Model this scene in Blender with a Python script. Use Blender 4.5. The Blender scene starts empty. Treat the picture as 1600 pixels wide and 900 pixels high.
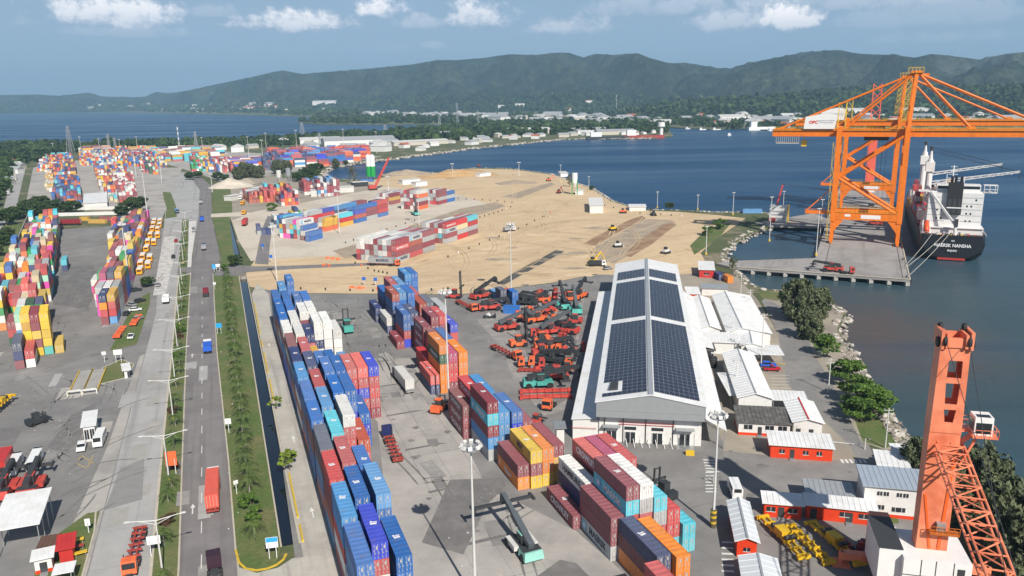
import bpy, bmesh, math, random
import numpy as np
from mathutils import Vector, Matrix, noise as mnoise
from mathutils.geometry import tessellate_polygon
random.seed(7); RNG = np.random.default_rng(7)
sc = bpy.context.scene
COL = sc.collection
R_ = math.radians
# ------------------------------------------------------------------ camera
F_PX, PITCH, ROLL, CAM_H = 1240.0, R_(13.58), R_(-0.95), 76.5
cam_d = bpy.data.cameras.new("camera"); cam = bpy.data.objects.new("camera", cam_d); COL.objects.link(cam)
cam_d.sensor_width = 36; cam_d.lens = 36 * F_PX / 1600; cam_d.clip_start = 1; cam_d.clip_end = 60000
cam.matrix_world = Matrix.Translation((0, 0, CAM_H)) @ Matrix.Rotation(math.pi/2 - PITCH, 4, 'X') @ Matrix.Rotation(ROLL, 4, 'Z')
sc.camera = cam
sc.render.resolution_x, sc.render.resolution_y = 1024, 576
# ------------------------------------------------------------------ light
SUN_EL = R_(40); SUN_AZ = (0.375, -0.927)
sun_dir = Vector((SUN_AZ[0]*math.cos(SUN_EL), SUN_AZ[1]*math.cos(SUN_EL), math.sin(SUN_EL)))
sd = bpy.data.lights.new("sun", 'SUN'); so = bpy.data.objects.new("sun", sd); COL.objects.link(so)
sd.energy = 5.0; sd.angle = R_(0.53); sd.color = (1.0, 0.945, 0.86)
so.rotation_euler = sun_dir.to_track_quat('Z', 'Y').to_euler()
so.location = (0, 0, 300)
vs = sc.view_settings; vs.view_transform = 'Standard'; vs.look = 'None'; vs.exposure = 0.22; vs.gamma = 1.0; vs.use_curve_mapping = False
SKY_STRENGTH = 0.052
# pixel -> direction / ground point (photo pixels, 1600 x 900)
def ray(px, py):
    u, v = px-800, py-450
    u, v = u*math.cos(ROLL)+v*math.sin(ROLL), -u*math.sin(ROLL)+v*math.cos(ROLL)
    return Vector((u, F_PX*math.cos(PITCH)-v*math.sin(PITCH), -(v*math.cos(PITCH)+F_PX*math.sin(PITCH)))).normalized()
def G(px, py, z=0.0):
    d = ray(px, py); k = (z-CAM_H)/d.z
    return Vector((d.x*k, d.y*k, z))
TH = R_(20.0)
AX = Vector((-math.sin(TH), math.cos(TH), 0)); BX = Vector((math.cos(TH), math.sin(TH), 0))
def Y(s, t, z=0.0):
    return AX*s + BX*t + Vector((0, 0, z))
# ------------------------------------------------------------------ world sky with clouds
def world():
    w = bpy.data.worlds.new("World"); sc.world = w; w.use_nodes = True
    nt = w.node_tree; N = nt.nodes; L = nt.links; N.clear()
    out = N.new('ShaderNodeOutputWorld'); bg = N.new('ShaderNodeBackground'); L.new(bg.outputs[0], out.inputs[0])
    sky = N.new('ShaderNodeTexSky'); sky.sky_type = 'NISHITA'; sky.sun_disc = False
    sky.sun_elevation = SUN_EL; sky.sun_rotation = math.atan2(SUN_AZ[0], SUN_AZ[1])
    sky.air_density = 1.15; sky.dust_density = .6; sky.ozone_density = 2.2; sky.altitude = 0
    bg.inputs[1].default_value = SKY_STRENGTH
    tc = N.new('ShaderNodeTexCoord')
    sep = N.new('ShaderNodeSeparateXYZ'); L.new(tc.outputs['Generated'], sep.inputs[0])
    def M(op, a, b=None, c=None):
        n = N.new('ShaderNodeMath'); n.operation = op
        for i, v in enumerate((a, b, c)):
            if v is None: continue
            if isinstance(v, (int, float)): n.inputs[i].default_value = v
            else: L.new(v, n.inputs[i])
        return n.outputs[0]
    az = M('ARCTAN2', sep.outputs[0], sep.outputs[1]); el = M('ARCSINE', sep.outputs[2])
    # noise in (azimuth, elevation) space
    cmb = N.new('ShaderNodeCombineXYZ'); L.new(az, cmb.inputs[0]); L.new(el, cmb.inputs[1])
    def noise(scale, detail, rough, sy=1.0, off=0.0):
        mp = N.new('ShaderNodeMapping'); mp.inputs['Scale'].default_value = (1, sy, 1); mp.inputs['Location'].default_value = (off, off*.7, off*.3)
        L.new(cmb.outputs[0], mp.inputs[0])
        n = N.new('ShaderNodeTexNoise'); n.inputs['Scale'].default_value = scale; n.inputs['Detail'].default_value = detail; n.inputs['Roughness'].default_value = rough
        L.new(mp.outputs[0], n.inputs['Vector']); return n.outputs['Fac']
    nz = noise(48, 9, .66, 1.2); nz2 = noise(16, 5, .55, 1.4, 3.1)
    puff = M('ADD', M('MULTIPLY', M('SUBTRACT', nz, .5), 3.6), M('MULTIPLY', M('SUBTRACT', nz2, .5), 2.2))
    tot = None; lit = None
    clouds = [(175, 20, 92, 30, .95), (190, 52, 90, 10, .35), (455, 36, 78, 19, .9), (598, 16, 34, 18, 1.0), (750, 26, 52, 26, .85), (655, 36, 34, 14, .5), (890, 44, 62, 16, .6),
              (1238, 30, 42, 24, 1.0), (1145, 34, 60, 22, .65), (1010, 14, 90, 18, .4), (1330, 2, 190, 20, .5), (1100, 8, 80, 20, .5), (1420, 32, 120, 14, .3), (330, 20, 60, 10, .35), (50, 36, 26, 8, .35), (675, 72, 24, 7, .35), (610, 76, 40, 9, .25), (1500, 20, 140, 26, .35), (1480, 60, 90, 9, .3)]
    for (px, py, wx, wy, st) in clouds:
        d = ray(px, py); a0 = math.atan2(d.x, d.y); e0 = math.asin(d.z)
        dx = M('MULTIPLY', M('SUBTRACT', az, a0), F_PX/wx/1.12); dy = M('MULTIPLY', M('SUBTRACT', el, e0), F_PX/wy/1.2)
        # flat bottom: squeeze below
        below = M('LESS_THAN', dy, 0.0); dy2 = M('MULTIPLY', dy, M('ADD', 1.0, M('MULTIPLY', below, .9)))
        r2 = M('ADD', M('MULTIPLY', dx, dx), M('MULTIPLY', dy2, dy2))
        m = M('ADD', M('SUBTRACT', 1.0, r2), puff)
        mr = N.new('ShaderNodeMapRange'); mr.interpolation_type = 'SMOOTHSTEP'; L.new(m, mr.inputs[0])
        mr.inputs[1].default_value = -.25; mr.inputs[2].default_value = 1.05; mr.inputs[3].default_value = 0; mr.inputs[4].default_value = st
        tot = mr.outputs[0] if tot is None else M('MAXIMUM', tot, mr.outputs[0])
        l = M('MULTIPLY', mr.outputs[0], M('ADD', .55, M('MULTIPLY', dy, .40)))
        lit = l if lit is None else M('MAXIMUM', lit, l)
    # thin veil everywhere
    v1 = noise(5.5, 6, .6, 4.5, 8.0)
    mr = N.new('ShaderNodeMapRange'); mr.interpolation_type = 'SMOOTHSTEP'; L.new(v1, mr.inputs[0]); mr.inputs[1].default_value = .46; mr.inputs[2].default_value = .78; mr.inputs[4].default_value = .5
    veil = mr.outputs[0]
    mixv = N.new('ShaderNodeMix'); mixv.data_type = 'RGBA'; L.new(veil, mixv.inputs[0]); L.new(sky.outputs[0], mixv.inputs[6]); mixv.inputs[7].default_value = (6.4, 8.4, 12.0, 1)
    # low haze towards the horizon, same all round
    hz = N.new('ShaderNodeMapRange'); hz.interpolation_type = 'SMOOTHSTEP'; L.new(el, hz.inputs[0]); hz.inputs[1].default_value = .36; hz.inputs[2].default_value = -.02; hz.inputs[3].default_value = 0; hz.inputs[4].default_value = .85
    mixh = N.new('ShaderNodeMix'); mixh.data_type = 'RGBA'; L.new(hz.outputs[0], mixh.inputs[0]); L.new(mixv.outputs[2], mixh.inputs[6]); mixh.inputs[7].default_value = (5.8, 8.6, 12.6, 1)
    ramp = N.new('ShaderNodeMix'); ramp.data_type = 'RGBA'; L.new(M('MULTIPLY', lit, 1.25), ramp.inputs[0]); ramp.inputs[6].default_value = (7.6, 9.4, 12.4, 1); ramp.inputs[7].default_value = (23.5, 22.5, 22.2, 1)
    mixc = N.new('ShaderNodeMix'); mixc.data_type = 'RGBA'; L.new(tot, mixc.inputs[0]); L.new(mixh.outputs[2], mixc.inputs[6]); L.new(ramp.outputs[2], mixc.inputs[7])
    L.new(mixc.outputs[2], bg.inputs[0])
world()
# ------------------------------------------------------------------ materials
MATS = {}
def srgb(h):
    h = h.lstrip('#'); c = [int(h[i:i+2], 16)/255 for i in (0, 2, 4)]
    return tuple((x/12.92 if x <= .04045 else ((x+.055)/1.055)**2.4) for x in c)
def material(name, col=(.5, .5, .5), rough=.7, metal=0.0, var=.0, vscale=.5, col2=None, c2scale=.08, c2lo=.45, c2hi=.62, bump=0.0, bscale=3.0, objcol=False, spec=.5,
             streak=None, attr=None, emit=None):
    if name in MATS: return MATS[name]
    m = bpy.data.materials.new(name); m.use_nodes = True; MATS[name] = m
    nt = m.node_tree; N = nt.nodes; L = nt.links
    b = N['Principled BSDF']; b.inputs['Roughness'].default_value = rough; b.inputs['Metallic'].default_value = metal
    b.inputs['Specular IOR Level'].default_value = spec
    geo = N.new('ShaderNodeNewGeometry')
    pos = geo.outputs['Position']
    def noise(scale, detail=4, rough=.6, vec=None):
        n = N.new('ShaderNodeTexNoise'); n.inputs['Scale'].default_value = scale; n.inputs['Detail'].default_value = detail; n.inputs['Roughness'].default_value = rough
        L.new(vec if vec is not None else pos, n.inputs['Vector']); return n.outputs['Fac']
    def mr(x, a, c, lo, hi):
        n = N.new('ShaderNodeMapRange'); L.new(x, n.inputs[0]); n.inputs[1].default_value = a; n.inputs[2].default_value = c; n.inputs[3].default_value = lo; n.inputs[4].default_value = hi; return n.outputs[0]
    def mix(f, a, c, mode='MIX'):
        n = N.new('ShaderNodeMix'); n.data_type = 'RGBA'; n.blend_type = mode
        for i, v in ((0, f), (6, a), (7, c)):
            if isinstance(v, (int, float)): n.inputs[i].default_value = v
            elif isinstance(v, tuple): n.inputs[i].default_value = (*v[:3], 1)
            else: L.new(v, n.inputs[i])
        return n.outputs[2]
    c = tuple(col)
    if objcol:
        oi = N.new('ShaderNodeObjectInfo'); c = oi.outputs['Color']
    if attr:
        an = N.new('ShaderNodeAttribute'); an.attribute_name = attr; c = an.outputs['Color']
    if col2 is not None:
        c = mix(mr(noise(c2scale, 6, .65), c2lo, c2hi, 0, 1), c, tuple(col2))
    if streak:   # (angle, across scale, along scale, colour, lo, hi)
        mp = N.new('ShaderNodeMapping'); mp.vector_type = 'POINT'; mp.inputs['Rotation'].default_value = (0, 0, -streak[0]); mp.inputs['Scale'].default_value = (1, 1, 1)
        L.new(pos, mp.inputs[0]); mp2 = N.new('ShaderNodeMapping'); mp2.inputs['Scale'].default_value = (streak[1], streak[2], 1); L.new(mp.outputs[0], mp2.inputs[0])
        c = mix(mr(noise(1.0, 4, .6, mp2.outputs[0]), streak[4], streak[5], 0, 1), c, streak[3])
    if var:
        f = mr(noise(vscale, 5, .65), .25, .75, 1-var, 1+var)
        cx = N.new('ShaderNodeCombineXYZ')
        for i in range(3): L.new(f, cx.inputs[i])
        c = mix(1.0, c, cx.outputs[0], 'MULTIPLY')
    if isinstance(c, tuple): b.inputs['Base Color'].default_value = (*c[:3], 1)
    else: L.new(c, b.inputs['Base Color'])
    if bump:
        bn = N.new('ShaderNodeBump'); bn.inputs['Strength'].default_value = bump; bn.inputs['Distance'].default_value = .1
        L.new(noise(bscale, 5, .6), bn.inputs['Height']); L.new(bn.outputs[0], b.inputs['Normal'])
    if emit:
        b.inputs['Emission Color'].default_value = (*emit[:3], 1); b.inputs['Emission Strength'].default_value = emit[3]
    return m
def paint(hexcol, rough=.5, var=.12, name=None, metal=0):
    return material(name or 'paint_'+hexcol.strip('#'), srgb(hexcol), rough, metal, var=var, vscale=1.3)
# ------------------------------------------------------------------ mesh builder
class MB:
    def __init__(self): self.v = []; self.f = []; self.mi = []; self.cur = 0; self.M = None
    def add(self, pts, faces):
        o = len(self.v)
        if self.M is not None: pts = [self.M @ Vector(p) for p in pts]
        self.v += [tuple(p) for p in pts]
        for f in faces: self.f.append(tuple(i+o for i in f)); self.mi.append(self.cur)
        return self
    def bx(self, x0, x1, y0, y1, z0, z1):
        return self.add([(x0,y0,z0),(x1,y0,z0),(x1,y1,z0),(x0,y1,z0),(x0,y0,z1),(x1,y0,z1),(x1,y1,z1),(x0,y1,z1)],
                        [(3,2,1,0),(4,5,6,7),(0,1,5,4),(1,2,6,5),(2,3,7,6),(3,0,4,7)])
    def box(self, cx, cy, cz, sx, sy, sz): return self.bx(cx-sx/2, cx+sx/2, cy-sy/2, cy+sy/2, cz-sz/2, cz+sz/2)
    def bar(self, p, q, w, h=None, up=(0,0,1)):
        p, q = Vector(p), Vector(q); h = h or w; d = (q-p).normalized(); up = Vector(up)
        if abs(d.dot(up)) > .98: up = Vector((0, 1, 0))
        a = d.cross(up).normalized()*w/2; b = a.cross(d).normalized()*h/2
        pts = [p-a-b, p+a-b, p+a+b, p-a+b, q-a-b, q+a-b, q+a+b, q-a+b]
        return self.add(pts, [(3,2,1,0),(4,5,6,7),(0,1,5,4),(1,2,6,5),(2,3,7,6),(3,0,4,7)])
    def tube(self, p, q, r, n=6, r2=None):
        p, q = Vector(p), Vector(q); r2 = r if r2 is None else r2; d = (q-p).normalized(); up = Vector((0,0,1)) if abs(d.z) < .9 else Vector((0,1,0))
        a = d.cross(up).normalized(); b = a.cross(d).normalized(); pts = []
        for c, rr in ((p, r), (q, r2)):
            for i in range(n):
                t = 2*math.pi*i/n; pts.append(c+a*math.cos(t)*rr+b*math.sin(t)*rr)
        fs = [(i, (i+1) % n, n+(i+1) % n, n+i) for i in range(n)]+[tuple(range(n-1, -1, -1)), tuple(range(n, 2*n))]
        return self.add(pts, fs)
    def prism(self, poly, z0, z1):
        n = len(poly); a = sum(poly[i][0]*poly[(i+1) % n][1]-poly[(i+1) % n][0]*poly[i][1] for i in range(n))
        if a < 0: poly = poly[::-1]
        pts = [(p[0], p[1], z0) for p in poly]+[(p[0], p[1], z1) for p in poly]
        return self.add(pts, [tuple(range(n-1, -1, -1)), tuple(range(n, 2*n))]+[(i, (i+1) % n, n+(i+1) % n, n+i) for i in range(n)])
    def xprism(self, poly, x0, x1):   # poly in (y,z), extruded along x
        n = len(poly); pts = [(x0, p[0], p[1]) for p in poly]+[(x1, p[0], p[1]) for p in poly]
        return self.add(pts, [tuple(range(n-1, -1, -1)), tuple(range(n, 2*n))]+[(i, (i+1) % n, n+(i+1) % n, n+i) for i in range(n)])
    def yprism(self, poly, y0, y1):   # poly in (x,z), extruded along y
        n = len(poly); pts = [(p[0], y0, p[1]) for p in poly]+[(p[0], y1, p[1]) for p in poly]
        return self.add(pts, [tuple(range(n)), tuple(range(2*n-1, n-1, -1))]+[(i+n, (i+1) % n+n, (i+1) % n, i) for i in range(n)])
    def wheel(self, x, y, z, r, w): return self.tube((x-w/2, y, z), (x+w/2, y, z), r, 12)
    def mesh(self, name, mats, smooth=False, recalc=True):
        me = bpy.data.meshes.new(name); me.from_pydata(self.v, [], self.f)
        for m in (mats if isinstance(mats, (list, tuple)) else [mats]): me.materials.append(m)
        if any(self.mi): me.polygons.foreach_set('material_index', self.mi)
        if recalc:
            bm = bmesh.new(); bm.from_mesh(me); bmesh.ops.recalc_face_normals(bm, faces=bm.faces); bm.to_mesh(me); bm.free()
        if smooth: me.shade_smooth()
        me.update(); return me
    def build(self, name, mats, parent=None, smooth=False, **kw):
        return obj(name, self.mesh(name, mats, smooth), parent, **kw)
def obj(name, me, parent=None, label=None, cat=None, group=None, kind=None, loc=None, rz=None, color=None):
    o = bpy.data.objects.new(name, me); COL.objects.link(o)
    if parent is not None: o.parent = parent
    if loc is not None: o.location = loc
    if rz is not None: o.rotation_euler = (0, 0, rz)
    if color is not None: o.color = (*color[:3], 1)
    tag(o, label, cat, group, kind); return o
def tag(o, label=None, cat=None, group=None, kind=None):
    for k, v in (('label', label), ('category', cat), ('group', group), ('kind', kind)):
        if v: o[k] = v
    return o
def thing(name, label, cat, loc=(0,0,0), rz=0.0, group=None):
    o = bpy.data.objects.new(name, None); COL.objects.link(o); o.location = loc; o.rotation_euler = (0, 0, rz); o.empty_display_size = .5
    return tag(o, label, cat, group)
def copy_tree(o, parent=None, label=None, group=None, loc=None, rz=None):
    c = o.copy(); COL.objects.link(c); c.parent = parent
    for ch in o.children: copy_tree(ch, c)
    if label: c['label'] = label
    if group: c['group'] = group
    if loc is not None: c.location = loc
    if rz is not None: c.rotation_euler = (0, 0, rz)
    return c
def sheet(name, pts, z, mat, kind='structure', parent=None, label=None, cat=None, group=None):
    pts = [Vector((p[0], p[1], 0)) for p in pts]
    tris = tessellate_polygon([pts])
    me = bpy.data.meshes.new(name); me.from_pydata([(p.x, p.y, z) for p in pts], [], [tuple(t) for t in tris]); me.materials.append(mat)
    bm = bmesh.new(); bm.from_mesh(me); bmesh.ops.recalc_face_normals(bm, faces=bm.faces)
    for f in bm.faces:
        if f.normal.z < 0: f.normal_flip()
    bm.to_mesh(me); bm.free()
    return obj(name, me, parent, label, cat, group, kind)
def ybox(s0, s1, t0, t1): return [Y(s0, t0), Y(s0, t1), Y(s1, t1), Y(s1, t0)]
def gpoly(*pp, z=0.0): return [G(x, y, z) for x, y in pp]
_TXT = {}
def text_mesh(s, mat, size=1.0, bold=.02):
    key = (s, mat.name, size)
    if key in _TXT: return _TXT[key]
    cu = bpy.data.curves.new('lettering', 'FONT'); cu.body = s; cu.size = size; cu.align_x = 'CENTER'; cu.align_y = 'CENTER'; cu.offset = bold*size; cu.resolution_u = 2
    o = bpy.data.objects.new('tmp', cu); COL.objects.link(o)
    dg = bpy.context.evaluated_depsgraph_get(); me = bpy.data.meshes.new_from_object(o.evaluated_get(dg)); bpy.data.objects.remove(o)
    me.materials.clear(); me.materials.append(mat); me.name = 'lettering'; _TXT[key] = me; return me
_on = ['first', 'second', 'third', 'fourth', 'fifth', 'sixth', 'seventh', 'eighth', 'ninth', 'tenth', 'eleventh', 'twelfth', 'thirteenth', 'fourteenth', 'fifteenth', 'sixteenth', 'seventeenth', 'eighteenth', 'nineteenth']
ORD = list(_on)
for tn, tt in (('twenty', 'twentieth'), ('thirty', 'thirtieth'), ('forty', 'fortieth'), ('fifty', 'fiftieth'), ('sixty', 'sixtieth'), ('seventy', 'seventieth'), ('eighty', 'eightieth'), ('ninety', 'ninetieth')): ORD += [tt]+[tn+'-'+o for o in _on[:9]]
ORD += ['hundredth']*60
WHITE = material('white_paint', (.78, .78, .77), .55, var=.06, vscale=.7)
OFFW = material('weathered_white', (.62, .61, .58), .65, var=.14, vscale=.9)
BLACK = material('black_rubber', (.018, .018, .02), .75, var=.2)
DARK = material('dark_steel', (.045, .047, .05), .55, var=.2, vscale=1.5)
STEEL = material('galvanised_steel', (.42, .43, .44), .45, .5, var=.15)
GLASSD = material('dark_window_glass', (.02, .025, .03), .08, spec=.8)
CONC = material('concrete', (.36, .345, .32), .85, var=.18, vscale=.35, bump=.2)
YELLOWP = material('yellow_kerb_paint', (.62, .42, .035), .6, var=.2, vscale=.8)
ORANGE = material('crane_orange', srgb('#e8780f'), .5, var=.16, vscale=.5, col2=srgb('#c86a1e'), c2scale=.3, c2lo=.54, c2hi=.8)
YELLOWS = material('safety_yellow', (.72, .47, .03), .5, var=.1)
REDP = material('red_paint', (.52, .035, .03), .45, var=.12)
TRUNK = material('bark', (.16, .12, .09), .9, var=.3, vscale=2)
# ------------------------------------------------------------------ the setting: land, water, roads
YA = R_(20.0)   # yard heading (road, canal and stacks all run along it)
M_LAND = material('vegetated_soil', (.085, .105, .04), .95, col2=(.27, .22, .15), c2scale=.035, c2lo=.5, c2hi=.66, var=.3, vscale=.3, bump=.3)
M_SAND = material('sand_fill', (.61, .455, .275), .95, col2=(.51, .375, .23), c2scale=.02, c2lo=.4, c2hi=.68, var=.10, vscale=.25, bump=.25, bscale=1.2, streak=(R_(28), .02, .16, (.67, .515, .33), .5, .72))
M_SANDP = material('pale_sand_apron', (.59, .525, .43), .95, col2=(.50, .435, .35), c2scale=.03, var=.1, vscale=.4, bump=.15)
M_SANDG = material('grey_graded_soil', (.33, .265, .195), .95, col2=(.43, .34, .245), c2scale=.08, var=.12, vscale=.6, bump=.3)
M_SANDD = material('damp_soil', (.27, .165, .095), .95, col2=(.36, .24, .145), c2scale=.12, var=.2, vscale=.8, bump=.3)
M_GRAVEL = material('dark_gravel', (.075, .072, .07), .95, col2=(.12, .112, .1), c2scale=.1, var=.2, vscale=1)  # near-black oily ground in its own colour, also some loose stones
M_YARD = material('yard_asphalt', (.205, .197, .19), .85, col2=(.28, .268, .252), c2scale=.03, c2lo=.42, c2hi=.7, var=.13, vscale=.12, bump=.12, bscale=2.5, streak=(YA, .06, .5, (.17, .163, .157), .58, .8))
M_YARDC = material('yard_concrete', (.42, .39, .355), .88, col2=(.31, .29, .27), c2scale=.05, var=.1, vscale=.3, bump=.1, bscale=2)
M_PATCH = material('dark_asphalt_patch', (.165, .155, .15), .85, col2=(.205, .195, .185), c2scale=.2, var=.12, vscale=.6)
M_PATCHL = material('pale_slab', (.36, .345, .315), .88, var=.1, vscale=.5)
M_ROAD = material('road_asphalt', (.225, .206, .2), .85, col2=(.185, .17, .166), c2scale=.06, var=.1, vscale=.2, streak=(YA, .55, .01, (.165, .152, .148), .5, .7))
M_ROADC = material('road_concrete', (.40, .39, .375), .88, col2=(.34, .33, .317), c2scale=.04, var=.09, vscale=.25, streak=(YA, .4, .008, (.27, .262, .252), .54, .75))
M_ACC = material('access_road_concrete', (.47, .44, .385), .9, col2=(.38, .355, .315), c2scale=.07, var=.12, vscale=.35, streak=(YA, .5, .012, (.31, .29, .265), .52, .7))
M_GRASS = material('grass_sward', (.088, .135, .032), .95, col2=(.165, .155, .065), c2scale=.09, c2lo=.42, c2hi=.66, var=.28, vscale=1.2, bump=.4, bscale=4)
M_LINE = material('road_marking_white', (.70, .69, .66), .7, var=.2, vscale=1.5)
M_LINEY = material('road_marking_yellow', (.50, .36, .09), .7, var=.3, vscale=1.5)
M_KERB = material('pale_kerb_stone', (.50, .45, .36), .85, var=.15, vscale=.6)
M_CANAL = material('canal_water', (.008, .012, .022), .06, spec=.6)
M_CWALL = material('canal_wall_concrete', (.33, .31, .27), .9, col2=(.16, .14, .12), c2scale=.4, var=.2)
M_DIRT = material('dusty_ground', (.36, .315, .25), .95, col2=(.27, .235, .19), c2scale=.05, var=.14, vscale=.4, bump=.2)
def sea_material():
    m = bpy.data.materials.new('sea_water'); m.use_nodes = True; nt = m.node_tree; N = nt.nodes; L = nt.links; b = N['Principled BSDF']
    b.inputs['Roughness'].default_value = .34; b.inputs['Specular IOR Level'].default_value = .09
    geo = N.new('ShaderNodeNewGeometry')
    def noise(sx, sy, scale, detail, rot=.35):
        mp = N.new('ShaderNodeMapping'); mp.inputs['Scale'].default_value = (sx, sy, 1); mp.inputs['Rotation'].default_value = (0, 0, rot); L.new(geo.outputs['Position'], mp.inputs[0])
        n = N.new('ShaderNodeTexNoise'); n.inputs['Scale'].default_value = scale; n.inputs['Detail'].default_value = detail; L.new(mp.outputs[0], n.inputs['Vector']); return n.outputs['Fac']
    def mr(x, a, c, lo, hi, sm=False):
        n = N.new('ShaderNodeMapRange'); n.interpolation_type = 'SMOOTHSTEP' if sm else 'LINEAR'; L.new(x, n.inputs[0]); n.inputs[1].default_value = a; n.inputs[2].default_value = c; n.inputs[3].default_value = lo; n.inputs[4].default_value = hi; return n.outputs[0]
    def mix(f, a, c):
        n = N.new('ShaderNodeMix'); n.data_type = 'RGBA'; L.new(f, n.inputs[0])
        for i, v in ((6, a), (7, c)):
            if isinstance(v, tuple): n.inputs[i].default_value = (*v, 1)
            else: L.new(v, n.inputs[i])
        return n.outputs[2]
    # shallow green-brown water close to the harbour basin, deep blue farther out in the bay
    def dist(c):
        vm = N.new('ShaderNodeVectorMath'); vm.operation = 'DISTANCE'; vm.inputs[1].default_value = c; L.new(geo.outputs['Position'], vm.inputs[0]); return vm.outputs['Value']
    wob = mr(noise(1, .4, .012, 4), 0, 1, -40, 40)
    add = N.new('ShaderNodeMath'); add.operation = 'ADD'; L.new(dist((150, 190, -1.8)), add.inputs[0]); L.new(wob, add.inputs[1])
    c = mix(mr(add.outputs[0], 90, 420, 0, 1, True), (.045, .080, .094), (.012, .056, .135))
    add2 = N.new('ShaderNodeMath'); add2.operation = 'ADD'; L.new(dist((112, 245, -1.8)), add2.inputs[0]); L.new(wob, add2.inputs[1])
    c = mix(mr(add2.outputs[0], 8, 55, .55, 0, True), c, (.10, .078, .066))
    c = mix(mr(noise(.22, 1.7, .010, 6), .46, .72, 0, .6), c, (.042, .096, .155)); c = mix(mr(noise(.3, 2.2, .03, 5, .1), .52, .75, 0, .5), c, (.02, .05, .085)); L.new(mr(noise(.3, 1.5, .006, 4, .2), .3, .7, .22, .5), b.inputs['Roughness'])
    L.new(c, b.inputs['Base Color'])
    bn = N.new('ShaderNodeBump'); bn.inputs['Strength'].default_value = .55; bn.inputs['Distance'].default_value = .35; L.new(noise(1, .55, .55, 6), bn.inputs['Height'])
    bn2 = N.new('ShaderNodeBump'); bn2.inputs['Strength'].default_value = .35; bn2.inputs['Distance'].default_value = 1.5; L.new(noise(.5, 1, .06, 5, -.4), bn2.inputs['Height']); L.new(bn2.outputs[0], bn.inputs['Normal'])
    L.new(bn.outputs[0], b.inputs['Normal'])
    return m
SEA_Z = -1.8
me = bpy.data.meshes.new('sea'); S_ = 26000
me.from_pydata([(-S_, -3000, SEA_Z), (S_, -3000, SEA_Z), (S_, S_, SEA_Z), (-S_, S_, SEA_Z)], [], [(0, 1, 2, 3)]); me.materials.append(sea_material())
obj('sea', me, kind='structure')
COAST = [(1700, 1010), (1640, 925), (1585, 850), (1510, 755), (1425, 702), (1398, 664), (1372, 624), (1345, 582), (1328, 550), (1310, 515), (1322, 489), (1300, 473), (1255, 453), (1200, 452), (1172, 444), (1150, 424),
         (1132, 402), (1142, 382), (1178, 362), (1225, 347), (1200, 332), (1120, 331), (1060, 328), (1000, 327), (955, 312), (925, 293), (895, 283), (865, 272), (800, 263), (740, 262), (690, 269), (640, 270),
         (600, 276), (560, 281), (520, 279), (503, 270), (520, 261), (560, 254), (600, 249), (640, 244), (680, 239), (740, 231), (820, 223), (880, 217), (930, 216.5), (1020, 215.5), (1052, 212), (1046, 204), (1040, 198.5),
         (1070, 200), (1110, 201.5), (1150, 200.5), (1200, 203), (1300, 203), (1420, 200), (1600, 200), (1800, 196)]
LAGOON = [(-260, 173), (-100, 173.5), (100, 174.5), (250, 176.5), (400, 180), (530, 183.5), (560, 185), (520, 186.5), (470, 188.5), (462, 191), (500, 194), (560, 194.2), (640, 194), (700, 193.8), (745, 194), (735, 197), (700, 200.5), (660, 203.5),
          (600, 206), (540, 207), (480, 211.5), (400, 216), (300, 218), (200, 220), (100, 222), (0, 224), (-260, 226)]
cw = [G(x, y) for x, y in COAST]; lw = [G(x, y) for x, y in LAGOON]
outer = [Vector((90, 20, 0))]+cw+[Vector((14000, 9000, 0)), Vector((16000, 22000, 0)), Vector((-20000, 22000, 0)), Vector((-16000, 12000, 0))]+lw+[Vector((-3500, 1200, 0)), Vector((-1500, 20, 0))]
CANAL = (132, 368, 4.1, 7.0)
can2 = [G(x, y) for x, y in ((366, 405), (352, 352), (343, 315), (338, 290), (343, 288), (350, 312), (362, 350), (377, 404))]
holes = [ybox(*CANAL), can2]
loops = [outer]+[[Vector((p[0], p[1], 0)) for p in h] for h in holes]
tris = tessellate_polygon(loops); allp = [p for l in loops for p in l]
mb = MB(); mb.add([(p.x, p.y, 0) for p in allp], [tuple(t) for t in tris])
n = len(outer); mb.add([(p.x, p.y, 0) for p in outer]+[(p.x, p.y, -4) for p in outer], [(i, (i+1) % n, n+(i+1) % n, n+i) for i in range(n)])
land = mb.build('land', M_LAND, kind='structure')
for p in land.data.polygons:
    pass
bm = bmesh.new(); bm.from_mesh(land.data)
for f in bm.faces:
    if abs(f.normal.z) > .5 and f.normal.z < 0: f.normal_flip()
bm.to_mesh(land.data); bm.free()
# canal: walls, bed and still water
def canal(poly, nm):
    mb = MB(); n = len(poly)
    for i in range(n):
        a, b = Vector(poly[i]), Vector(poly[(i+1) % n]); a.z = b.z = 0; lo = Vector((0, 0, -2.2))
        mb.add([a, b, b+lo, a+lo], [(0, 1, 2, 3)])
    o = mb.build(nm+'_wall', M_CWALL, kind='structure')
    sheet(nm+'_water', poly, -1.35, M_CANAL)
canal(ybox(*CANAL), 'canal'); canal(can2, 'far_canal')
for t, w in ((CANAL[2]-.15, .3), (CANAL[3]+.15, .3)):
    mb = MB(); a, b = Y(CANAL[0], t, .06), Y(CANAL[1], t, .06); mb.bar(a, b, w, .24); mb.build('canal_coping', M_KERB, kind='structure')
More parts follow.
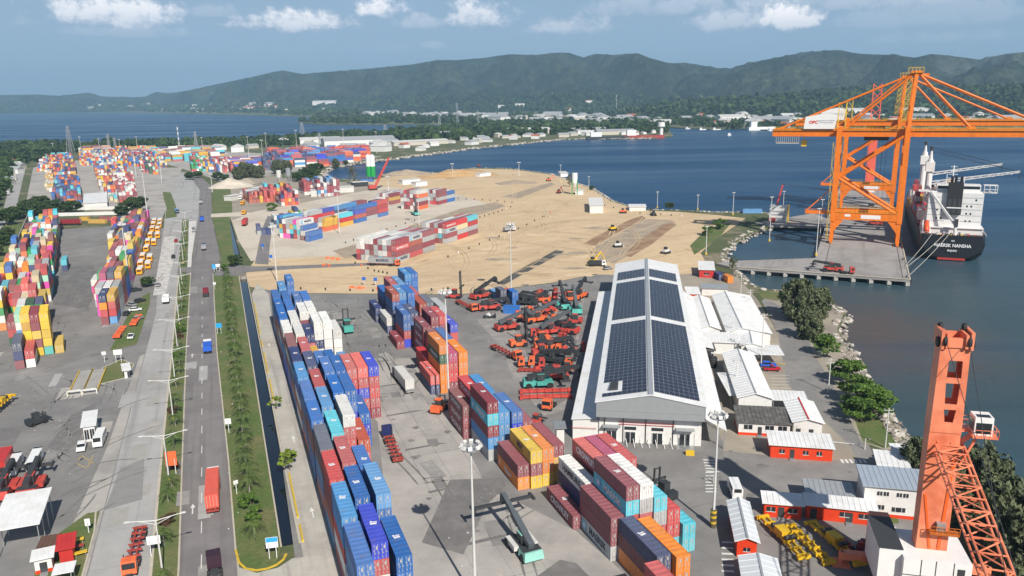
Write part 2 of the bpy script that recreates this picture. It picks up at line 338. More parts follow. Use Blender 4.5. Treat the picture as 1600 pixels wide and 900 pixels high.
# big sheets ------------------------------------------------
sheet('sand_fill', gpoly((384, 425), (400, 405), (440, 398), (520, 372), (560, 330), (600, 300), (560, 288), (600, 277), (640, 271), (690, 270), (740, 263.5), (800, 264.5), (865, 273.5), (895, 285), (925, 295), (953, 314), (1000, 328.5), (1060, 331), (1120, 336), (1165, 341), (1150, 352), (1120, 372), (1095, 395), (1110, 425), (1060, 440), (1000, 445), (930, 428), (860, 442), (720, 460), (600, 459), (470, 458), (430, 455), (390, 448)), .02, M_SAND)
sheet('pale_sand_apron', gpoly((392, 408), (372, 375), (362, 345), (400, 330), (520, 308), (600, 292), (640, 296), (720, 305), (760, 318), (720, 335), (640, 352), (560, 385), (520, 400), (440, 404)), .035, M_SANDP)
sheet('dusty_yard', gpoly((330, 300), (345, 285), (420, 275), (500, 285), (560, 284), (600, 292), (520, 308), (400, 330), (362, 345), (350, 325)), .03, M_DIRT)
sheet('grey_graded_strip', gpoly((520, 392), (590, 372), (650, 350), (720, 326), (775, 316), (790, 322), (700, 352), (640, 372), (575, 396), (540, 404)), .05, M_SANDG)
sheet('damp_earth_strip', gpoly((912, 381), (930, 370), (985, 343), (1003, 337), (1010, 341), (960, 366), (930, 384)), .05, M_SANDD)
sheet('graded_earth_strip', gpoly((930, 386), (1008, 342), (1050, 344), (1058, 352), (985, 398), (960, 412), (935, 405)), .05, M_SANDG)
sheet('damp_earth_strip', gpoly((975, 398), (1000, 375), (1035, 352), (1050, 347), (1054, 353), (1018, 382), (985, 402)), .065, M_SANDD)
sheet('dark_gravel_strip', gpoly((776, 443), (800, 428), (868, 391), (882, 393), (815, 430), (788, 445)), .05, M_GRAVEL)
sheet('grey_graded_strip', gpoly((782, 308), (800, 303), (860, 285), (868, 288), (810, 310)), .05, M_SANDG)
sheet('ochre_earth_patch', gpoly((680, 272), (700, 264.5), (745, 264.5), (760, 268), (740, 275), (700, 280)), .05, material('ochre_earth', (.50, .30, .13), .95, col2=(.55, .38, .2), c2scale=.05, var=.15))
# container yard
sheet('container_yard', gpoly((403, 452), (470, 459), (600, 460), (720, 461), (860, 443), (930, 429), (985, 430), (1010, 470), (1130, 690), (1135, 905), (1140, 1010), (480, 1010), (440, 720), (412, 560)), .04, M_YARD)
sheet('concrete_apron', gpoly((520, 560), (640, 560), (700, 640), (760, 760), (900, 830), (980, 900), (1000, 1000), (600, 1000), (600, 760), (590, 660)), .05, M_YARDC)
sheet('asphalt_patch', gpoly((703, 750), (786, 747), (790, 760), (760, 790), (724, 867), (659, 848)), .06, M_PATCH)
sheet('asphalt_patch', gpoly((875, 875), (900, 880), (925, 905), (930, 960), (800, 960), (840, 900)), .06, M_PATCH)
sheet('pale_slab', gpoly((640, 640), (655, 620), (670, 650), (650, 665)), .06, M_PATCHL)
for k in range(9):   # drag marks left along the lanes by the handling machines
    s0 = 120+k*21; sheet('tyre_mark', [Y(s0, 33), Y(s0+.9, 33), Y(s0+1.2, 41), Y(s0+.4, 43)], .064, M_PATCH)
sheet('quay_road', gpoly((1120, 700), (1135, 660), (1110, 620), (1135, 590), (1150, 560), (1230, 600), (1215, 520), (1190, 470), (1210, 455), (1245, 500), (1290, 570), (1330, 640), (1360, 700), (1400, 760), (1450, 850), (1560, 960), (1580, 1010), (1140, 1010), (1125, 850)), .03, material('estate_road', (.215, .205, .195), .85, col2=(.27, .255, .24), c2scale=.05, var=.12, vscale=.3))
sheet('estate_yard', gpoly((1040, 430), (1120, 425), (1150, 430), (1185, 470), (1215, 520), (1230, 600), (1330, 700), (1340, 722), (1250, 716), (1130, 705), (1110, 640), (1075, 520)), .036, M_DIRT)
sheet('shore_gravel', gpoly((1190, 462), (1255, 455), (1300, 475), (1318, 490), (1308, 515), (1326, 550), (1345, 585), (1395, 664), (1420, 702), (1385, 704), (1345, 690), (1300, 600), (1270, 550), (1255, 500)), .042, M_DIRT)
sheet('shore_grass', gpoly((1318, 610), (1345, 625), (1380, 662), (1400, 692), (1384, 701), (1348, 690)), .048, M_GRASS)
sheet('shore_grass', gpoly((1262, 520), (1285, 520), (1292, 545), (1275, 548)), .048, M_GRASS) if True else sheet('shore_grass', gpoly((1255, 500), (1290, 505), (1320, 560), (1345, 600), (1380, 655), (1400, 690), (1385, 702), (1345, 690), (1300, 600), (1270, 550)), .045, M_GRASS)
sheet('shore_grass', gpoly((1078, 384), (1100, 362), (1125, 350), (1142, 349), (1128, 366), (1105, 385), (1085, 398)), .055, M_GRASS)
sheet('shore_grass', gpoly((1185, 455), (1225, 458), (1215, 470), (1190, 466)), .055, M_GRASS)
sheet('office_lawn', gpoly((1340, 800), (1400, 798), (1405, 818), (1335, 818)), .05, M_GRASS)
# roads in the yard frame -----------------------------------
def lane(name, pts, z, m): return sheet(name, [Y(s, t) for s, t in pts], z, m)
lane('left_road', [(60, -17.0), (131, -17.2), (185, -18.2), (261, -19.4), (383, -22), (480, -24), (575, -27), (750, -36), (962, -48), (975, -60), (800, -48), (600, -38), (400, -31), (313, -27), (200, -27), (60, -27)], .03, M_ROADC)
lane('left_yard', [(60, -27), (200, -27), (313, -27), (400, -31), (520, -34), (560, -40), (560, -112), (500, -112), (400, -96), (260, -84), (180, -84), (60, -84)], .025, M_YARD)
lane('pale_worn_strip', [(120, -34), (190, -30), (260, -28.5), (262, -27.2), (120, -27.2)], .0262, M_YARDC)
lane('main_road', [(60, -12), (133, -12.7), (175, -13.5), (259, -15), (383, -16.4), (430, -16.6), (575, -16), (690, -17), (760, -17.5), (960, -34), (960, -26), (800, -8.5), (690, -7.8), (571, -7.6), (423, -3.6), (379, -7), (255, -6), (172, -4.2), (134, -3.6), (60, -3)], .034, M_ROAD)
lane('front_crossroad', [(60, -3), (134, -3.6), (128, -3.2), (125.2, -.5), (125.5, 3), (127.5, 5.5), (127, 8), (127, 13.2), (60, 13.2)], .052, M_ACC)
lane('access_road', [(127, 7.3), (127, 13.1), (206, 12.2), (270, 12.2), (328, 14.2), (350, 11), (330, 7.6)], .056, M_ACC)
lane('verge', [(133.8, -3.5), (127.5, -2.4), (125.9, 0), (126.3, 2.6), (130.5, 3.7), (368, 3.7), (379, -6.9), (255, -5.9), (172, -4)], .032, M_GRASS)
lane('median', [(60, -17), (131, -17.1), (185, -18.1), (261, -19.3), (383, -21.8), (386, -16.6), (259, -15.1), (175, -13.6), (133, -12.8), (60, -12.1)], .036, M_GRASS)
lane('median', [(400, -22.3), (480, -23.6), (570, -26.2), (570, -22), (480, -20), (400, -18.6)], .036, M_GRASS)
lane('paved_median', [(400, -18.4), (480, -19.8), (560, -21.7), (560, -17), (430, -17), (400, -16.7)], .037, material('white_paving', (.62, .60, .57), .85, var=.1))
lane('far_crossroads', [(430, -24), (575, -27), (750, -36), (960, -48), (960, -30), (760, -17), (575, -16), (430, -17)], .028, M_ROADC)
lane('verge', [(395, -3), (423, -3), (571, -7), (571, 4), (450, 3), (395, 3.5)], .032, M_GRASS)
lane('verge', [(590, -7), (690, -7), (790, -7.6), (790, 8), (690, 8), (590, 6)], .032, M_GRASS)
lane('side_road', [(375, -7), (395, -3.4), (395, 4), (388, 12), (382, 30), (372, 70), (366, 70), (374, 30), (376, 8), (370, 3)], .06, M_ROAD)
lane('side_road', [(572, -8), (590, -8), (590, 10), (575, 30), (560, 60), (545, 80), (538, 80), (552, 50), (565, 25)], .06, M_SANDP)
lane('side_road', [(395, 12), (430, 15), (500, 21), (560, 28), (560, 33), (500, 27), (430, 21), (390, 18)], .058, M_ROAD)
lane('crossing_apron', [(383, -22.4), (400, -22.6), (400, -16.2), (423, -16.5), (426, -4), (395, -4), (379, -7.2)], .045, M_ROAD)
lane('broken_paving', [(345, -30), (420, -32), (500, -33.5), (500, -27.5), (420, -25.5), (345, -25.2)], .042, material('broken_pale_concrete', (.60, .58, .55), .9, col2=(.36, .34, .32), c2scale=.35, var=.2, vscale=1))
lane('traffic_island', [(237, -37), (252, -38), (259, -33.6), (252, -29.5), (240, -30.5)], .05, M_GRASS)
lane('traffic_island', [(270, -38), (274, -30.5), (330, -30.2), (352, -31.5), (340, -36)], .05, M_GRASS)
lane('traffic_island', [(580, -37), (640, -39), (700, -44), (760, -48), (750, -41), (650, -33), (585, -30)], .05, M_GRASS)
lane('kiosk_lawn', [(120, -36), (150, -35), (158, -30), (158, -27.8), (60, -27.8), (60, -36)], .05, M_GRASS)
lane('asphalt_patch', [(158, -27), (177, -26), (180, -21.5), (160, -20.5)], .045, material('grey_patch', (.26, .25, .243), .88, var=.1))
lane('asphalt_patch', [(330, -52), (390, -54), (425, -62), (425, -75), (380, -72), (345, -66)], .04, material('grey_patch2', (.15, .147, .145), .88, col2=(.21, .2, .19), c2scale=.2, var=.1))
lane('oil_stain', [(195, -43), (215, -41), (222, -36), (205, -35.5), (190, -38)], .041, M_PATCH)
# left border verge and avenue
sheet('verge', [Y(60, -90), Y(60, -84), Y(260, -84), Y(400, -96), Y(500, -112), Y(560, -112), Y(600, -125), Y(600, -135), Y(400, -110), Y(250, -98)], .03, M_GRASS)
sheet('avenue', gpoly((-160, 420), (0, 348), (22, 262), (30, 238), (44, 238), (40, 262), (24, 330), (-60, 430)), .035, M_ROADC)
sheet('far_left_yard', gpoly((44, 300), (52, 262), (75, 255), (180, 245), (260, 262), (285, 262), (252, 345), (215, 340), (175, 325), (85, 330), (40, 320)), .035, M_YARDC)
sheet('far_stack_yard', gpoly((200, 240), (330, 236), (560, 246), (600, 243), (560, 252), (500, 262), (420, 275), (345, 283), (280, 262)), .034, M_YARDC)
# kerbs -----------------------------------------------------
def kerb(pts, m=M_KERB, w=.3, h=.13, nm='kerb'):
    mb = MB()
    for a, b in zip(pts[:-1], pts[1:]): mb.bar(Vector((a[0], a[1], h/2)), Vector((b[0], b[1], h/2)), w, h)
    return mb.build(nm, m, kind='structure')
yk = lambda l: [Y(s, t) for s, t in l]
kerb(yk([(379, -7), (255, -6), (172, -4.1), (133.8, -3.6)]))
kerb(yk([(133.8, -3.6), (129.5, -3.2), (127.2, -2.2), (126, -.6), (125.8, 1.2), (126.4, 2.8), (127.6, 4.0), (129.2, 4.6)]), YELLOWP, .38, .16)
kerb(yk([(60, -12.1), (133, -12.8), (175, -13.6), (259, -15.1), (386, -16.6)]), YELLOWP if False else M_KERB)
kerb(yk([(60, -17), (131, -17.1), (185, -18.1), (261, -19.3), (383, -21.8)]), M_KERB, .5)
kerb(yk([(315, 8.0), (290, 7.9), (270, 7.8)]), YELLOWP, .35, .4)
for a, b in ((262, 255), (248, 228), (222, 205), (160, 141), (138, 132)): kerb(yk([(a, 7.75), (b, 7.7)]), YELLOWP, .35, .45)
kerb(yk([(60, -27.8), (150, -27.8), (158, -28.5)]))
kerb(yk([(237, -37), (252, -38), (259, -33.6), (252, -29.5), (240, -30.5), (237, -37)]))
# markings --------------------------------------------------
def mark(pts, z=.055, m=M_LINE, nm='lane_line'): return sheet(nm, pts, z, m)
c_ = lambda s: -9.2-(s-130)*.0095
for k in range(22):
    s = 118+k*12
    if s < 300 or k % 2: mark(ybox(s, s+4.5, c_(s)-.08, c_(s)+.08))
for s, t in ((150, -11), (252, -13.2), (140, 10.5), (254, 9.8), (176, 10.3)):
    a = lambda ds, dt: Y(s+ds, t+dt)
    mark([a(0, -.12), a(2.6, -.12), a(2.6, -.5), a(4.2, 0), a(2.6, .5), a(2.6, .12), a(0, .12)], .057, nm='arrow_marking')
for k in range(5):
    p = G(1098+k*1.2, 718+k*4.4); mark([p+Vector((0, 0, 0)), p+Vector((2.6, -.4, 0)), p+Vector((2.6, -.9, 0)), p+Vector((0, -.5, 0))], .06, nm='crossing_stripe')
for k in range(7):
    p = G(1102, 738+k*5); mark([p, p+Vector((2.2, 0, 0)), p+Vector((2.2, -.45, 0)), p+Vector((0, -.45, 0))], .06, nm='crossing_stripe')
for k in range(6):
    p = G(1127, 846+k*9); mark([p, p+Vector((2.0, -.2, 0)), p+Vector((2.0, -.75, 0)), p+Vector((0, -.55, 0))], .06, nm='crossing_stripe')
for k in range(6):
    p = G(1312+k*7, 718); mark([p, p+Vector((.55, 0, 0)), p+Vector((.35, -1.8, 0)), p+Vector((-.2, -1.8, 0))], .06, nm='crossing_stripe')
for k in range(6):
    p = G(1205, 586+k*5); mark([p, p+Vector((4.8, -.6, 0)), p+Vector((4.8, -.8, 0)), p+Vector((0, -.2, 0))], .06, nm='bay_line')
mark(gpoly((1182, 566), (1227, 568), (1227, 569.5), (1182, 568)), .06, M_LINEY); mark(gpoly((1302, 690), (1338, 694), (1338, 695), (1302, 691.4)), .06)
for a, b in (((122, 718), (128, 712)), ((120, 724), (135, 732)), ((137, 730), (145, 712)), ((128, 712), (146, 724))):
    p, q = G(*a), G(*b); d = (q-p).normalized(); nrm = Vector((-d.y, d.x, 0))*.09; mark([p-nrm, q-nrm, q+nrm, p+nrm], .055, M_LINEY, 'box_marking')
# ------------------------------------------------------------------ wear on the ground: joints, tyre marks, ruts, debris
def ribbons(nm, label, paths, z, m, kind='stuff'):
    vs_, fs_ = [], []
    for pts, w in paths:
        o = len(vs_); n = len(pts)
        for i, p in enumerate(pts):
            a, b = pts[max(0, i-1)], pts[min(n-1, i+1)]; d = (b-a); d.z = 0; d.normalize(); nn = Vector((-d.y, d.x, 0))*w/2*(.35 if i in (0, n-1) else 1)
            vs_ += [(p.x-nn.x, p.y-nn.y, z), (p.x+nn.x, p.y+nn.y, z)]
        fs_ += [(o+2*i, o+2*i+2, o+2*i+3, o+2*i+1) for i in range(n-1)]
    me = bpy.data.meshes.new(nm); me.from_pydata(vs_, [], fs_); me.materials.append(m); me.update()
    for p in me.polygons: pass
    bm = bmesh.new(); bm.from_mesh(me)
    for f in bm.faces:
        if f.normal.z < 0: f.normal_flip()
    bm.to_mesh(me); bm.free(); obj(nm, me, label=label, cat='ground marks', kind=kind)
rw = random.Random(77)
def curve(p, a, L, k, n=10):
    pts = [p.copy()]; 
    for i in range(n): a += k*L/n; p = p+Vector((math.cos(a), math.sin(a), 0))*(L/n); pts.append(p.copy())
    return pts
M_TYRE = material('tyre_rubber_marks', (.165, .158, .15), .9, col2=(.24, .23, .215), c2scale=.25, var=.2, vscale=.8); M_TYRE2 = material('old_tyre_marks', (.27, .255, .238), .9, col2=(.34, .32, .3), c2scale=.25, var=.15, vscale=.8); M_JOINT = material('slab_joint_tar', (.13, .125, .12), .9, var=.3)
paths = []
for k in range(34):
    s, t = rw.uniform(100, 300), rw.uniform(32, 45); a = math.pi/2+YA+rw.choice((0, 0, -1.3, 1.2))+rw.uniform(-.25, .25); p = Y(s, t); L = rw.uniform(6, 22); kk = rw.uniform(-.03, .03)
    if abs(a-math.pi/2-YA) > .8: L = rw.uniform(3, 7)
    n_ = Vector((-math.sin(a), math.cos(a), 0))
    for o in (-1.0, 1.0): paths.append((curve(p+n_*o, a, L, kk), .42))
for k in range(26):
    s, t = rw.uniform(215, 300), rw.uniform(68, 125); a = rw.uniform(0, 3.1); p = Y(s, t); kk = rw.uniform(-.06, .06)
    for o in (-1.1, 1.1): paths.append((curve(p+Vector((-math.sin(a), math.cos(a), 0))*o, a, rw.uniform(8, 20), kk), .45))
ribbons('tyre_marks', 'dark tyre marks curving over the container yard', paths, .067, M_TYRE)
paths = []
for k in range(40):
    s, t = rw.uniform(180, 420), rw.uniform(-75, -32); a = math.pi/2+YA+rw.uniform(-.5, .5); p = Y(s, t); kk = rw.uniform(-.03, .03)
    for o in (-1, 1): paths.append((curve(p+Vector((-math.sin(a), math.cos(a), 0))*o, a, rw.uniform(10, 30), kk), .4))
for k in range(24):
    s, t = rw.uniform(150, 240), rw.uniform(-48, -30); a = rw.uniform(1.2, 2.6); p = Y(s, t)
    for o in (-1, 1): paths.append((curve(p+Vector((-math.sin(a), math.cos(a), 0))*o, a, rw.uniform(6, 16), rw.uniform(-.1, .1)), .4))
ribbons('tyre_marks', 'worn tyre marks over the left yard asphalt', paths, .047, M_TYRE)
paths = []
for k in range(16):
    s = 96+k*12.5; paths.append(([Y(s, 32.5), Y(s+.2, 38), Y(s, 46)], .09))
for t in (33.5, 39.2, 44.8): paths.append(([Y(96, t), Y(190, t), Y(300, t)], .09))
for k in range(28): s = 130+k*8.6; paths.append(([Y(s, 7.8), Y(s+.1, 12.2)], .1))
for k in range(22): s = 110+k*13; paths.append(([Y(s, -26.6), Y(s+.1, -19-(s-110)*.012)], .1))
for k in range(16): s = 118+k*16; paths.append(([Y(s, -12.6-(s-118)*.014), Y(s+.1, -4.2-(s-118)*.01)], .1))
ribbons('slab_joints', 'tarred joints between the paving slabs', paths, .062, M_JOINT)
# repairs, stains and pale slabs
for k in range(26):
    s, t = rw.uniform(110, 300), rw.uniform(32, 45); l, w = rw.uniform(2, 9), rw.uniform(1.5, 4); a = rw.uniform(-.15, .15)
    c = Y(s, t); u = AX*math.cos(a)+BX*math.sin(a); v = BX*math.cos(a)-AX*math.sin(a)
    sheet('paving_repair', [c, c+u*l, c+u*l+v*w, c+v*w], .058+k*.0001, (M_PATCHL, M_TYRE2, M_YARD)[k % 3])
for k in range(22):
    s, t = rw.uniform(120, 420), rw.uniform(-78, -30); l, w = rw.uniform(3, 14), rw.uniform(2, 7); c = Y(s, t); sheet('paving_repair', [c, c+AX*l, c+AX*l+BX*w, c+BX*w], .036+k*.0001, (M_YARDC, M_TYRE2, M_PATCH, M_ROADC)[k % 4])
for k in range(12):
    s = rw.uniform(120, 380); w = rw.uniform(2, 4); l = rw.uniform(4, 16); t = -10.5-(s-130)*.012+rw.choice((-1.8, 2.2)); c = Y(s, t-1.5); sheet('road_repair', [c, c+AX*l, c+AX*l+BX*w, c+BX*w], .0405+k*.0001, (M_TYRE2, M_PATCH, M_ROADC)[k % 3])
for k in range(8):
    s = rw.uniform(130, 330); l = rw.uniform(5, 14); c = Y(s, rw.uniform(-26, -22)); sheet('road_repair', [c, c+AX*l, c+AX*l+BX*3.2, c+BX*3.2], .0405+k*.0001, (M_YARDC, M_PATCHL)[k % 2])
def blot(c, r, z, m, nm='oil_stain', seed=0, st=1.0):
    rr = random.Random(seed); pts = [Vector((c.x+math.cos(a)*r*rr.uniform(.55, 1.2), c.y+math.sin(a)*r*st*rr.uniform(.55, 1.2), 0)) for a in [i*2*math.pi/18 for i in range(18)]]; sheet(nm, pts, z, m)
for k in range(30): blot(Y(rw.uniform(215, 300), rw.uniform(70, 125)), rw.uniform(.8, 3.5), .061+k*.0001, M_TYRE, seed=k)
for k in range(24): blot(Y(rw.uniform(105, 300), rw.uniform(32, 46)), rw.uniform(.4, 1.6), .0655+k*.00005, M_TYRE, seed=k+50)
for k in range(24): blot(Y(rw.uniform(150, 400), rw.uniform(-70, -30)), rw.uniform(.6, 2.6), .0435+k*.0001, M_TYRE, seed=k+90)
for k in range(14): blot(G(rw.uniform(1130, 1390), rw.uniform(690, 880)), rw.uniform(.4, 1.6), .057+k*.0001, M_TYRE, seed=k+120)
sheet('oily_machine_park', gpoly((745, 500), (800, 478), (860, 455), (915, 452), (908, 500), (900, 560), (888, 640), (850, 650), (800, 590), (785, 545)), .0572, M_TYRE2)
sheet('oily_machine_park', gpoly((810, 510), (870, 470), (906, 470), (900, 530), (892, 620), (862, 640), (830, 580)), .0592, M_TYRE)
# haul tracks on the sand
M_RUT = material('sand_rut', (.47, .34, .2), .95, col2=(.55, .41, .25), c2scale=.1, var=.15, vscale=.6); M_RUTL = material('pale_sand_track', (.68, .53, .345), .95, col2=(.6, .45, .28), c2scale=.08, var=.1, vscale=.5)
dk, lt = [], []
for k in range(170):
    px, py = rw.uniform(560, 1090), rw.uniform(285, 440); p = G(px, py)
    if not (px > 700 or py > 405): continue
    a = R_(65)+rw.choice((0, 0, 0, -1.57))+rw.uniform(-.35, .35); kk = rw.uniform(-.012, .012); L = rw.uniform(25, 90); n_ = Vector((-math.sin(a), math.cos(a), 0))
    for o in (-1.1, 1.1): (dk if k % 2 else lt).append((curve(p+n_*o, a, L, kk, 12), .5))
for k in range(16):
    a = R_(-18)+rw.uniform(-.1, .1); p = G(rw.uniform(400, 640), rw.uniform(425, 448)); (dk if k % 2 else lt).append((curve(p, a, rw.uniform(20, 50), rw.uniform(-.01, .01), 10), .6))
SANDP_ = [(p.x, p.y) for p in gpoly((420, 430), (560, 400), (700, 350), (790, 322), (780, 300), (800, 275), (865, 282), (930, 318), (1000, 334), (1100, 342), (1085, 390), (1060, 432), (930, 424), (860, 438), (720, 455), (470, 452))]
def inp(x, y):
    c = False
    for (x1, y1), (x2, y2) in zip(SANDP_, SANDP_[1:]+SANDP_[:1]):
        if (y1 > y) != (y2 > y) and x < (x2-x1)*(y-y1)/(y2-y1)+x1: c = not c
    return c
ins = lambda l: [(pts, w) for pts, w in l if all(inp(p.x, p.y) for p in pts)]
ribbons('haul_tracks', 'dark wheel ruts crossing the sand fill', ins(dk), .068, M_RUT); ribbons('haul_tracks', 'pale wheel tracks crossing the sand fill', ins(lt), .0665, M_RUTL)
for k in range(26): blot(G(rw.uniform(760, 1040), rw.uniform(345, 430)), rw.uniform(2, 9), .0562+k*.0001, (M_RUT, M_RUTL, M_SANDG)[k % 3], 'sand_patch', k+200, rw.uniform(.3, .8))
# scattered stones and litter
def specks(nm, label, pts, smin, smax, mats):
    vs_, fs_, mi = [], [], []
    for p in pts:
        o = len(vs_); s = rw.uniform(smin, smax); a = rw.uniform(0, 3.1); h = s*rw.uniform(.3, .8)
        for q in range(4): vs_.append((p.x+s*math.cos(a+q*1.57)*rw.uniform(.6, 1), p.y+s*math.sin(a+q*1.57)*rw.uniform(.6, 1), .05))
        vs_.append((p.x, p.y, .05+h)); fs_ += [(o, o+1, o+4), (o+1, o+2, o+4), (o+2, o+3, o+4), (o+3, o, o+4)]; mi += [rw.randrange(len(mats))]*4
    me = bpy.data.meshes.new(nm); me.from_pydata(vs_, [], fs_); [me.materials.append(m) for m in mats]; me.polygons.foreach_set('material_index', mi); obj(nm, me, label=label, cat='debris', kind='stuff')
specks('sand_debris', 'small stones and clods scattered on the sand fill', [G(rw.uniform(400, 1090), rw.uniform(285, 452)) for _ in range(380)], .1, .4, [M_SANDG, M_RUT, M_GRAVEL, M_SANDP])
specks('yard_litter', 'bits of litter and grit scattered on the yards', [Y(rw.uniform(100, 300), rw.uniform(31, 46)) for _ in range(260)]+[Y(rw.uniform(140, 420), rw.uniform(-75, -28)) for _ in range(420)]+[Y(rw.uniform(215, 300), rw.uniform(70, 125)) for _ in range(220)]+[Y(rw.uniform(130, 370), rw.uniform(-5, 3.5)) for _ in range(260)], .06, .22, [M_LINE, M_TYRE, M_KERB, M_PATCH])
# ------------------------------------------------------------------ shipping containers
CW, CT = 2.438, 2.70
PAL = dict(blue='#2368b4', royal='#2b3fc0', ltblue='#4a90c8', navy='#2c3a6c', slate='#5c6070', white='#e4e2dc', grey='#b4b6b6', brown='#8c4644', red='#c04a48', dkred='#943c46', crimson='#cc3034', salmon='#d8645a',
           rust='#b4523a', orange='#f28a1c', dorange='#e8641c', yellow='#e2bc34', gold='#d9a93a', cyan='#54c8d8', teal='#4fbfb0', green='#1f9a48', dkgreen='#1e5c34', pink='#f04fb4', mauve='#b0486a', cream='#d8c8a0', mint='#a8e0c0')
CNAME = dict(blue='blue', royal='royal blue', ltblue='light blue', navy='navy', slate='slate grey', white='white', grey='pale grey', brown='brown', red='red', dkred='dark red', crimson='crimson', salmon='salmon', rust='rust red', orange='orange', dorange='deep orange',
             yellow='yellow', gold='golden yellow', cyan='cyan', teal='teal', green='green', dkgreen='dark green', pink='pink', mauve='mauve', cream='cream', mint='mint green')
LIN = {k: srgb(v) for k, v in PAL.items()}
M_CONT = material('container_paint', objcol=True, rough=.5, var=.13, vscale=.55, col2=None, spec=.35)
# rust and dirt blotches on the paint
def weather():
    nt = M_CONT.node_tree; N = nt.nodes; L = nt.links; b = N['Principled BSDF']; src = b.inputs['Base Color'].links[0].from_socket
    tc = N.new('ShaderNodeTexCoord'); nz = N.new('ShaderNodeTexNoise'); nz.inputs['Scale'].default_value = .55; nz.inputs['Detail'].default_value = 7; nz.inputs['Roughness'].default_value = .7
    oi = N.new('ShaderNodeObjectInfo'); va = N.new('ShaderNodeVectorMath'); va.operation = 'ADD'; mu = N.new('ShaderNodeMath'); mu.operation = 'MULTIPLY'; mu.inputs[1].default_value = 90
    L.new(oi.outputs['Random'], mu.inputs[0]); cx = N.new('ShaderNodeCombineXYZ'); L.new(mu.outputs[0], cx.inputs[0]); L.new(mu.outputs[0], cx.inputs[1])
    L.new(tc.outputs['Object'], va.inputs[0]); L.new(cx.outputs[0], va.inputs[1]); L.new(va.outputs[0], nz.inputs['Vector'])
    mr = N.new('ShaderNodeMapRange'); L.new(nz.outputs['Fac'], mr.inputs[0]); mr.inputs[1].default_value = .54; mr.inputs[2].default_value = .74; mr.inputs[4].default_value = .6
    mx = N.new('ShaderNodeMix'); mx.data_type = 'RGBA'; L.new(mr.outputs[0], mx.inputs[0]); L.new(src, mx.inputs[6]); mx.inputs[7].default_value = (.20, .15, .12, 1)
    L.new(mx.outputs[2], b.inputs['Base Color'])
weather()
M_ROD = material('door_gear_steel', (.55, .54, .52), .5, .3)
M_LETW = material('white_lettering', (.78, .78, .78), .6)
M_LETK = material('navy_lettering', (.02, .04, .09), .6)
M_LETB = material('pale_blue_emblem', (.18, .52, .75), .6)
def corrugated(Lc, H):
    mb = MB(); w = CW/2; fr = .12; y0, y1 = -Lc/2+fr, Lc/2-fr; n = int((y1-y0)/.56); d = .09
    for sx in (-1, 1):
        ys = []
        for i in range(n):
            a = y0+(y1-y0)*i/n; p = (y1-y0)/n
            ys += [(a, 0), (a+p*.3, 0), (a+p*.5, d), (a+p*.8, d)]
        ys.append((y1, 0)); pts = []
        for (yy, dd) in ys: pts += [(sx*(w-.02-dd), yy, .12), (sx*(w-.02-dd), yy, H-.1)]
        fs = [(2*i, 2*i+2, 2*i+3, 2*i+1) if sx > 0 else (2*i, 2*i+1, 2*i+3, 2*i+2) for i in range(len(ys)-1)]
        mb.add(pts, fs)
    # roof with shallow ribs
    ys = []; n2 = max(6, n//2)
    for i in range(n2):
        a = y0+(y1-y0)*i/n2; p = (y1-y0)/n2; ys += [(a, 0), (a+p*.35, 0), (a+p*.5, -.05), (a+p*.85, -.05)]
    ys.append((y1, 0)); pts = []
    for yy, dz in ys: pts += [(-w+.06, yy, H-.02+dz), (w-.06, yy, H-.02+dz)]
    mb.add(pts, [(2*i, 2*i+1, 2*i+3, 2*i+2) for i in range(len(ys)-1)])
    for sx in (-1, 1):      # rails and posts
        x = sx*(w-.06)
        mb.box(x, 0, .07, .12, Lc, .14); mb.box(x, 0, H-.05, .12, Lc, .1)
        for sy in (-1, 1): mb.box(x, sy*(Lc/2-.08), H/2, .125, .165, H+.01)
    for sy in (-1, 1):
        y = sy*(Lc/2-.07); mb.box(0, y, .08, CW-.24, .14, .16); mb.box(0, y, H-.06, CW-.24, .14, .12)
    mb.box(0, Lc/2-.08, H/2, CW-.2, .05, H-.2)         # blank end
    mb.box(0, -Lc/2+.16, H/2, CW-.2, .04, H-.2)        # bulkhead behind the doors
    mb.bx(-w+.1, w-.1, -Lc/2+.1, Lc/2-.1, .1, .16)
    return mb.mesh('shipping_container', M_CONT, recalc=False)
def door_meshes(H):
    mb = MB(); wd = CW/2-.13; mb.bx(-wd/2, wd/2, -.04, .03, .17, H-.13)
    for k in range(4):
        z = .35+(H-.7)*k/3; mb.bx(-wd/2+.08, wd/2-.08, -.055, -.04, z-.16, z+.16)
    door = mb.mesh('door', M_CONT, recalc=False)
    mb = MB()
    for x in (-.28, .24):
        mb.tube((x, -.10, .12), (x, -.10, H-.1), .028, 5); mb.bx(x-.02, x+.2, -.13, -.09, 1.0, 1.12)
        for z in (.3, H*.5, H-.35): mb.bx(x-.07, x+.07, -.12, -.05, z-.05, z+.05)
    mb.bx(-.05, .2, -.075, -.055, H*.62, H*.82) ; mb.bx(-.42, -.18, -.075, -.055, H*.55, H*.6)
    return door, mb.mesh('lock_rods', M_ROD, recalc=False)
CM = {}
for Lc in (12.19, 6.06):
    CM[Lc] = corrugated(Lc, CT-.03)
DOOR, RODS = door_meshes(CT-.03)
def mark_mesh():
    mb = MB(); mb.bx(-.5, .5, -.35, .1, 0, .012); mb.bx(-.15, .55, .25, .5, 0, .012); mb.bx(-.5, -.2, .2, .7, 0, .012); return mb.mesh('roof_number', M_LETW)
ROOFMARK = mark_mesh()
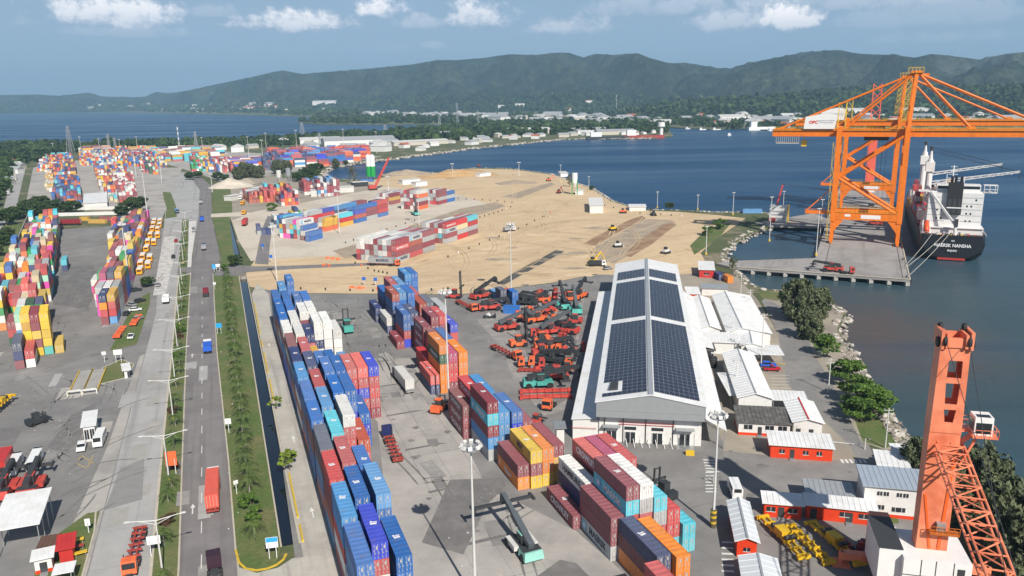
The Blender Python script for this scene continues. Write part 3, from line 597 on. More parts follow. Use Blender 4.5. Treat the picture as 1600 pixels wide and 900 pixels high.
def star_mesh():
    mb = MB(); pts = []
    for i in range(14):
        r = .62 if i % 2 == 0 else .3; a = math.pi/2+math.pi*i/7; pts.append((r*math.cos(a), r*math.sin(a), .004))
    mb.add([(0, 0, .004)]+pts, [(0, 1+i, 1+(i+1) % 14) for i in range(14)]); return mb.mesh('star_emblem', M_LETW, recalc=False)
def square_mesh():
    mb = MB(); mb.add([(-.85, -.85, 0), (.85, -.85, 0), (.85, .85, 0), (-.85, .85, 0)], [(0, 1, 2, 3)]); return mb.mesh('emblem_square', M_LETB, recalc=False)
STAR, SQUARE = star_mesh(), square_mesh()
CONT = []    # every container: dict
def cont(pos, rz, z, col, Lc=12.19, txt=None, side=-1, mark=False, block='', where='', tier=0, flip=False):
    CONT.append(dict(p=Vector((pos[0], pos[1], z)), rz=rz, col=col, L=Lc, txt=txt, side=side, mark=mark, block=block, where=where, tier=tier, flip=flip))
def ystack(block, s, t, cols, where, txt=None, mark=True, Lc=12.19, side=-1):
    p = Y(s+Lc/2, t+CW/2)
    for k, c in enumerate(cols):
        cont(p, YA, .06+k*CT, c, Lc, (txt or {}).get(k), side, mark and k == len(cols)-1, block, where, k)
rc = random.Random(11)
def pick(n, pal): return [rc.choice(pal) for _ in range(n)]
PA = ['blue', 'blue', 'royal', 'dkred', 'red', 'brown', 'navy', 'ltblue', 'dkred', 'rust', 'white']
LANE_A = [12.65, 15.6, 19.0, 21.6, 24.2, 26.8, 29.4]
A0 = [(264, 'blue'), (250, 'blue'), (237, 'blue'), (222.5, 'white'), (208.3, 'brown'), (195, 'navy'), (181.5, 'ltblue'), (167.5, 'blue'), (154.3, 'blue'), (140, 'slate'), (127, 'red'), (113.6, 'ltblue'), (99.6, 'blue')]
for i, (s, c) in enumerate(A0): ystack('A', s, LANE_A[0], pick(4, PA)+[c], '%s stack from the sand, first row from the canal' % ORD[i])
A1 = [(277, 'ltblue'), (261.4, 'blue'), (247, 'blue'), (233, 'white'), (218, 'white'), (203, 'red'), (189.5, 'navy'), (174.6, 'red'), (161.5, 'ltblue'), (146.4, 'cyan'), (132.6, 'red'), (119, 'blue'), (104.4, 'royal')]
for i, (s, c) in enumerate(A1): ystack('A', s, LANE_A[1], (['blue', 'navy', 'white', 'red'] if i == 12 else pick(4, PA))+[c], '%s stack from the sand, second row from the canal' % ORD[i])
AX_ = {2: [(287.5, ['dkred', 'blue', 'navy', 'blue', 'blue']), (258.5, pick(4, PA)+['blue']), (242, pick(4, PA)+['white']), (226, ['dkred', 'blue', 'red', 'navy']), (211, ['red', 'ltblue', 'gold']), (197.3, ['blue', 'dkred', 'navy', 'blue']),
           (183.3, ['blue', 'royal', 'dkred', 'navy', 'blue']), (168.8, ['blue', 'royal', 'blue', 'blue', 'blue']), (154.7, ['blue', 'cyan', 'red', 'red', 'white']), (133, ['royal', 'dkred', 'rust', 'blue']), (118.8, ['royal', 'blue', 'blue', 'blue', 'ltblue']), (104, ['navy', 'royal', 'blue', 'blue'])],
       3: [(258.2, pick(4, PA)+['blue']), (243, pick(4, PA)+['white']), (228, ['white', 'white', 'navy', 'white', 'white']), (197.3, ['blue', 'dkred', 'navy', 'blue']), (183.3, ['dkred', 'royal', 'blue', 'red', 'blue']), (168.8, ['blue', 'royal', 'royal', 'blue', 'blue']), (153.5, ['cyan', 'red', 'rust'])],
       4: [(228, ['white', 'white', 'white', 'white', 'white']), (183.3, ['blue', 'royal', 'royal', 'red', 'salmon']), (167.6, ['blue', 'royal', 'blue'])],
       5: [(227, ['white', 'white', 'white', 'white']), (211, ['red', 'ltblue']), (183.3, ['red', 'red', 'royal', 'red', 'salmon'])],
       6: [(183.3, ['dkred', 'red', 'red', 'red', 'royal'])]}
for ln, lst in AX_.items():
    for i, (s, cols) in enumerate(lst): ystack('A', s, LANE_A[ln], cols, '%s stack from the sand, %s row from the canal' % (ORD[i], ORD[ln]))
LB = [46.6, 49.2, 51.8, 54.4, 57.0, 59.6, 62.2, 64.8]
CR, MK, EV, HS, HP = 'CROWLEY', 'MAERSK', 'EVERGREEN', 'HAMBURG SÜD', 'Hapag-Lloyd'
BB = [  # lane left t, s_front, colours bottom to top, lettering by tier
 (47.0, 235, ['dkred'], {}), (47.6, 253, ['navy', 'white'], {}), (46.6, 268, ['navy', 'navy'], {}),
 (49.6, 236, ['royal', 'red', 'blue', 'blue'], {}), (52.2, 237, ['red', 'dkred', 'blue', 'navy'], {}), (49.8, 253, ['dkred', 'blue', 'navy', 'blue', 'rust'], {}), (52.4, 254, ['dkred', 'blue', 'red', 'blue', 'ltblue'], {}), (55.0, 253, ['dkred', 'blue', 'red', 'blue', 'blue'], {}),
 (52.4, 268, ['dkred', 'blue', 'blue', 'dkred', 'red'], {}), (55.0, 268, ['navy', 'blue', 'blue', 'blue', 'ltblue'], {}), (49.8, 267.5, ['dkred', 'navy', 'navy', 'blue'], {}), (60.4, 281, ['dkred', 'navy', 'blue', 'blue', 'ltblue'], {}), (63.0, 281.5, ['dkred', 'navy', 'blue', 'blue', 'blue'], {}), (57.6, 267, ['red', 'blue', 'blue', 'blue'], {}),
 (57.5, 247, ['red', 'dkred', 'dkred', 'rust'], {}), (60.1, 248, ['red', 'dkred', 'dkred', 'slate'], {}), (58.6, 261, ['red', 'dkred', 'dkred', 'red'], {}), (57.0, 230, ['red', 'dkred', 'dkred', 'dkred'], {}), (59.6, 230, ['dkred', 'red', 'dkred', 'red'], {}), (62.6, 241, ['red', 'dkred', 'dkred', 'grey'], {}), (62.6, 228.5, ['red', 'red', 'royal'], {}),
 (52.0, 220, ['dkred', 'dkred', 'dkred', 'dkred'], {1: CR, 2: CR, 3: CR}), (54.8, 206, ['rust', 'dkred', 'dkred', 'blue'], {}), (52.2, 206, ['orange', 'dkred', 'red', 'brown'], {}),
 (49.7, 193, ['orange', 'orange', 'orange', 'dkgreen', 'orange'], {3: EV}), (52.3, 193.5, ['dkred', 'crimson', 'crimson', 'mauve'], {}), (54.9, 193, ['orange', 'orange', 'orange', 'orange'], {}), (49.2, 206.5, ['dkred', 'crimson'], {}), (47.0, 193, ['navy', 'salmon'], {}),
 (46.9, 163, ['dkred', 'dkred', 'brown'], {0: CR, 1: CR, 2: CR}), (49.5, 163.5, ['dkred', 'red', 'dkred', 'crimson'], {3: CR}), (52.2, 163, ['blue', 'ltblue', 'blue', 'ltblue'], {}), (48.6, 150, ['grey', 'ltblue', 'dkred', 'cyan', 'dkred'], {3: MK}), (51.2, 150.2, ['white', 'ltblue', 'ltblue', 'ltblue'], {}), (53.8, 149.2, ['navy', 'blue', 'royal', 'blue'], {}), (56.4, 149.5, ['dkred', 'red', 'dkred'], {}),
 (49.9, 135.5, ['orange', 'dkred'], {0: 'Hapag'}), (52.5, 135, ['yellow', 'dkred', 'yellow'], {2: 'MSC'}), (55.1, 135.2, ['yellow', 'orange', 'orange'], {}), (57.7, 136, ['yellow', 'gold', 'dkred'], {}),
 (53.9, 118, ['dkred'], {0: CR}), (56.8, 119, ['navy', 'navy', 'white'], {2: 'HAMBURG'}), (55.6, 106.5, ['grey', 'dkred', 'dkred'], {0: MK}), (56.9, 93.8, ['orange', 'brown', 'brown', 'navy'][0:1]+['brown', 'navy'], {}), (54.2, 80.8, ['dkred', 'red', 'red'], {}), (59.5, 92.5, ['rust', 'orange', 'orange'], {}),
 (60.2, 120, ['dkred', 'dkred', 'dkred', 'salmon'], {3: CR, 2: CR}), (62.8, 120, ['dkred', 'dkred', 'red', 'mauve'], {}), (65.4, 120, ['dkred', 'dkred', 'red', 'red'], {}),
 (58.1, 106, ['orange', 'dkred', 'red', 'cyan', 'dkred'], {3: MK}), (60.6, 105.8, ['dkred', 'red', 'red', 'grey', 'white'], {}), (63.1, 105.4, ['dkred', 'red', 'grey', 'cyan'], {}), (65.6, 105.2, ['cyan', 'red', 'red'], {}), (68.1, 104.2, ['cyan', 'cyan'], {}),
]
order = sorted(range(len(BB)), key=lambda i: (-BB[i][1], BB[i][0]))
for rank, i in enumerate(order):
    t, s, cols, tx = BB[i]; ystack('B', s, t, cols, '%s stack counting from the sand, middle block' % ORD[rank], tx)
# left yard, row along the buses -------------------------------------------------
PL = ['red', 'dkred', 'yellow', 'gold', 'orange', 'blue', 'navy', 'slate', 'white', 'pink', 'pink', 'cream', 'grey', 'green', 'royal', 'brown', 'crimson']
LR = [(-44.1, 304, ['dkred', 'crimson', 'orange', 'navy']), (-41.4, 304.5, ['ltblue', 'crimson', 'red', 'gold']), (-46.8, 318, ['pink', 'pink', 'pink', 'grey']), (-44.1, 318, ['pink', 'pink', 'red', 'white']), (-41.4, 318, ['white', 'white', 'grey', 'grey']), (-46.8, 331.5, ['red', 'pink', 'pink', 'pink', 'mauve']), (-44.1, 331.5, ['navy', 'navy', 'slate', 'red', 'slate']), (-41.4, 331.5, ['red', 'dkred', 'brown', 'red', 'gold']), (-49.5, 333, ['grey', 'white', 'red']),
      (-46.8, 345, ['white', 'dkred', 'green', 'green']), (-44.1, 345, ['navy', 'dkred', 'dkred', 'dkred']), (-41.4, 345, ['royal', 'blue', 'blue', 'dkgreen']), (-49.5, 346, ['dkred', 'red', 'navy', 'green']), (-52.1, 347, ['brown', 'pink', 'white'])]
for i, (t, s, cols) in enumerate(LR): ystack('L', s, t, cols, '%s stack from the near end, row beside the buses' % ORD[i], side=1)
k = len(LR)
for i_ in range(14):
    s = 358.5+i_*13.4
    for j in range(9):
        t = -42.0-(s-358)*.022-j*2.65
        if t < -45.5-(s-312)*.088: continue
        n_ = rc.choice((3, 4, 4, 5)) if j < 3 else rc.choice((2, 3, 3, 4)); ystack('L', s, t, pick(n_, PL), '%s stack from the near end, row beside the buses' % ORD[k], side=1); k += 1
# left yard, outer row (turned a little) ------------------------------------------
O2 = G(85, 553); A2 = R_(118); a2 = Vector((math.cos(A2), math.sin(A2), 0)); l2 = Vector((math.cos(A2+math.pi/2), math.sin(A2+math.pi/2), 0))
PO = ['red', 'dkred', 'yellow', 'yellow', 'orange', 'green', 'white', 'blue', 'navy', 'cyan', 'cream', 'grey', 'pink', 'crimson', 'salmon', 'brown', 'dorange', 'white', 'mint']
k = 0
def ostack(i, j, cols, dd=0.0):
    global k
    p = O2+a2*(i*13.1+6.1+dd)+l2*(j*2.6+1.3)
    for q, c in enumerate(cols): cont(p, A2-math.pi/2, .06+q*CT, c, 12.19, None, 1, False, 'O', '%s stack from the near end, outer left row' % ORD[k], q)
    k += 1
ostack(0, -1.1, ['yellow']); ostack(0, 0, ['teal', 'yellow', 'yellow', 'yellow', 'yellow']); ostack(0, 1, ['yellow', 'dkred', 'yellow', 'dkred', 'dkred']); ostack(0, 2, ['red', 'yellow', 'yellow', 'gold', 'yellow'], 1.5)
ostack(-.9, 1.7, ['white', 'red']); ostack(-.9, 2.8, ['dkred', 'navy', 'slate'])
ostack(1.1, 1, ['navy', 'green', 'green', 'green']); ostack(1.1, 2, ['blue', 'mint', 'mint', 'green']); ostack(1.1, 3, ['crimson', 'ltblue', 'white', 'mint']); ostack(1.3, 4, ['dkgreen', 'red', 'dkred'])
ostack(2.1, 1, ['dkred', 'orange', 'navy', 'navy']); ostack(2.1, 2, ['green', 'green', 'dkgreen', 'dkgreen']); ostack(2.1, 3, ['red', 'dkred', 'white', 'white'])
for i in range(3, 23):
    for j in range(0, 7 if i < 15 else 6):
        jj = j-.25*(i-3)*0+ (0 if i % 2 else .1)
        if rc.random() < .06 or (j > 5 and i < 5): continue
        if j == 0 and i in (4, 5, 9): continue
        if i > 19 and rc.random() < .35: continue
        ostack(i, jj+.8, pick(rc.choice((3, 4, 4, 5)), PO))
# sand yard: long sides turned towards the quay -----------------------------------
PS = R_(65.0); us = Vector((math.cos(PS), math.sin(PS), 0)); ls = Vector((math.cos(PS+math.pi/2), math.sin(PS+math.pi/2), 0))
PSC = ['dkred', 'red', 'grey', 'white', 'grey', 'grey', 'white', 'dkred', 'crimson', 'cyan', 'grey', 'dkred', 'brown']
def sgroup(origin, rows, lanes, pal, where, under=None, minn=3):
    for i, (cols, tx) in enumerate(rows):
        for j in range(lanes):
            p = Vector((origin[0], origin[1], 0))+us*(i*12.4+6.1)+ls*(j*2.55+1.25)
            cc = cols if j == 0 else pick(max(minn, len(cols)-(1 if (j >= lanes-2 and rc.random() < .6) else 0)), pal)
            if j and pal is PSC: cc[-1] = rc.choice(('grey', 'white', 'grey', 'dkred', 'red', 'white', 'grey'))
            for q, c in enumerate(cc):
                cont(p, PS-math.pi/2, .06+q*CT, c, 12.19, tx.get(q) if j == 0 else None, 1, False, 'S', '%s, %s bay, %s row' % (where, ORD[i], ORD[j]), q)
sgroup((-55, 371.4), [(['grey', 'dkred', 'crimson', 'dkred'], {0: MK, 2: HS}), (['crimson', 'dkred', 'rust', 'grey'], {0: HS, 3: MK}), (['grey', 'dkred', 'grey', 'dkred'], {0: MK, 2: MK})], 9, PSC, 'nearer sand-yard block')
sgroup((-34.7, 420.2), [(['grey', 'dkred', 'grey', 'crimson'], {0: MK, 2: MK, 3: HS}), (['crimson', 'grey', 'cream', 'crimson'], {1: MK, 3: HS}), (['dkred', 'grey', 'crimson', 'cyan'], {1: MK, 2: HS, 3: MK})], 6, PSC, 'farther sand-yard block')
sgroup((-111.8, 433.2), [(['blue', 'blue'], {})], 1, PSC, 'blue pair at the pale apron')
sgroup((-115.5, 437.8), [(['dkred', 'white', 'blue'], {})], 1, PSC, 'stack by the blue pair')
sgroup((-118.5, 442.0), [(['grey', 'cyan', 'white', 'white'], {2: MK, 3: MK})], 6, ['cyan', 'grey', 'dkred', 'red', 'pink', 'gold', 'navy', 'white', 'grey'], 'west apron block', minn=4)
sgroup((-110.2, 467.2), [(['dorange', 'gold', 'gold'], {0: 'Hapag'})], 2, PSC, 'golden apron stack'); sgroup((-104, 483.2), [(['gold', 'crimson', 'cyan'], {1: HS, 2: MK})], 2, PSC, 'cyan topped apron stack')
sgroup((-98.0, 497.2), [(['blue', 'rust', 'royal', 'blue'], {}), (['grey', 'dkred', 'dkred', 'blue'], {0: MK})], 2, ['navy', 'blue', 'red', 'dkred'], 'east apron block')
sgroup((-87.5, 520.8), [(['blue', 'red', 'red', 'red'], {})], 5, ['navy', 'navy', 'slate', 'red', 'grey'], 'tall navy fronted block')
sgroup((-126, 496), [(['dkred', 'crimson', 'grey'], {}), (['red', 'crimson', 'royal'], {}), (['grey', 'navy', 'ltblue'], {}), (['blue', 'blue', 'ltblue'], {}), (['red', 'dkred', 'dkred'], {})], 3, PSC, 'rear apron block')
sgroup((-134, 478), [(['ltblue', 'ltblue', 'ltblue'], {})], 4, ['ltblue', 'blue', 'cyan', 'grey'], 'light blue apron stack')
sgroup((-64, 554.7), [(['dorange', 'dkred', 'grey', 'dorange', 'white'], {0: 'Hapag', 2: MK, 3: 'Hapag'})], 6, PSC, 'orange and grey far stack'); sgroup((-52.5, 580.3), [(['dkred', 'grey', 'dkred', 'dkred'], {1: MK}), (['blue', 'grey', 'blue'], {})], 6, PSC, 'dark red far stack')
sgroup((-88, 585), [(['dkred', 'gold', 'dkred'], {}), (['gold', 'dkred', 'grey'], {})], 5, PSC, 'golden far stack')
# containers lying singly
for px, py, rz, col, n_, Lc in ((120, 352, R_(-4), 'dkred', 1, 12.19),):
    pass
for (px, py, rz, cols, Lc, wh) in ((783, 472, .35, ['navy', 'slate'], 6.06, 'among parked machines'), (773, 464, .35, ['ltblue'], 6.06, 'among parked machines'), (801, 475, .35, ['blue', 'blue'], 6.06, 'among parked machines'), (800, 489, R_(80), ['blue'], 6.06, 'lying crosswise among parked machines'), (794, 463, .3, ['dorange'], 6.06, 'among parked machines'),
                                   (1137, 440, .1, ['orange'], 6.06, 'by the shore trestle'), (1123, 436, .1, ['navy'], 6.06, 'by the shore trestle'), (1175, 333, R_(85), ['ltblue'], 12.19, 'at the root of the quay'), (103, 420, R_(25), ['navy', 'cyan'], 12.19, 'alone in the left yard'),
                                   (153, 349, R_(82), ['gold'], 12.19, 'end of the left yard'), (170, 345, R_(82), ['dkred'], 12.19, 'end of the left yard'), (133, 345, R_(82), ['gold'], 6.06, 'end of the left yard'), (574, 284, R_(80), ['blue'], 12.19, 'beside the silos')):
    p = G(px, py)
    for q, c in enumerate(cols): cont(p, rz, .06+q*CT, c, Lc, None, -1, False, 'X', wh, q)
# far yards: axis, corner in pixels, columns, rows
def mass(px, py, rz, ni, nj, nmin, nmax, pal, skip=.1, Lc=12.19, gap=1.0, gj=.15):
    o = G(px, py); u = Vector((-math.sin(rz), math.cos(rz), 0)); v = Vector((math.cos(rz), math.sin(rz), 0))
    for i in range(ni):
        hcol = rc.choice(pal)
        for j in range(nj):
            if rc.random() < skip: continue
            p = o+u*(i*(Lc+gap)+Lc/2)+v*(j*(CW+gj)+CW/2)
            for q in range(rc.randint(nmin, nmax)):
                cont(p, rz, .06+q*CT, hcol if rc.random() < .35 else rc.choice(pal), Lc, None, -1, False, 'F', '', q)
PF = ['red', 'dkred', 'white', 'orange', 'blue', 'navy', 'cyan', 'gold', 'yellow', 'white', 'brown', 'red', 'dkred', 'dorange', 'cream', 'blue', 'grey']
A28 = R_(28)
def inpoly(x, y, poly):
    c = False
    for (x1, y1), (x2, y2) in zip(poly, poly[1:]+poly[:1]):
        if (y1 > y) != (y2 > y) and x < (x2-x1)*(y-y1)/(y2-y1)+x1: c = not c
    return c
def field(poly, rz, nmin, nmax, pal, skip=.08, Lc=12.19, gap=1.1, aisle=0):
    w = [G(x, y) for x, y in poly]; wp = [(p.x, p.y) for p in w]; u = Vector((-math.sin(rz), math.cos(rz), 0)); v = Vector((math.cos(rz), math.sin(rz), 0)); o = w[0]
    us_ = [(p-o).dot(u) for p in w]; vs2 = [(p-o).dot(v) for p in w]
    i0, i1 = int(min(us_)/(Lc+gap))-1, int(max(us_)/(Lc+gap))+1; j0, j1 = int(min(vs2)/2.6)-1, int(max(vs2)/2.6)+1
    for i in range(i0, i1):
        hc = rc.choice(pal); hn = rc.randint(nmin, nmax)
        if rc.random() < skip: continue
        for j in range(j0, j1):
            if aisle and (j-j0) % aisle >= aisle-2: continue
            p = o+u*(i*(Lc+gap)+Lc/2)+v*(j*2.6+CW/2)
            if not inpoly(p.x, p.y, wp) or rc.random() < skip*.6: continue
            if rc.random() < .25: hc = rc.choice(pal); hn = rc.randint(nmin, nmax)
            for q in range(max(1, hn+rc.choice((0, 0, 0, -1)))): cont(p, rz, .06+q*CT, hc if rc.random() < .4 else rc.choice(pal), Lc, None, -1, False, 'F', '', q)
field([(82, 318), (131, 317), (122, 286), (88, 286)], A28, 2, 3, ['blue', 'navy', 'dkred', 'red', 'blue', 'navy', 'cyan', 'brown', 'orange'], .02)
field([(72, 300), (86, 300), (80, 262), (72, 262)], A28, 1, 1, ['cream', 'gold', 'white', 'orange'], .2); field([(88, 284), (124, 284), (112, 246), (80, 246)], A28, 1, 3, PF, .1)
field([(187, 317), (215, 317), (208, 284), (176, 286)], A28, 3, 4, ['white', 'dkred', 'red', 'brown', 'white'], .02); field([(160, 312), (186, 316), (172, 272), (144, 262)], A28, 1, 3, PF, .15); field([(172, 284), (208, 284), (186, 246), (150, 246)], A28, 1, 3, PF, .1)
field([(152, 262), (200, 268), (188, 242), (142, 242)], A28, 2, 4, PF, .08); field([(58, 268), (84, 268), (84, 240), (66, 241)], A28, 1, 2, PF, .2); field([(125, 258), (152, 260), (144, 238), (122, 238)], A28, 2, 3, PF, .1, aisle=12); field([(186, 258), (260, 262), (252, 238), (180, 238)], A28, 2, 4, PF, .1, aisle=14); field([(250, 252), (300, 252), (296, 244), (254, 244)], R_(118), 2, 4, ['dkred', 'white', 'gold', 'navy', 'red', 'cyan'], .05); field([(222, 268), (246, 274), (236, 246), (208, 246)], A28, 3, 4, ['orange', 'red', 'navy', 'dkgreen', 'white', 'red', 'mint'], .06)
field([(130, 245), (180, 245), (176, 237), (132, 237)], R_(118), 3, 4, ['red', 'dkred', 'gold', 'navy', 'white', 'dkred'], .05); field([(205, 245), (345, 247), (345, 238), (205, 238)], R_(118), 3, 4, ['dkred', 'white', 'gold', 'navy', 'cyan', 'dkred', 'red', 'gold', 'white'], .05)
field([(300, 268), (318, 268), (314, 252), (298, 252)], A28, 2, 4, ['green', 'red', 'white', 'cyan']); field([(318, 268), (350, 270), (346, 256), (322, 256)], R_(25), 2, 4, PF)
field([(344, 270), (364, 270), (362, 258), (344, 258)], R_(25), 3, 4, ['red', 'dkred', 'salmon', 'white', 'red'], .05); field([(364, 268), (412, 268), (410, 254), (364, 254)], R_(115), 3, 4, ['blue', 'royal', 'dorange', 'gold', 'red', 'dkred', 'white'], .05); field([(412, 266), (440, 266), (440, 254), (412, 254)], R_(25), 4, 5, ['slate', 'navy', 'dkred', 'blue', 'navy'], .03)
field([(440, 262), (505, 260), (560, 251), (572, 246), (440, 250)], R_(115), 3, 5, ['blue', 'blue', 'dkred', 'red', 'dorange', 'ltblue', 'white', 'navy', 'royal', 'dkred'], .06); field([(415, 252), (440, 251), (575, 245), (570, 240), (420, 244)], R_(115), 3, 5, ['dkred', 'red', 'salmon', 'white', 'dorange', 'blue', 'brown', 'red'], .06)
mass(390, 318, R_(25), 3, 9, 1, 3, ['red', 'dkred', 'gold', 'salmon', 'rust', 'white'], .2); mass(418, 305, R_(25), 2, 8, 1, 3, ['salmon', 'red', 'dkred', 'gold', 'cyan'], .2); mass(440, 322, R_(25), 2, 6, 2, 4, ['salmon', 'dorange', 'navy', 'red', 'gold', 'white'], .1); mass(476, 305, R_(25), 3, 5, 3, 4, ['red', 'dkred', 'ltblue', 'white'], .1); mass(497, 308, R_(25), 3, 7, 3, 5, ['white', 'white', 'grey', 'ltblue', 'navy', 'dkred'], .08); mass(416, 352, R_(25), 1, 6, 1, 2, ['navy', 'white', 'dkred', 'green', 'gold'], .2)
mass(402, 368, R_(20), 1, 4, 1, 2, ['navy', 'white', 'grey'], .1); mass(455, 338, R_(25), 1, 5, 1, 2, ['navy', 'green', 'yellow', 'white'], .2)
# which ones stand free enough to be seen ------------------------------------------
def emit_containers():
    cells = {}
    for c in CONT:
        p = c['p']; cells.setdefault((int(p.x//6), int(p.y//6)), []).append(c)
    def near(q, z):
        for ix in (-1, 0, 1):
            for iy in (-1, 0, 1):
                for o in cells.get((int(q.x//6)+ix, int(q.y//6)+iy), ()):
                    if abs(o['p'].z-z) < .6:
                        d = Vector((q.x-o['p'].x, q.y-o['p'].y, 0)); u = Vector((-math.sin(o['rz']), math.cos(o['rz']), 0)); v = Vector((math.cos(o['rz']), math.sin(o['rz']), 0))
                        if abs(d.dot(u)) < o['L']/2+.1 and abs(d.dot(v)) < CW/2+.05: return True
        return False
    # nested cells are 6 m, so search a container length either way
    def near2(q, z):
        for ix in range(-2, 3):
            for iy in range(-2, 3):
                for o in cells.get((int(q.x//6)+ix, int(q.y//6)+iy), ()):
                    if abs(o['p'].z-z) < .6:
                        d = Vector((q.x-o['p'].x, q.y-o['p'].y, 0)); u = Vector((-math.sin(o['rz']), math.cos(o['rz']), 0)); v = Vector((math.cos(o['rz']), math.sin(o['rz']), 0))
                        if abs(d.dot(u)) < o['L']/2+.1 and abs(d.dot(v)) < CW/2+.05: return True
        return False
    camp = Vector((0, 0, CAM_H))
    for c in CONT:
        p = c['p']; u = Vector((-math.sin(c['rz']), math.cos(c['rz']), 0)); v = Vector((math.cos(c['rz']), math.sin(c['rz']), 0)); to = camp-p
        d = to.length; c['d'] = d
        if d > 620: c['score'] = 0.0; continue
        sv = v if v.dot(to) > 0 else -v; su = u if u.dot(to) > 0 else -u
        area = 0.0
        if not near2(p, p.z+CT): area += c['L']*CW*to.z/d
        k1 = sum(near2(p+sv*2.9+u*(f*c['L']), p.z) for f in (-.35, 0, .35)); area += (3-k1)/3*c['L']*CT*abs(sv.dot(to))/d
        k2 = near2(p+su*(c['L']/2+2.2), p.z); area += (0 if k2 else 1)*CW*CT*abs(su.dot(to))/d
        # out of frame
        dd = Vector((p.x, p.y*math.cos(PITCH)-(p.z-CAM_H)*math.sin(PITCH), p.y*math.sin(PITCH)+(p.z-CAM_H)*math.cos(PITCH)))
        if abs(dd.x/dd.y) > .68 or abs(dd.z/dd.y) > .40: area *= .05
        c['score'] = area/d**2
    ranked = sorted(CONT, key=lambda c: -c['score']); keep = [c for c in ranked[:300] if c['score'] > 0]; ids = {id(c) for c in keep}
    used = {}
    for c in keep:
        col = LIN[c['col']]; j = 1+(rc.random()-.5)*.3; fd = .03+rc.random()*.2; color = tuple(min(1, (x*j)*(1-fd)+.42*fd) for x in col)
        if c['where']:
            tier = ORD[c['tier']]+' tier' if c['tier'] else 'ground tier'
            lab = '%s container, %s, %s' % (CNAME[c['col']], tier, c['where'])
        else: lab = '%s container in the far yards' % CNAME[c['col']]
        o = obj('shipping_container', CM[c['L']], None, lab, 'container', 'stacked shipping containers', None, c['p'], c['rz'], color)
        flip = 1
        for sx in (-1, 1):
            d = obj('door', DOOR, o, loc=(sx*(CW/4-.03), -c['L']/2+.06, 0), color=color); obj('lock_rods', RODS, d)
        if c['mark'] and rc.random() < .75: obj('roof_number', ROOFMARK, o, loc=(rc.uniform(-.2, .2), rc.uniform(-.6, .6), CT-.015), rz=rc.uniform(-.3, .3))
        if c['txt']:
            light = c['col'] in ('grey', 'white', 'cream', 'yellow', 'gold')
            tm = M_LETK if light else M_LETW; t = c['txt']; size = 1.75 if len(t) < 8 else 1.35
            sx = c['side']; x = sx*(CW/2+.012)
            mat = Matrix.Translation((x, (0 if t != MK else sx*1.0), CT*.48)) @ Matrix(((0, 0, sx, 0), (sx, 0, 0, 0), (0, 1, 0, 0), (0, 0, 0, 1)))
            l = obj('lettering', text_mesh(t, tm, size, .03), o); l.matrix_local = mat
            if t == MK:
                e = obj('emblem_square', SQUARE, o); e.matrix_local = Matrix.Translation((x, -sx*4.3, CT*.48)) @ Matrix(((0, 0, sx, 0), (sx, 0, 0, 0), (0, 1, 0, 0), (0, 0, 0, 1)))
                obj('star_emblem', STAR, e)
            if t in (HS, 'Hapag'):
                e = obj('star_emblem', STAR, o); e.matrix_local = Matrix.Translation((x, -sx*4.9, CT*.48)) @ Matrix(((0, 0, sx, 0), (sx, 0, 0, 0), (0, 1, 0, 0), (0, 0, 0, 1)))
    # the rest: far stacks and the cores of the near ones, one mass
    vs_, fs_, cs_ = [], [], []
    for c in CONT:
        if id(c) in ids: continue
        u = Vector((-math.sin(c['rz']), math.cos(c['rz']), 0)); v = Vector((math.cos(c['rz']), math.sin(c['rz']), 0)); p = c['p']; o = len(vs_)
        inset = .0
        for z in (.06, CT-.05):
            for a, b in ((-1, -1), (1, -1), (1, 1), (-1, 1)):
                q = p+v*(a*(CW/2-.03))+u*(b*(c['L']/2-.03)); vs_.append((q.x, q.y, p.z+z))
        fs_ += [(o, o+3, o+2, o+1), (o+4, o+5, o+6, o+7), (o, o+1, o+5, o+4), (o+1, o+2, o+6, o+5), (o+2, o+3, o+7, o+6), (o+3, o, o+4, o+7)]
        j = 1+(rc.random()-.5)*.3; fd = .08+rc.random()*.2; col = tuple(min(1, x*j*(1-fd)+.38*fd) for x in LIN[c['col']]); cs_ += [col]*6
    me = bpy.data.meshes.new('container_mass'); me.from_pydata(vs_, [], fs_)
    at = me.color_attributes.new('Col', 'FLOAT_COLOR', 'CORNER'); arr = np.ones((len(fs_)*4, 4), np.float32); arr[:, :3] = np.repeat(np.array(cs_, np.float32), 4, axis=0); at.data.foreach_set('color', arr.ravel())
    m = material('container_mass_paint', attr='Col', rough=.55, var=.12, vscale=.6, spec=.3); me.materials.append(m)
    # corrugation as fine relief
    nt = m.node_tree; N = nt.nodes; L = nt.links; wv = N.new('ShaderNodeTexWave'); wv.inputs['Scale'].default_value = .55; wv.bands_direction = 'Y'; g2 = N.new('ShaderNodeNewGeometry'); L.new(g2.outputs['Position'], wv.inputs['Vector'])
    bn = N.new('ShaderNodeBump'); bn.inputs['Strength'].default_value = .35; bn.inputs['Distance'].default_value = .08; L.new(wv.outputs['Fac'], bn.inputs['Height']); L.new(bn.outputs[0], N['Principled BSDF'].inputs['Normal'])
    obj('container_mass', me, label='stacked containers of many colours filling the far yards and stack cores', cat='containers', kind='stuff')
    print('containers', len(CONT), 'individual', len(keep))
emit_containers()
sc.world.cycles.sampling_method = 'MANUAL'; sc.world.cycles.sample_map_resolution = 512
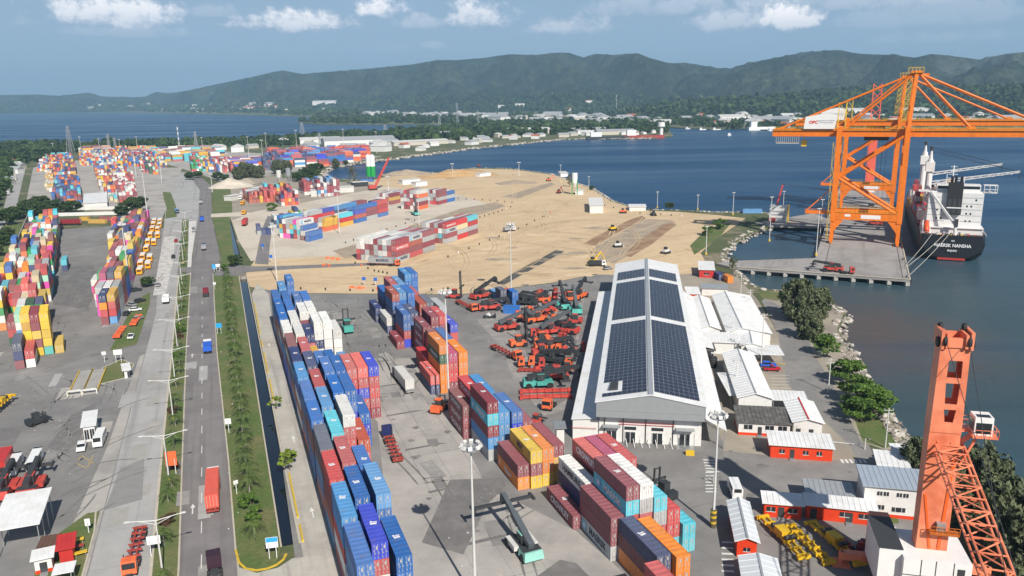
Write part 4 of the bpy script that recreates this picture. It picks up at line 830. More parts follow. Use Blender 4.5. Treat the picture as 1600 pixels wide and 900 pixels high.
# ------------------------------------------------------------------ warehouse with solar roof
M_CLAD = material('grey_cladding', (.36, .375, .385), .5, .2, var=.06, vscale=.8)
M_ROOFW = material('white_metal_roof', (.76, .76, .755), .5, var=.08, vscale=.5, spec=.35, col2=(.62, .6, .56), c2scale=.22, c2lo=.52, c2hi=.78)
M_ROOFG = material('grey_metal_roof', (.42, .44, .455), .45, .3, var=.1, vscale=.5)
M_ROOFB = material('weathered_dark_roof', (.10, .095, .09), .85, col2=(.16, .15, .14), c2scale=.6, var=.2, vscale=1.5)
M_PV = material('solar_cell_glass', (.026, .031, .056), .25, spec=.25, var=.25, vscale=.9)
M_FRAME = material('panel_frame_aluminium', (.50, .51, .53), .4, .6)
M_WALL = material('white_wall', (.70, .69, .665), .75, var=.08, vscale=.6, col2=(.5, .48, .44), c2scale=.35, c2lo=.58, c2hi=.8)
M_OFFICE = material('office_orange_red', srgb('#d8401c'), .5, var=.1, vscale=1)
def slab(name, pts, th, m, parent):   # pts: 4 upper corners, thickness downwards
    mb = MB(); dn = Vector((0, 0, -th)); p = [Vector(q) for q in pts]; mb.add(p+[q+dn for q in p], [(0, 1, 2, 3), (7, 6, 5, 4)]+[(i, 4+i, 4+(i+1) % 4, (i+1) % 4) for i in range(4)])
    return mb.build(name, m, parent)
def ribs(name, p0, p1, d, n, m, parent, r=.05):   # standing seams across a roof: from p0 to p1 direction stepping along d
    mb = MB(); p0, p1, d = Vector(p0), Vector(p1), Vector(d)
    for i in range(n+1):
        o = d*(i/n); mb.bar(p0+o, p1+o, r*1.2, r*2)
    return mb.build(name, m, parent)
WO = Vector((18.3, 165.4, 0)); WR = R_(-9.2); WW, WL, WE, WRG = 23.8, 149.0, 10.4, 12.6
wh = thing('warehouse', 'long white warehouse with two solar panel roof slopes beside the parked machines', 'warehouse', WO, WR)
mb = MB(); mb.bx(.6, WW-.6, 1.8, WL-.3, 0, WE-.25); mb.build('wall', M_WALL, wh)
mb = MB(); h = WW/2   # overhanging grey gable
mb.yprism([(0, 6.7), (WW, 6.7), (WW, WE), (h, WRG), (0, WE)], -.15, 1.6); mb.build('gable_cladding', M_CLAD, wh)
mb = MB()
for i in range(48):
    x = .25+i*(WW-.5)/47; zt = WE+(WRG-WE)*(1-abs(x-h)/h)-.1; mb.bx(x-.04, x+.04, -.21, -.15, 6.72, zt)
mb.bx(0, WW, -.23, -.16, 8.35, 8.45); mb.build('cladding_seam', M_CLAD, wh)
mb = MB(); mb.yprism([(.6, WE-.3), (WW-.6, WE-.3), (h, WRG-.3)], WL-1, WL-.4); mb.build('rear_gable', M_WALL, wh)
for sx, nm in ((0, 'roof_slope'), (1, 'roof_slope')):
    x0, x1 = (-.3, h) if sx == 0 else (WW+.3, h); z0 = WE-.05
    slab(nm, [(x0, -.4, z0), (x1, -.4, WRG), (x1, WL, WRG), (x0, WL, z0)] if sx == 0 else [(x1, -.4, WRG), (x0, -.4, z0), (x0, WL, z0), (x1, WL, WRG)], .22, M_ROOFW, wh)
mb = MB(); mb.bx(h-.55, h+.55, -.35, WL, WRG-.02, WRG+.16); mb.build('ridge_cap', M_ROOFG, wh)
ax_ = Vector((-math.sin(WR), math.cos(WR), 0))
yl = lambda px, py: (G(px, py, 11.6)-WO).dot(ax_)
bands = [(1.6, yl(985, 502)-.8), (yl(985, 498)+.6, yl(985, 439)-.8), (yl(985, 436)+.8, yl(985, 423))]
pan = MB(); pan.bx(-.53, .53, -1.06, 1.06, 0, .04); pan_me = pan.mesh('solar_panel', M_FRAME)
mbp = MB(); mbp.bx(-.505, .505, -1.035, 1.035, .03, .05); CELL = mbp.mesh('solar_cells', M_PV)
jn = MB(); jn.bx(-.53, .53, -1.06, 1.06, 0, .04); jn.cur = 1; jn.bx(-.505, .505, -1.035, 1.035, .03, .05); PANEL = jn.mesh('solar_panel', [M_FRAME, M_PV])
slope = math.atan2(WRG-WE, h); plist = []
for (y0, y1) in bands:
    nr = int((y1-y0)/2.17)
    for r in range(nr):
        y = y0+(r+.5)*(y1-y0)/nr
        for side in (0, 1):
            ncol = 9
            for c in range(ncol):
                dx = 1.35+c*1.1+.4
                if side == 0 and y < 11.5 and y > 3.6 and c < 4: continue    # service hatch area
                x = dx if side == 0 else WW-dx
                z = WE+(WRG-WE)*(min(x, WW-x)/h)+.10; plist.append((y, x, z, -slope if side == 0 else slope))
plist.sort()
rest = MB()
for i, (y, x, z, a) in enumerate(plist):
    if i < 300:
        o = obj('solar_panel', PANEL, wh, loc=(x, y, z)); o.rotation_euler = (0, a, 0)
    else:
        rest.M = Matrix.Translation((x, y, z)) @ Matrix.Rotation(a, 4, 'Y'); rest.cur = 0; rest.bx(-.53, .53, -1.06, 1.06, 0, .04); rest.cur = 1; rest.bx(-.505, .505, -1.035, 1.035, .03, .05)
rest.M = None; rest.build('solar_array', [M_FRAME, M_PV], wh, kind='stuff')
mb = MB()
for i in range(4): mb.bx(2.6+.1*i, 4.6, 5.2+i*1.3, 6.0+i*1.3, 11.1, 11.6)
mb.build('roof_unit', DARK, wh)
# lean-to roofs
LT = 5.4
mb = MB(); mb.bx(-LT, .6, 2.2, WL-28, 0, 4.9); mb.build('annex_wall', M_WALL, wh)
slab('annex_roof', [(-LT-.3, 1.8, 5.1), (0, 1.8, 5.5), (0, WL-26, 5.5), (-LT-.3, WL-26, 5.1)], .15, M_ROOFW, wh)
mb = MB(); mb.bx(-LT-.33, .0, 1.78, 1.8, 3.0, 3.12); mb.build('red_pipe', REDP, wh)
slab('side_canopy', [(WW, -.5, 7.6), (WW+4.6, -.5, 5.0), (WW+4.6, WL-30, 5.0), (WW, WL-30, 7.6)], .15, M_ROOFW, wh)
mb = MB()
for i in range(12): mb.bar((WW+4.3, i*10+1, 0), (WW+4.3, i*10+1, 4.95), .2)
mb.build('canopy_post', STEEL, wh)
slab('lower_side_roof', [(WW+4.8, 62, 4.2), (WW+7.2, 62, 3.7), (WW+7.2, 118, 3.7), (WW+4.8, 118, 4.2)], .15, M_ROOFW, wh)
# front details: doors, canopies, pipes, struts
for x in (7.6, 13.6, 3.4, 19.6):
    big = x in (7.6, 13.6)
    mb = MB(); mb.bx(x-1.1, x+1.1, 1.70, 1.79, .05, 2.6); d = mb.build('door', GLASSD, wh)
    mb = MB(); mb.bx(x-.05, x+.05, 1.64, 1.70, .05, 2.6); mb.bx(x-1.2, x-1.1, 1.64, 1.79, .05, 2.7); mb.bx(x+1.1, x+1.2, 1.64, 1.79, .05, 2.7); mb.build('door_frame', WHITE, d)
    mb = MB(); mb.bx(x-1.3, x+1.3, 1.68, 1.785, 3.2, 3.9) if big else mb.bx(x-2, x+2, .3, 1.79, 4.0, 4.25); mb.build('transom' if big else 'door_canopy', GLASSD if big else M_ROOFG, wh)
mb = MB()
for z in (4.5, 5.0): mb.bar((5, 1.6, z), (17.4, 1.6, z), .09)
mb.build('red_pipe', REDP, wh)
mb = MB()
for x in (6.0, 11.0, 17.0, 1.8): mb.bx(x-.09, x+.09, 1.58, 1.79, 0, 6.7)
mb.build('downpipe', DARK, wh)
for k in range(7):
    mb = MB(); x = 6.6+k*1.65; mb.bar((x, 1.7, 1.0), (x+.4, -.6, .05), .12); mb.build('prop', WHITE, wh)
mb = MB(); mb.bx(17.8, 21.6, -.6, 1.75, 0, .1)
for x in (17.9, 19.7, 21.5): mb.bar((x, -.5, 0), (x, -.5, 3.9), .12)
mb.build('porch', STEEL, wh)
o = MB().bx(-.9, .9, -.45, .45, 0, 1.0).build('striped_barrier', YELLOWS, None, label='yellow striped concrete barrier at the warehouse porch', cat='barrier', loc=G(1078, 711), rz=WR)
# ------------------------------------------------------------------ generic low building
def frame_px(nl, nr, fl, ze):
    a, b, c = G(*nl, ze), G(*nr, ze), G(*fl, ze); yv = (c-a); yv.z = 0; D = yv.length; yv.normalize(); xv = Vector((yv.y, -yv.x, 0)); W = (b-a).dot(xv)
    return Vector((a.x, a.y, 0)), math.atan2(-yv.x, yv.y), W, D
def building(name, label, cat, nl, nr, fl, ze, rise=1.2, roof='gable', wall=None, roofm=None, wins=(), doors=(), openwall=False, skirt=None, ridge=None, ridgem=None, offset=None, base=0.0):
    o, rz, W, D = frame_px(nl, nr, fl, ze); roofm = roofm or M_ROOFW; wall = wall or M_WALL
    t = thing(name, label, cat, o, rz); e = .25; hx = W*(ridge or .5)
    if openwall:
        for x in (.3, W-.3):
            for k in range(max(2, int(D/4)+1)):
                y = .3+(D-.6)*k/max(1, int(D/4)); MB().bar((x, y, 0), (x, y, ze), .14).build('post', STEEL, t)
    else:
        mb = MB(); mb.bx(e, W-e, e, D-e, base, ze-.1)
        if roof == 'gable': mb.yprism([(e, ze-.12), (W-e, ze-.12), (hx, ze+rise-.14)], e, D-e)
        mb.build('wall', wall, t)
    if roof == 'gable':
        slab('roof_slope', [(-e, -e, ze), (hx, -e, ze+rise), (hx, D+e, ze+rise), (-e, D+e, ze)], .12, roofm, t)
        slab('roof_slope', [(hx+.003, -e, ze+rise), (W+e, -e, ze), (W+e, D+e, ze), (hx+.003, D+e, ze+rise)], .12, roofm, t)
        MB().bar((hx, -e, ze+rise+.02), (hx, D+e, ze+rise+.02), .35, .1).build('ridge_cap', ridgem or M_ROOFG, t)
        ns = max(3, int(D/1.6)); ribs('roof_seam', (-e, -e+.1, ze+.03), (hx, -e+.1, ze+rise+.03), (0, D+2*e-.2, 0), ns, roofm, t, .035); ribs('roof_seam', (hx, -e+.1, ze+rise+.03), (W+e, -e+.1, ze+.03), (0, D+2*e-.2, 0), ns, roofm, t, .035)
    else:
        r2 = rise if roof == 'mono' else 0
        slab('roof', [(-e, -e, ze), (W+e, -e, ze), (W+e, D+e, ze+r2), (-e, D+e, ze+r2)], .14, roofm, t)
        ns = max(4, int(W/.9)); ribs('roof_seam', (-e+.05, -e, ze+.03), (-e+.05, D+e, ze+r2+.03), (W+2*e-.1, 0, 0), ns, roofm, t, .04)
        if r2 and not openwall: MB().bx(e, W-e, D-e-.2, D-e, ze-.2, ze+r2-.15).build('rear_wall', wall, t)
    if skirt: MB().bx(e-.03, W-e+.03, e-.03, D-e+.03, base, base+.7).build('wall_band', skirt, t)
    for (x, z, w, hh) in wins:
        wn = MB().bx(x*W-w/2, x*W+w/2, e-.05, e+.02, z, z+hh).build('window', GLASSD, t)
        MB().bx(x*W-w/2-.07, x*W+w/2+.07, e-.075, e-.052, z-.09, z).bx(x*W-.03, x*W+.03, e-.075, e-.052, z, z+hh).build('frame', WHITE, wn)
    for (x, w, hh) in doors:
        MB().bx(x*W-w/2, x*W+w/2, e-.06, e+.02, base, base+hh).build('door', DARK, t); MB().bx(x*W-.6, x*W+.6, e-1.1, e-.1, 0, .25).build('step', STEEL, t)
    return t
building('shed', 'white gabled shed hugging the warehouse, farthest of the white roofs', 'shed', (1090, 514), (1127, 516), (1076, 466), 4.5, 1.3)
building('shed', 'widest white gabled hall, its right slope reaching towards the shore tree', 'hall', (1136, 519), (1207, 523), (1113, 461), 4.3, 1.6, ridge=.33)
building('shed', 'low flat white roofed link between the white gabled halls', 'shed', (1093, 533), (1158, 536), (1092, 520), 3.8, .5, roof='mono')
building('shed', 'small white gabled porch by the estate road', 'shed', (1157, 539), (1192, 538), (1154, 520), 3.9, .9)
building('carport', 'white flat carport roof on posts beside the parking bays', 'carport', (1172, 553), (1224, 554), (1165, 540), 3.4, .3, roof='mono', openwall=True)
building('shed', 'long white gabled hall next to the red pickup', 'hall', (1153, 621), (1203, 611), (1129, 551), 4.4, 1.3)
building('shed', 'white lean-to roof over dark equipment beside the long hall', 'shed', (1140, 617), (1156, 616), (1121, 585), 3.2, .5, roof='mono', openwall=True)
building('carport', 'white flat canopy between the long hall and the maroon ridged house', 'carport', (1207, 624), (1261, 625), (1202, 611), 3.4, .3, roof='mono', openwall=True)
building('house', 'white house whose white gabled roof has a maroon ridge line', 'house', (1239, 659), (1287, 661), (1225, 626), 3.9, .9, ridgem=REDP, doors=((.2, 1.0, 2.2), (.62, 1.0, 2.2)))
building('office', 'long white office with dark weathered roof and red base band', 'office', (1153, 659), (1237, 663), (1147, 636), 3.3, .5, roof='mono', roofm=M_ROOFB, skirt=M_OFFICE, wins=((.2, 1.5, 1.9, 1.1), (.6, 1.5, 1.9, 1.1), (.84, 1.5, 1.9, 1.1)), doors=((.42, .9, 2.2),))
building('office', 'orange red container office under a wide white sheet roof', 'office', (1203, 694), (1304, 701), (1198, 675), 3.2, .4, roof='mono', wall=M_OFFICE, wins=((.2, 1.2, 1.1, .9), (.57, 1.2, 1.1, .9), (.78, 1.2, 1.1, .9)), doors=((.36, .9, 2.2),))
building('office', 'red container office behind the yellow spreaders, nearer the warehouse', 'office', (1193, 785), (1255, 788), (1190, 770), 3.0, .4, roof='mono', wall=M_OFFICE, wins=((.2, 1.2, 1.6, .9), (.75, 1.2, 1.6, .9)), doors=((.46, 1.1, 2.2),))
building('office', 'longer orange container office behind the yellow spreaders, next to the crane', 'office', (1259, 788), (1371, 797), (1256, 773), 3.0, .4, roof='mono', wall=M_OFFICE, wins=((.55, 1.2, 1.6, .9), (.82, 1.2, 1.8, .9)), doors=((.12, 1.1, 2.2), (.62, 1.2, 2.1)))
building('carport', 'grey corrugated canopy behind the container offices', 'carport', (1260, 769), (1335, 774), (1255, 750), 2.9, .3, roof='mono', openwall=True, roofm=M_ROOFG)
building('house', 'two storey white clad building with blue grey roof behind the crane tower', 'house', (1350, 758), (1452, 766), (1339, 731), 6.2, .7, roof='mono', roofm=material('blue_grey_roof', (.40, .46, .53), .45, .2, var=.08), skirt=M_OFFICE, wins=((.26, 4.3, .9, .8), (.36, 4.3, .9, .8), (.56, 4.3, .9, .8), (.66, 4.3, .9, .8), (.9, 4.3, .9, .8), (.3, 1.5, 1.1, .9), (.52, 1.3, 1.2, .9), (.62, 1.3, 1.2, .9)))
building('kiosk', 'red container kiosk with long white gabled roof beside the crosswalk', 'kiosk', (1150, 845), (1186, 848), (1137, 783), 3.2, .8, wall=M_OFFICE, roofm=material('pale_blue_white_roof', (.66, .69, .71), .45, var=.06), wins=((.5, 1.2, 1.1, .7),))
building('kiosk', 'red container kiosk with white gabled roof at the lower frame edge', 'kiosk', (1166, 935), (1228, 935), (1155, 869), 3.2, .8, wall=M_OFFICE, roofm=material('pale_blue_white_roof', (.66, .69, .71), .45))
building('carport', 'white tarpaulin canopy by the shore below the rocks', 'canopy', (1373, 731), (1424, 736), (1365, 705), 3.6, .4, roof='mono', openwall=True)
building('carport', 'small white canopy tucked against the dark shore tree', 'canopy', (1398, 706), (1432, 708), (1390, 695), 3.2, .3, roof='mono', openwall=True)
building('hut', 'red guard hut with white roof near the shore trestle', 'hut', (1092, 421), (1117, 423), (1091, 409), 3.6, .4, roof='mono', wall=REDP, wins=((.5, 1.3, 2.2, .9),))
building('hut', 'red walled hut with grey roof beyond the white halls', 'hut', (1074, 459), (1096, 462), (1070, 449), 3.0, .3, roof='mono', wall=M_OFFICE)
building('shed', 'low grey flat roof between the warehouse and the shore', 'shed', (1096, 450), (1138, 451), (1094, 444), 3.0, .2, roof='mono', roofm=M_ROOFG)
building('hut', 'small white hut with dark roof between warehouse and halls', 'hut', (1096, 547), (1118, 549), (1092, 534), 3.2, .4, roof='mono', roofm=M_ROOFB, wins=((.3, 1.2, 1.2, .9), (.75, 1.2, 1.2, .9)))
building('shed', 'white box shed on the sand at the north shore', 'shed', (921, 321), (943, 321), (920, 309), 5.2, .2, roof='mono', roofm=M_WALL)
building('shed', 'long white site cabin on the north shore of the sand', 'cabin', (983, 323), (1010, 323.5), (982, 319), 2.8, .1, roof='mono')
building('canopy', 'white gabled canopy roof over the truck stop at the left edge', 'canopy', (-14, 830), (53, 834), (12, 779), 5.6, .8, roof='mono', openwall=True)
building('shed', 'white store with pitched roof beyond the left container yard', 'shed', (130, 318), (168, 319), (132, 304), 5.0, .8, roof='mono')
building('kiosk', 'white kiosk with striped red base and dark hatch near the canopy', 'kiosk', (49, 876), (80, 879), (52, 862), 2.9, .2, roof='mono', skirt=M_OFFICE, doors=((.5, 1.1, 2.0),))
building('kiosk', 'white flat roofed snack stall at the lower left edge', 'kiosk', (83, 897), (112, 893), (88, 883), 2.6, .1, roof='mono', openwall=True)
building('kiosk', 'brown roofed market stall beside the red kiosk', 'stall', (57, 860), (84, 855), (67, 840), 2.5, .2, roof='mono', roofm=material('brown_roof', (.13, .07, .05), .7, var=.15), openwall=True)
building('kiosk', 'bright red food kiosk with grey awning on the lawn', 'kiosk', (88, 860), (114, 858), (92, 838), 2.9, .2, roof='mono', wall=REDP, roofm=REDP)
building('gatehouse', 'white gatehouse with flat roof and blue windows on a yellow kerbed island', 'gatehouse', (127, 667), (148, 667), (131, 644), 4.0, .1, roof='mono', wins=((.3, .6, .9, 2.4), (.7, .6, .9, 2.4)))
building('booth', 'small white booth on the grass traffic island', 'booth', (192, 579), (204, 579), (190, 569), 2.6, .1, roof='mono', doors=((.7, .7, 2.0),))
building('hut', 'white control hut with air conditioners beside the warehouse corner', 'hut', (868, 669), (884, 670), (866, 660), 6.2, .2, roof='mono', roofm=STEEL)
MB().bx(-1.2, 1.0, -1.2, 1.2, 6.4, 8.6).build('roof_unit', STEEL, bpy.data.objects['hut.003'] if 'hut.003' in bpy.data.objects else None) if False else None
for k, (px, py) in enumerate(((1112, 573), (1103, 566))):
    t = thing('water_tank', ('black ribbed water tank nearer the long hall', 'black ribbed water tank against the side canopy')[k], 'tank', G(px, py)); mb = MB(); mb.tube((0, 0, 0), (0, 0, 2.9), 1.45, 14); mb.tube((0, 0, 2.9), (0, 0, 3.3), 1.4, 14, .5); mb.build('shell', BLACK, t, True)
    mb = MB(); [mb.tube((0, 0, z), (0, 0, z+.12), 1.52, 14) for z in (.6, 1.2, 1.8, 2.4)]; mb.build('rib', BLACK, t)
# weighbridge ramps
for k, (px, py) in enumerate(((118, 618), (140, 616))):
    t = thing('weighbridge', ('left', 'right')[k]+' weighbridge ramp with yellow side rails and portal', 'weighbridge', G(px, py), YA)
    MB().bx(-1.7, 1.7, 0, 21, .04, .3).build('deck', CONC, t)
    for sx in (-1, 1): MB().bx(sx*1.75-.12, sx*1.75+.12, 0, 21, .02, .7).build('side_rail', YELLOWP, t)
    mb = MB(); mb.bx(-2, -1.7, -.3, .3, 0, 1.6); mb.bx(1.7, 2, -.3, .3, 0, 1.6); mb.bx(-2, 2, -.25, .25, 1.2, 1.6); mb.build('barrier', OFFW, t)
# ------------------------------------------------------------------ quay
QA = R_(66.3); qd = Vector((math.cos(QA), math.sin(QA), 0)); qn = Vector((math.sin(QA), -math.cos(QA), 0))   # along, towards the ship
DZ = 1.2; QR = G(1422, 437, DZ); QR.z = 0
farR = QR+qd*330; farL = farR-qn*38; QL = G(1274, 403, DZ)
M_DECK = material('quay_concrete', (.33, .315, .30), .88, col2=(.26, .245, .23), c2scale=.05, var=.12, vscale=.25, streak=(QA-math.pi/2, .3, .02, (.24, .225, .21), .54, .76))
quay = thing('quay', 'concrete quay on piles carrying the orange gantry cranes', 'quay', (0, 0, 0))
deckp = [G(1118, 411, DZ), G(1140, 416.5, DZ), QR, farR, farL, QR-qn*38+qd*160, G(1272, 333, DZ), G(1180, 348, DZ), G(1205, 352.5, DZ), QL+qd*95, QL, G(1150, 407.5, DZ)]
deckp = [Vector((p.x, p.y, 0)) for p in deckp]
tri = tessellate_polygon([deckp]); mb = MB(); n = len(deckp)
mb.add([(p.x, p.y, DZ) for p in deckp]+[(p.x, p.y, DZ-1.1) for p in deckp], [tuple(t) for t in tri]+[tuple(n+i for i in t) for t in tri]+[(i, (i+1) % n, n+(i+1) % n, n+i) for i in range(n)]); mb.build('deck', M_DECK, quay)
e0 = deckp[1]; ed = (QR-e0); el_ = ed.length; ed.normalize(); en = Vector((-ed.y, ed.x, 0))
mb = MB(); mb.bar(Vector((e0.x, e0.y, DZ+.12)), Vector((QR.x, QR.y, DZ+.12)), .4, .25); mb.bar(Vector((QR.x, QR.y, DZ+.12)), Vector((farR.x, farR.y, DZ+.12)), .5, .25); mb.build('kerb', M_KERB, quay)
for k in range(11):
    p = e0+ed*(3+k*(el_-4)/10)+en*.9
    MB().box(p.x, p.y, -.75, 1.7, 1.7, 1.7).build('pile_cap', CONC, quay); MB().tube((p.x, p.y, -4), (p.x, p.y, -1.4), .55, 10).build('pile', CONC, quay)
for k in range(40):
    p = QR+qd*(3+k*8)-qn*.8; MB().box(p.x, p.y, -.8, 1.5, 1.5, 1.8).build('pile_cap', CONC, quay)
    if k < 22: p = QR+qd*(2+k*8)+qn*.3; MB().bx(p.x-.35, p.x+.35, p.y-.35, p.y+.35, -1.6, 1.0).build('fender', BLACK, quay)
for off, w in ((-2.6, .25), (-33.2, .25)):
    a, b = QR+qn*off+qd*1, farR+qn*off; MB().bar((a.x, a.y, DZ+.02), (b.x, b.y, DZ+.02), w, .06).build('crane_rail', DARK, quay)
a, b = QR-qn*22-qd*.1, QR-qn*4; MB().bar((a.x, a.y, DZ+.02)+Vector() if False else (a.x, a.y+1.0, DZ+.03), (b.x, b.y+1.0, DZ+.03), .5, .03).build('yellow_edge_line', YELLOWP, quay)
for k, off in enumerate((2, 40, 80, 120)):
    p = QR+qd*(1.5+off)-qn*1.2; mb = MB(); mb.tube((p.x, p.y, DZ), (p.x, p.y, DZ+.7), .28, 8); mb.tube((p.x, p.y, DZ+.7), (p.x, p.y, DZ+.9), .45, 8); mb.build('bollard', DARK, None, label='iron mooring bollard, %s along the quay edge from the corner' % ORD[k], cat='bollard')
# ------------------------------------------------------------------ ship-to-shore gantry cranes
M_ORD = material('crane_house_white', (.78, .77, .75), .5, var=.05)
def gantry(label, foot, first=True):
    t = thing('gantry_crane', label, 'crane', (foot.x, foot.y, DZ), QA-math.pi/2)
    Gg, D, ZS, ZG, ZA = 30.5, 17.0, 14.0, 54.5, 84.0
    # local x: towards the water, y: along the quay
    for y in (0, D):
        for x, nm in ((0, 'landside_leg'), (Gg, 'waterside_leg')):
            mb = MB(); mb.bar((x, y, ZS-3), (x, y, ZG+3.2), 2.1, 2.4, (1, 0, 0)); mb.bar((x+(1.6 if x == 0 else -1.6)*0, y, 1.6), (x, y, ZS-1), 1.5, 1.7, (1, 0, 0)); mb.build(nm, ORANGE, t)
            s = 1 if x == 0 else -1; mb = MB(); mb.yprism([(x, ZS-2.2), (x+s*5, ZS-2.2), (x, ZS-9)], y-.7, y+.7) if s > 0 else mb.yprism([(x-5, ZS-2.2), (x, ZS-2.2), (x, ZS-9)], y-.7, y+.7); mb.build('knee_plate', ORANGE, t)
            mb = MB(); mb.bx(x-.7, x+.7, y-3.2, y+3.2, .5, 1.8); w = [mb.tube((x-.3, y+k*1.5, .45), (x+.3, y+k*1.5, .45), .45, 10) for k in (-2, -1, 1, 2)]; mb.build('bogie', DARK if False else ORANGE, t)
        mb = MB(); mb.bar((0, y, ZS), (Gg, y, ZS), 1.9, 3.6); mb.build('portal_beam', ORANGE, t)
        if y == 0:
            MB().bx(13, 22, y-1.02, y-.97, ZS-1.0, ZS+.9).build('sign_board', M_ORD, t); MB().bx(5.5, 8.2, y-1.02, y-.97, ZS-.2, ZS+1.0).build('sign_board', M_ORD, t)
        mb = MB(); mb.tube((1, y, 33), (Gg-.8, y, ZG-.5), .75, 10); mb.tube((1, y, 33), (Gg-1.2, y, ZS+1.5), .75, 10); mb.build('brace', ORANGE, t)
        mb = MB(); zz = ZS+1.9; mb.bx(1, Gg-1, y-1.3, y-.95, zz, zz+.1)
        for k in range(15): mb.bar((1+k*2, y-1.25, zz), (1+k*2, y-1.25, zz+1.2), .09)
        mb.bar((1, y-1.25, zz+1.2), (Gg-1, y-1.25, zz+1.2), .1); mb.build('walkway', YELLOWS, t)
        # top frame legs
        mb = MB(); mb.bar((Gg+.2, y if y == 0 else D, ZG+3), (Gg+1.6, D/2+(-4.2 if y == 0 else 4.2), ZA), 1.5, 1.6, (1, 0, 0)); mb.build('apex_leg', ORANGE, t)
        yy = D/2+(-4.2 if y == 0 else 4.2)
        mb = MB(); n = 6
        for k in range(n):
            f = k/n; x = Gg-2.4+f*1.4; y0 = (0 if y == 0 else D)*(1-f)+yy*f; z = ZG+6+f*(ZA-ZG-9)
            mb.bx(x-1.2, x+1.2, y0-.8, y0+.8, z, z+.12); [mb.bar((x+a, y0-.7, z), (x+a, y0-.7, z+3.2), .13) for a in (-1.1, 1.1)]; mb.bar((x-1.1, y0-.7, z+1.1), (x+1.1, y0-.7, z+1.1), .1); mb.bar((x-1.1, y0-.7, z), (x+1.1, y0-.7, z+3.2), .2)
        mb.build('ladder_tower', YELLOWS, t)
    for x in (0, Gg): MB().bar((x, 0, ZS), (x, D, ZS), 1.6, 2.4).bar((x, 0, ZG+1.6), (x, D, ZG+1.6), 1.6, 2.4).build('sill_beam', ORANGE, t)
    # girders: back reach, span and boom
    y1, y2 = D/2-4.2, D/2+4.2
    for y in (y1, y2):
        MB().bx(-32, Gg+2.4, y-.75, y+.75, ZG-1.4, ZG+2.2).build('girder', ORANGE, t)
        MB().bx(Gg+2.7, Gg+68, y-.75, y+.75, ZG-1.4, ZG+2.2).build('boom_girder', ORANGE, t)
        mb = MB(); s = -1 if y == y1 else 1; yo = y+s*1.5; z = ZG+2.3
        for k in range(50): mb.bar((-31+k*2, yo, z-.6), (-31+k*2, yo, z+.7), .08)
        for zz in (z+.7, z+.05): mb.bar((-32, yo, zz), (Gg+68, yo, zz), .09)
        mb.bx(-32, Gg+68, min(yo, y+s*.8), max(yo, y+s*.8), z-.7, z-.6); mb.build('handrail', YELLOWS, t)
    for x in (-31, -16, 12, 40, 55, 70, 85, 97): MB().bar((x, y1, ZG+1), (x, y2, ZG+1), .9, 1.4).build('cross_tie', ORANGE, t)
    MB().bx(Gg-1, Gg+4, y1-.6, y2+.6, ZA-1.6, ZA).bx(Gg+3, Gg+7, y1+.5, y1+1.4, ZA-2.2, ZA-1.3).build('apex_beam', ORANGE, t)
    mb = MB()
    for y in (y1, y2): mb.bx(Gg-2, Gg+4.4, y-1.6, y+1.6, ZA-.9, ZA-.8); [mb.bar((Gg-2+k*1.6, y-1.5, ZA-.8), (Gg-2+k*1.6, y-1.5, ZA+1.6), .12) for k in range(5)]; mb.bar((Gg-2, y-1.5, ZA+1.6), (Gg+4.4, y-1.5, ZA+1.6), .12)
    mb.build('apex_platform', YELLOWS, t)
    for y in (y1, y2):
        for (x, z) in ((-29, ZG+2.2), (2.5, ZG+2.6)): MB().tube((Gg+.5, y, ZA-1.2), (x, y, z), .5, 8).build('back_stay', ORANGE, t)
        for (x, z) in ((Gg+27, ZG+2.4), (Gg+60, ZG+2.4)): MB().tube((Gg+2.5, y, ZA-1.2), (x, y, z), .5, 8).build('fore_stay', ORANGE, t)
        for x in (Gg+27, Gg+60): MB().bx(x-1.4, x+1.4, y-.8, y+.8, ZG+2.1, ZG+3.6).build('stay_lug', ORANGE, t)
    # machinery house
    mb = MB(); mb.yprism([(-17, ZG+2.4), (-2.6, ZG+2.4), (-1.4, ZG+9.0), (-6, ZG+10.2), (-16.4, ZG+8.3)], y1-2.2, y2+2.2); h = mb.build('machinery_house', M_ORD, t)
    o = obj('lettering', text_mesh('OPC', material('red_lettering', (.6, .03, .03), .6), 2.0, .06), h); o.rotation_euler = (math.pi/2, 0, 0); o.location = (-12.6, y1-2.23, ZG+5.6)
    o = obj('lettering', text_mesh('Operadora Portuaria\nCentroamericana', material('grey_lettering', (.25, .25, .28), .6), .95, .02), h); o.rotation_euler = (math.pi/2, 0, 0); o.location = (-6.6, y1-2.23, ZG+6.0)
    mb = MB(); [mb.bar((x, y, ZG+2), (x, y, ZG+15), .35) for x in (-1.2, 2.2) for y in (y1, y1+2)]; [mb.bx(-1.4, 2.4, y1-.2, y1+2.2, ZG+z, ZG+z+.15) for z in (6, 10.5, 15)]; mb.bar((-1.2, y1, ZG+6), (2.2, y1, ZG+10.5), .25); mb.bar((2.2, y1, ZG+10.5), (-1.2, y1, ZG+15), .25); mb.build('stair_tower', YELLOWS, t)
    mb = MB(); mb.bx(-30, -19, y1-.6, y2+.6, ZG-5.0, ZG-4.8)
    for k in range(12): mb.bar((-30+k, y1-.6, ZG-4.9), (-30+k, y1-.6, ZG-1.6), .14)
    mb.build('service_cage', material('pale_cage', (.6, .58, .5), .6), t)
    MB().bx(-18, -15.4, D/2-1.2, D/2+1.2, ZG-6.6, ZG-3.6).bar((-16.7, D/2, ZG-3.6), (-16.7, D/2, ZG-1.2), .3).build('operator_cab', YELLOWS, t)
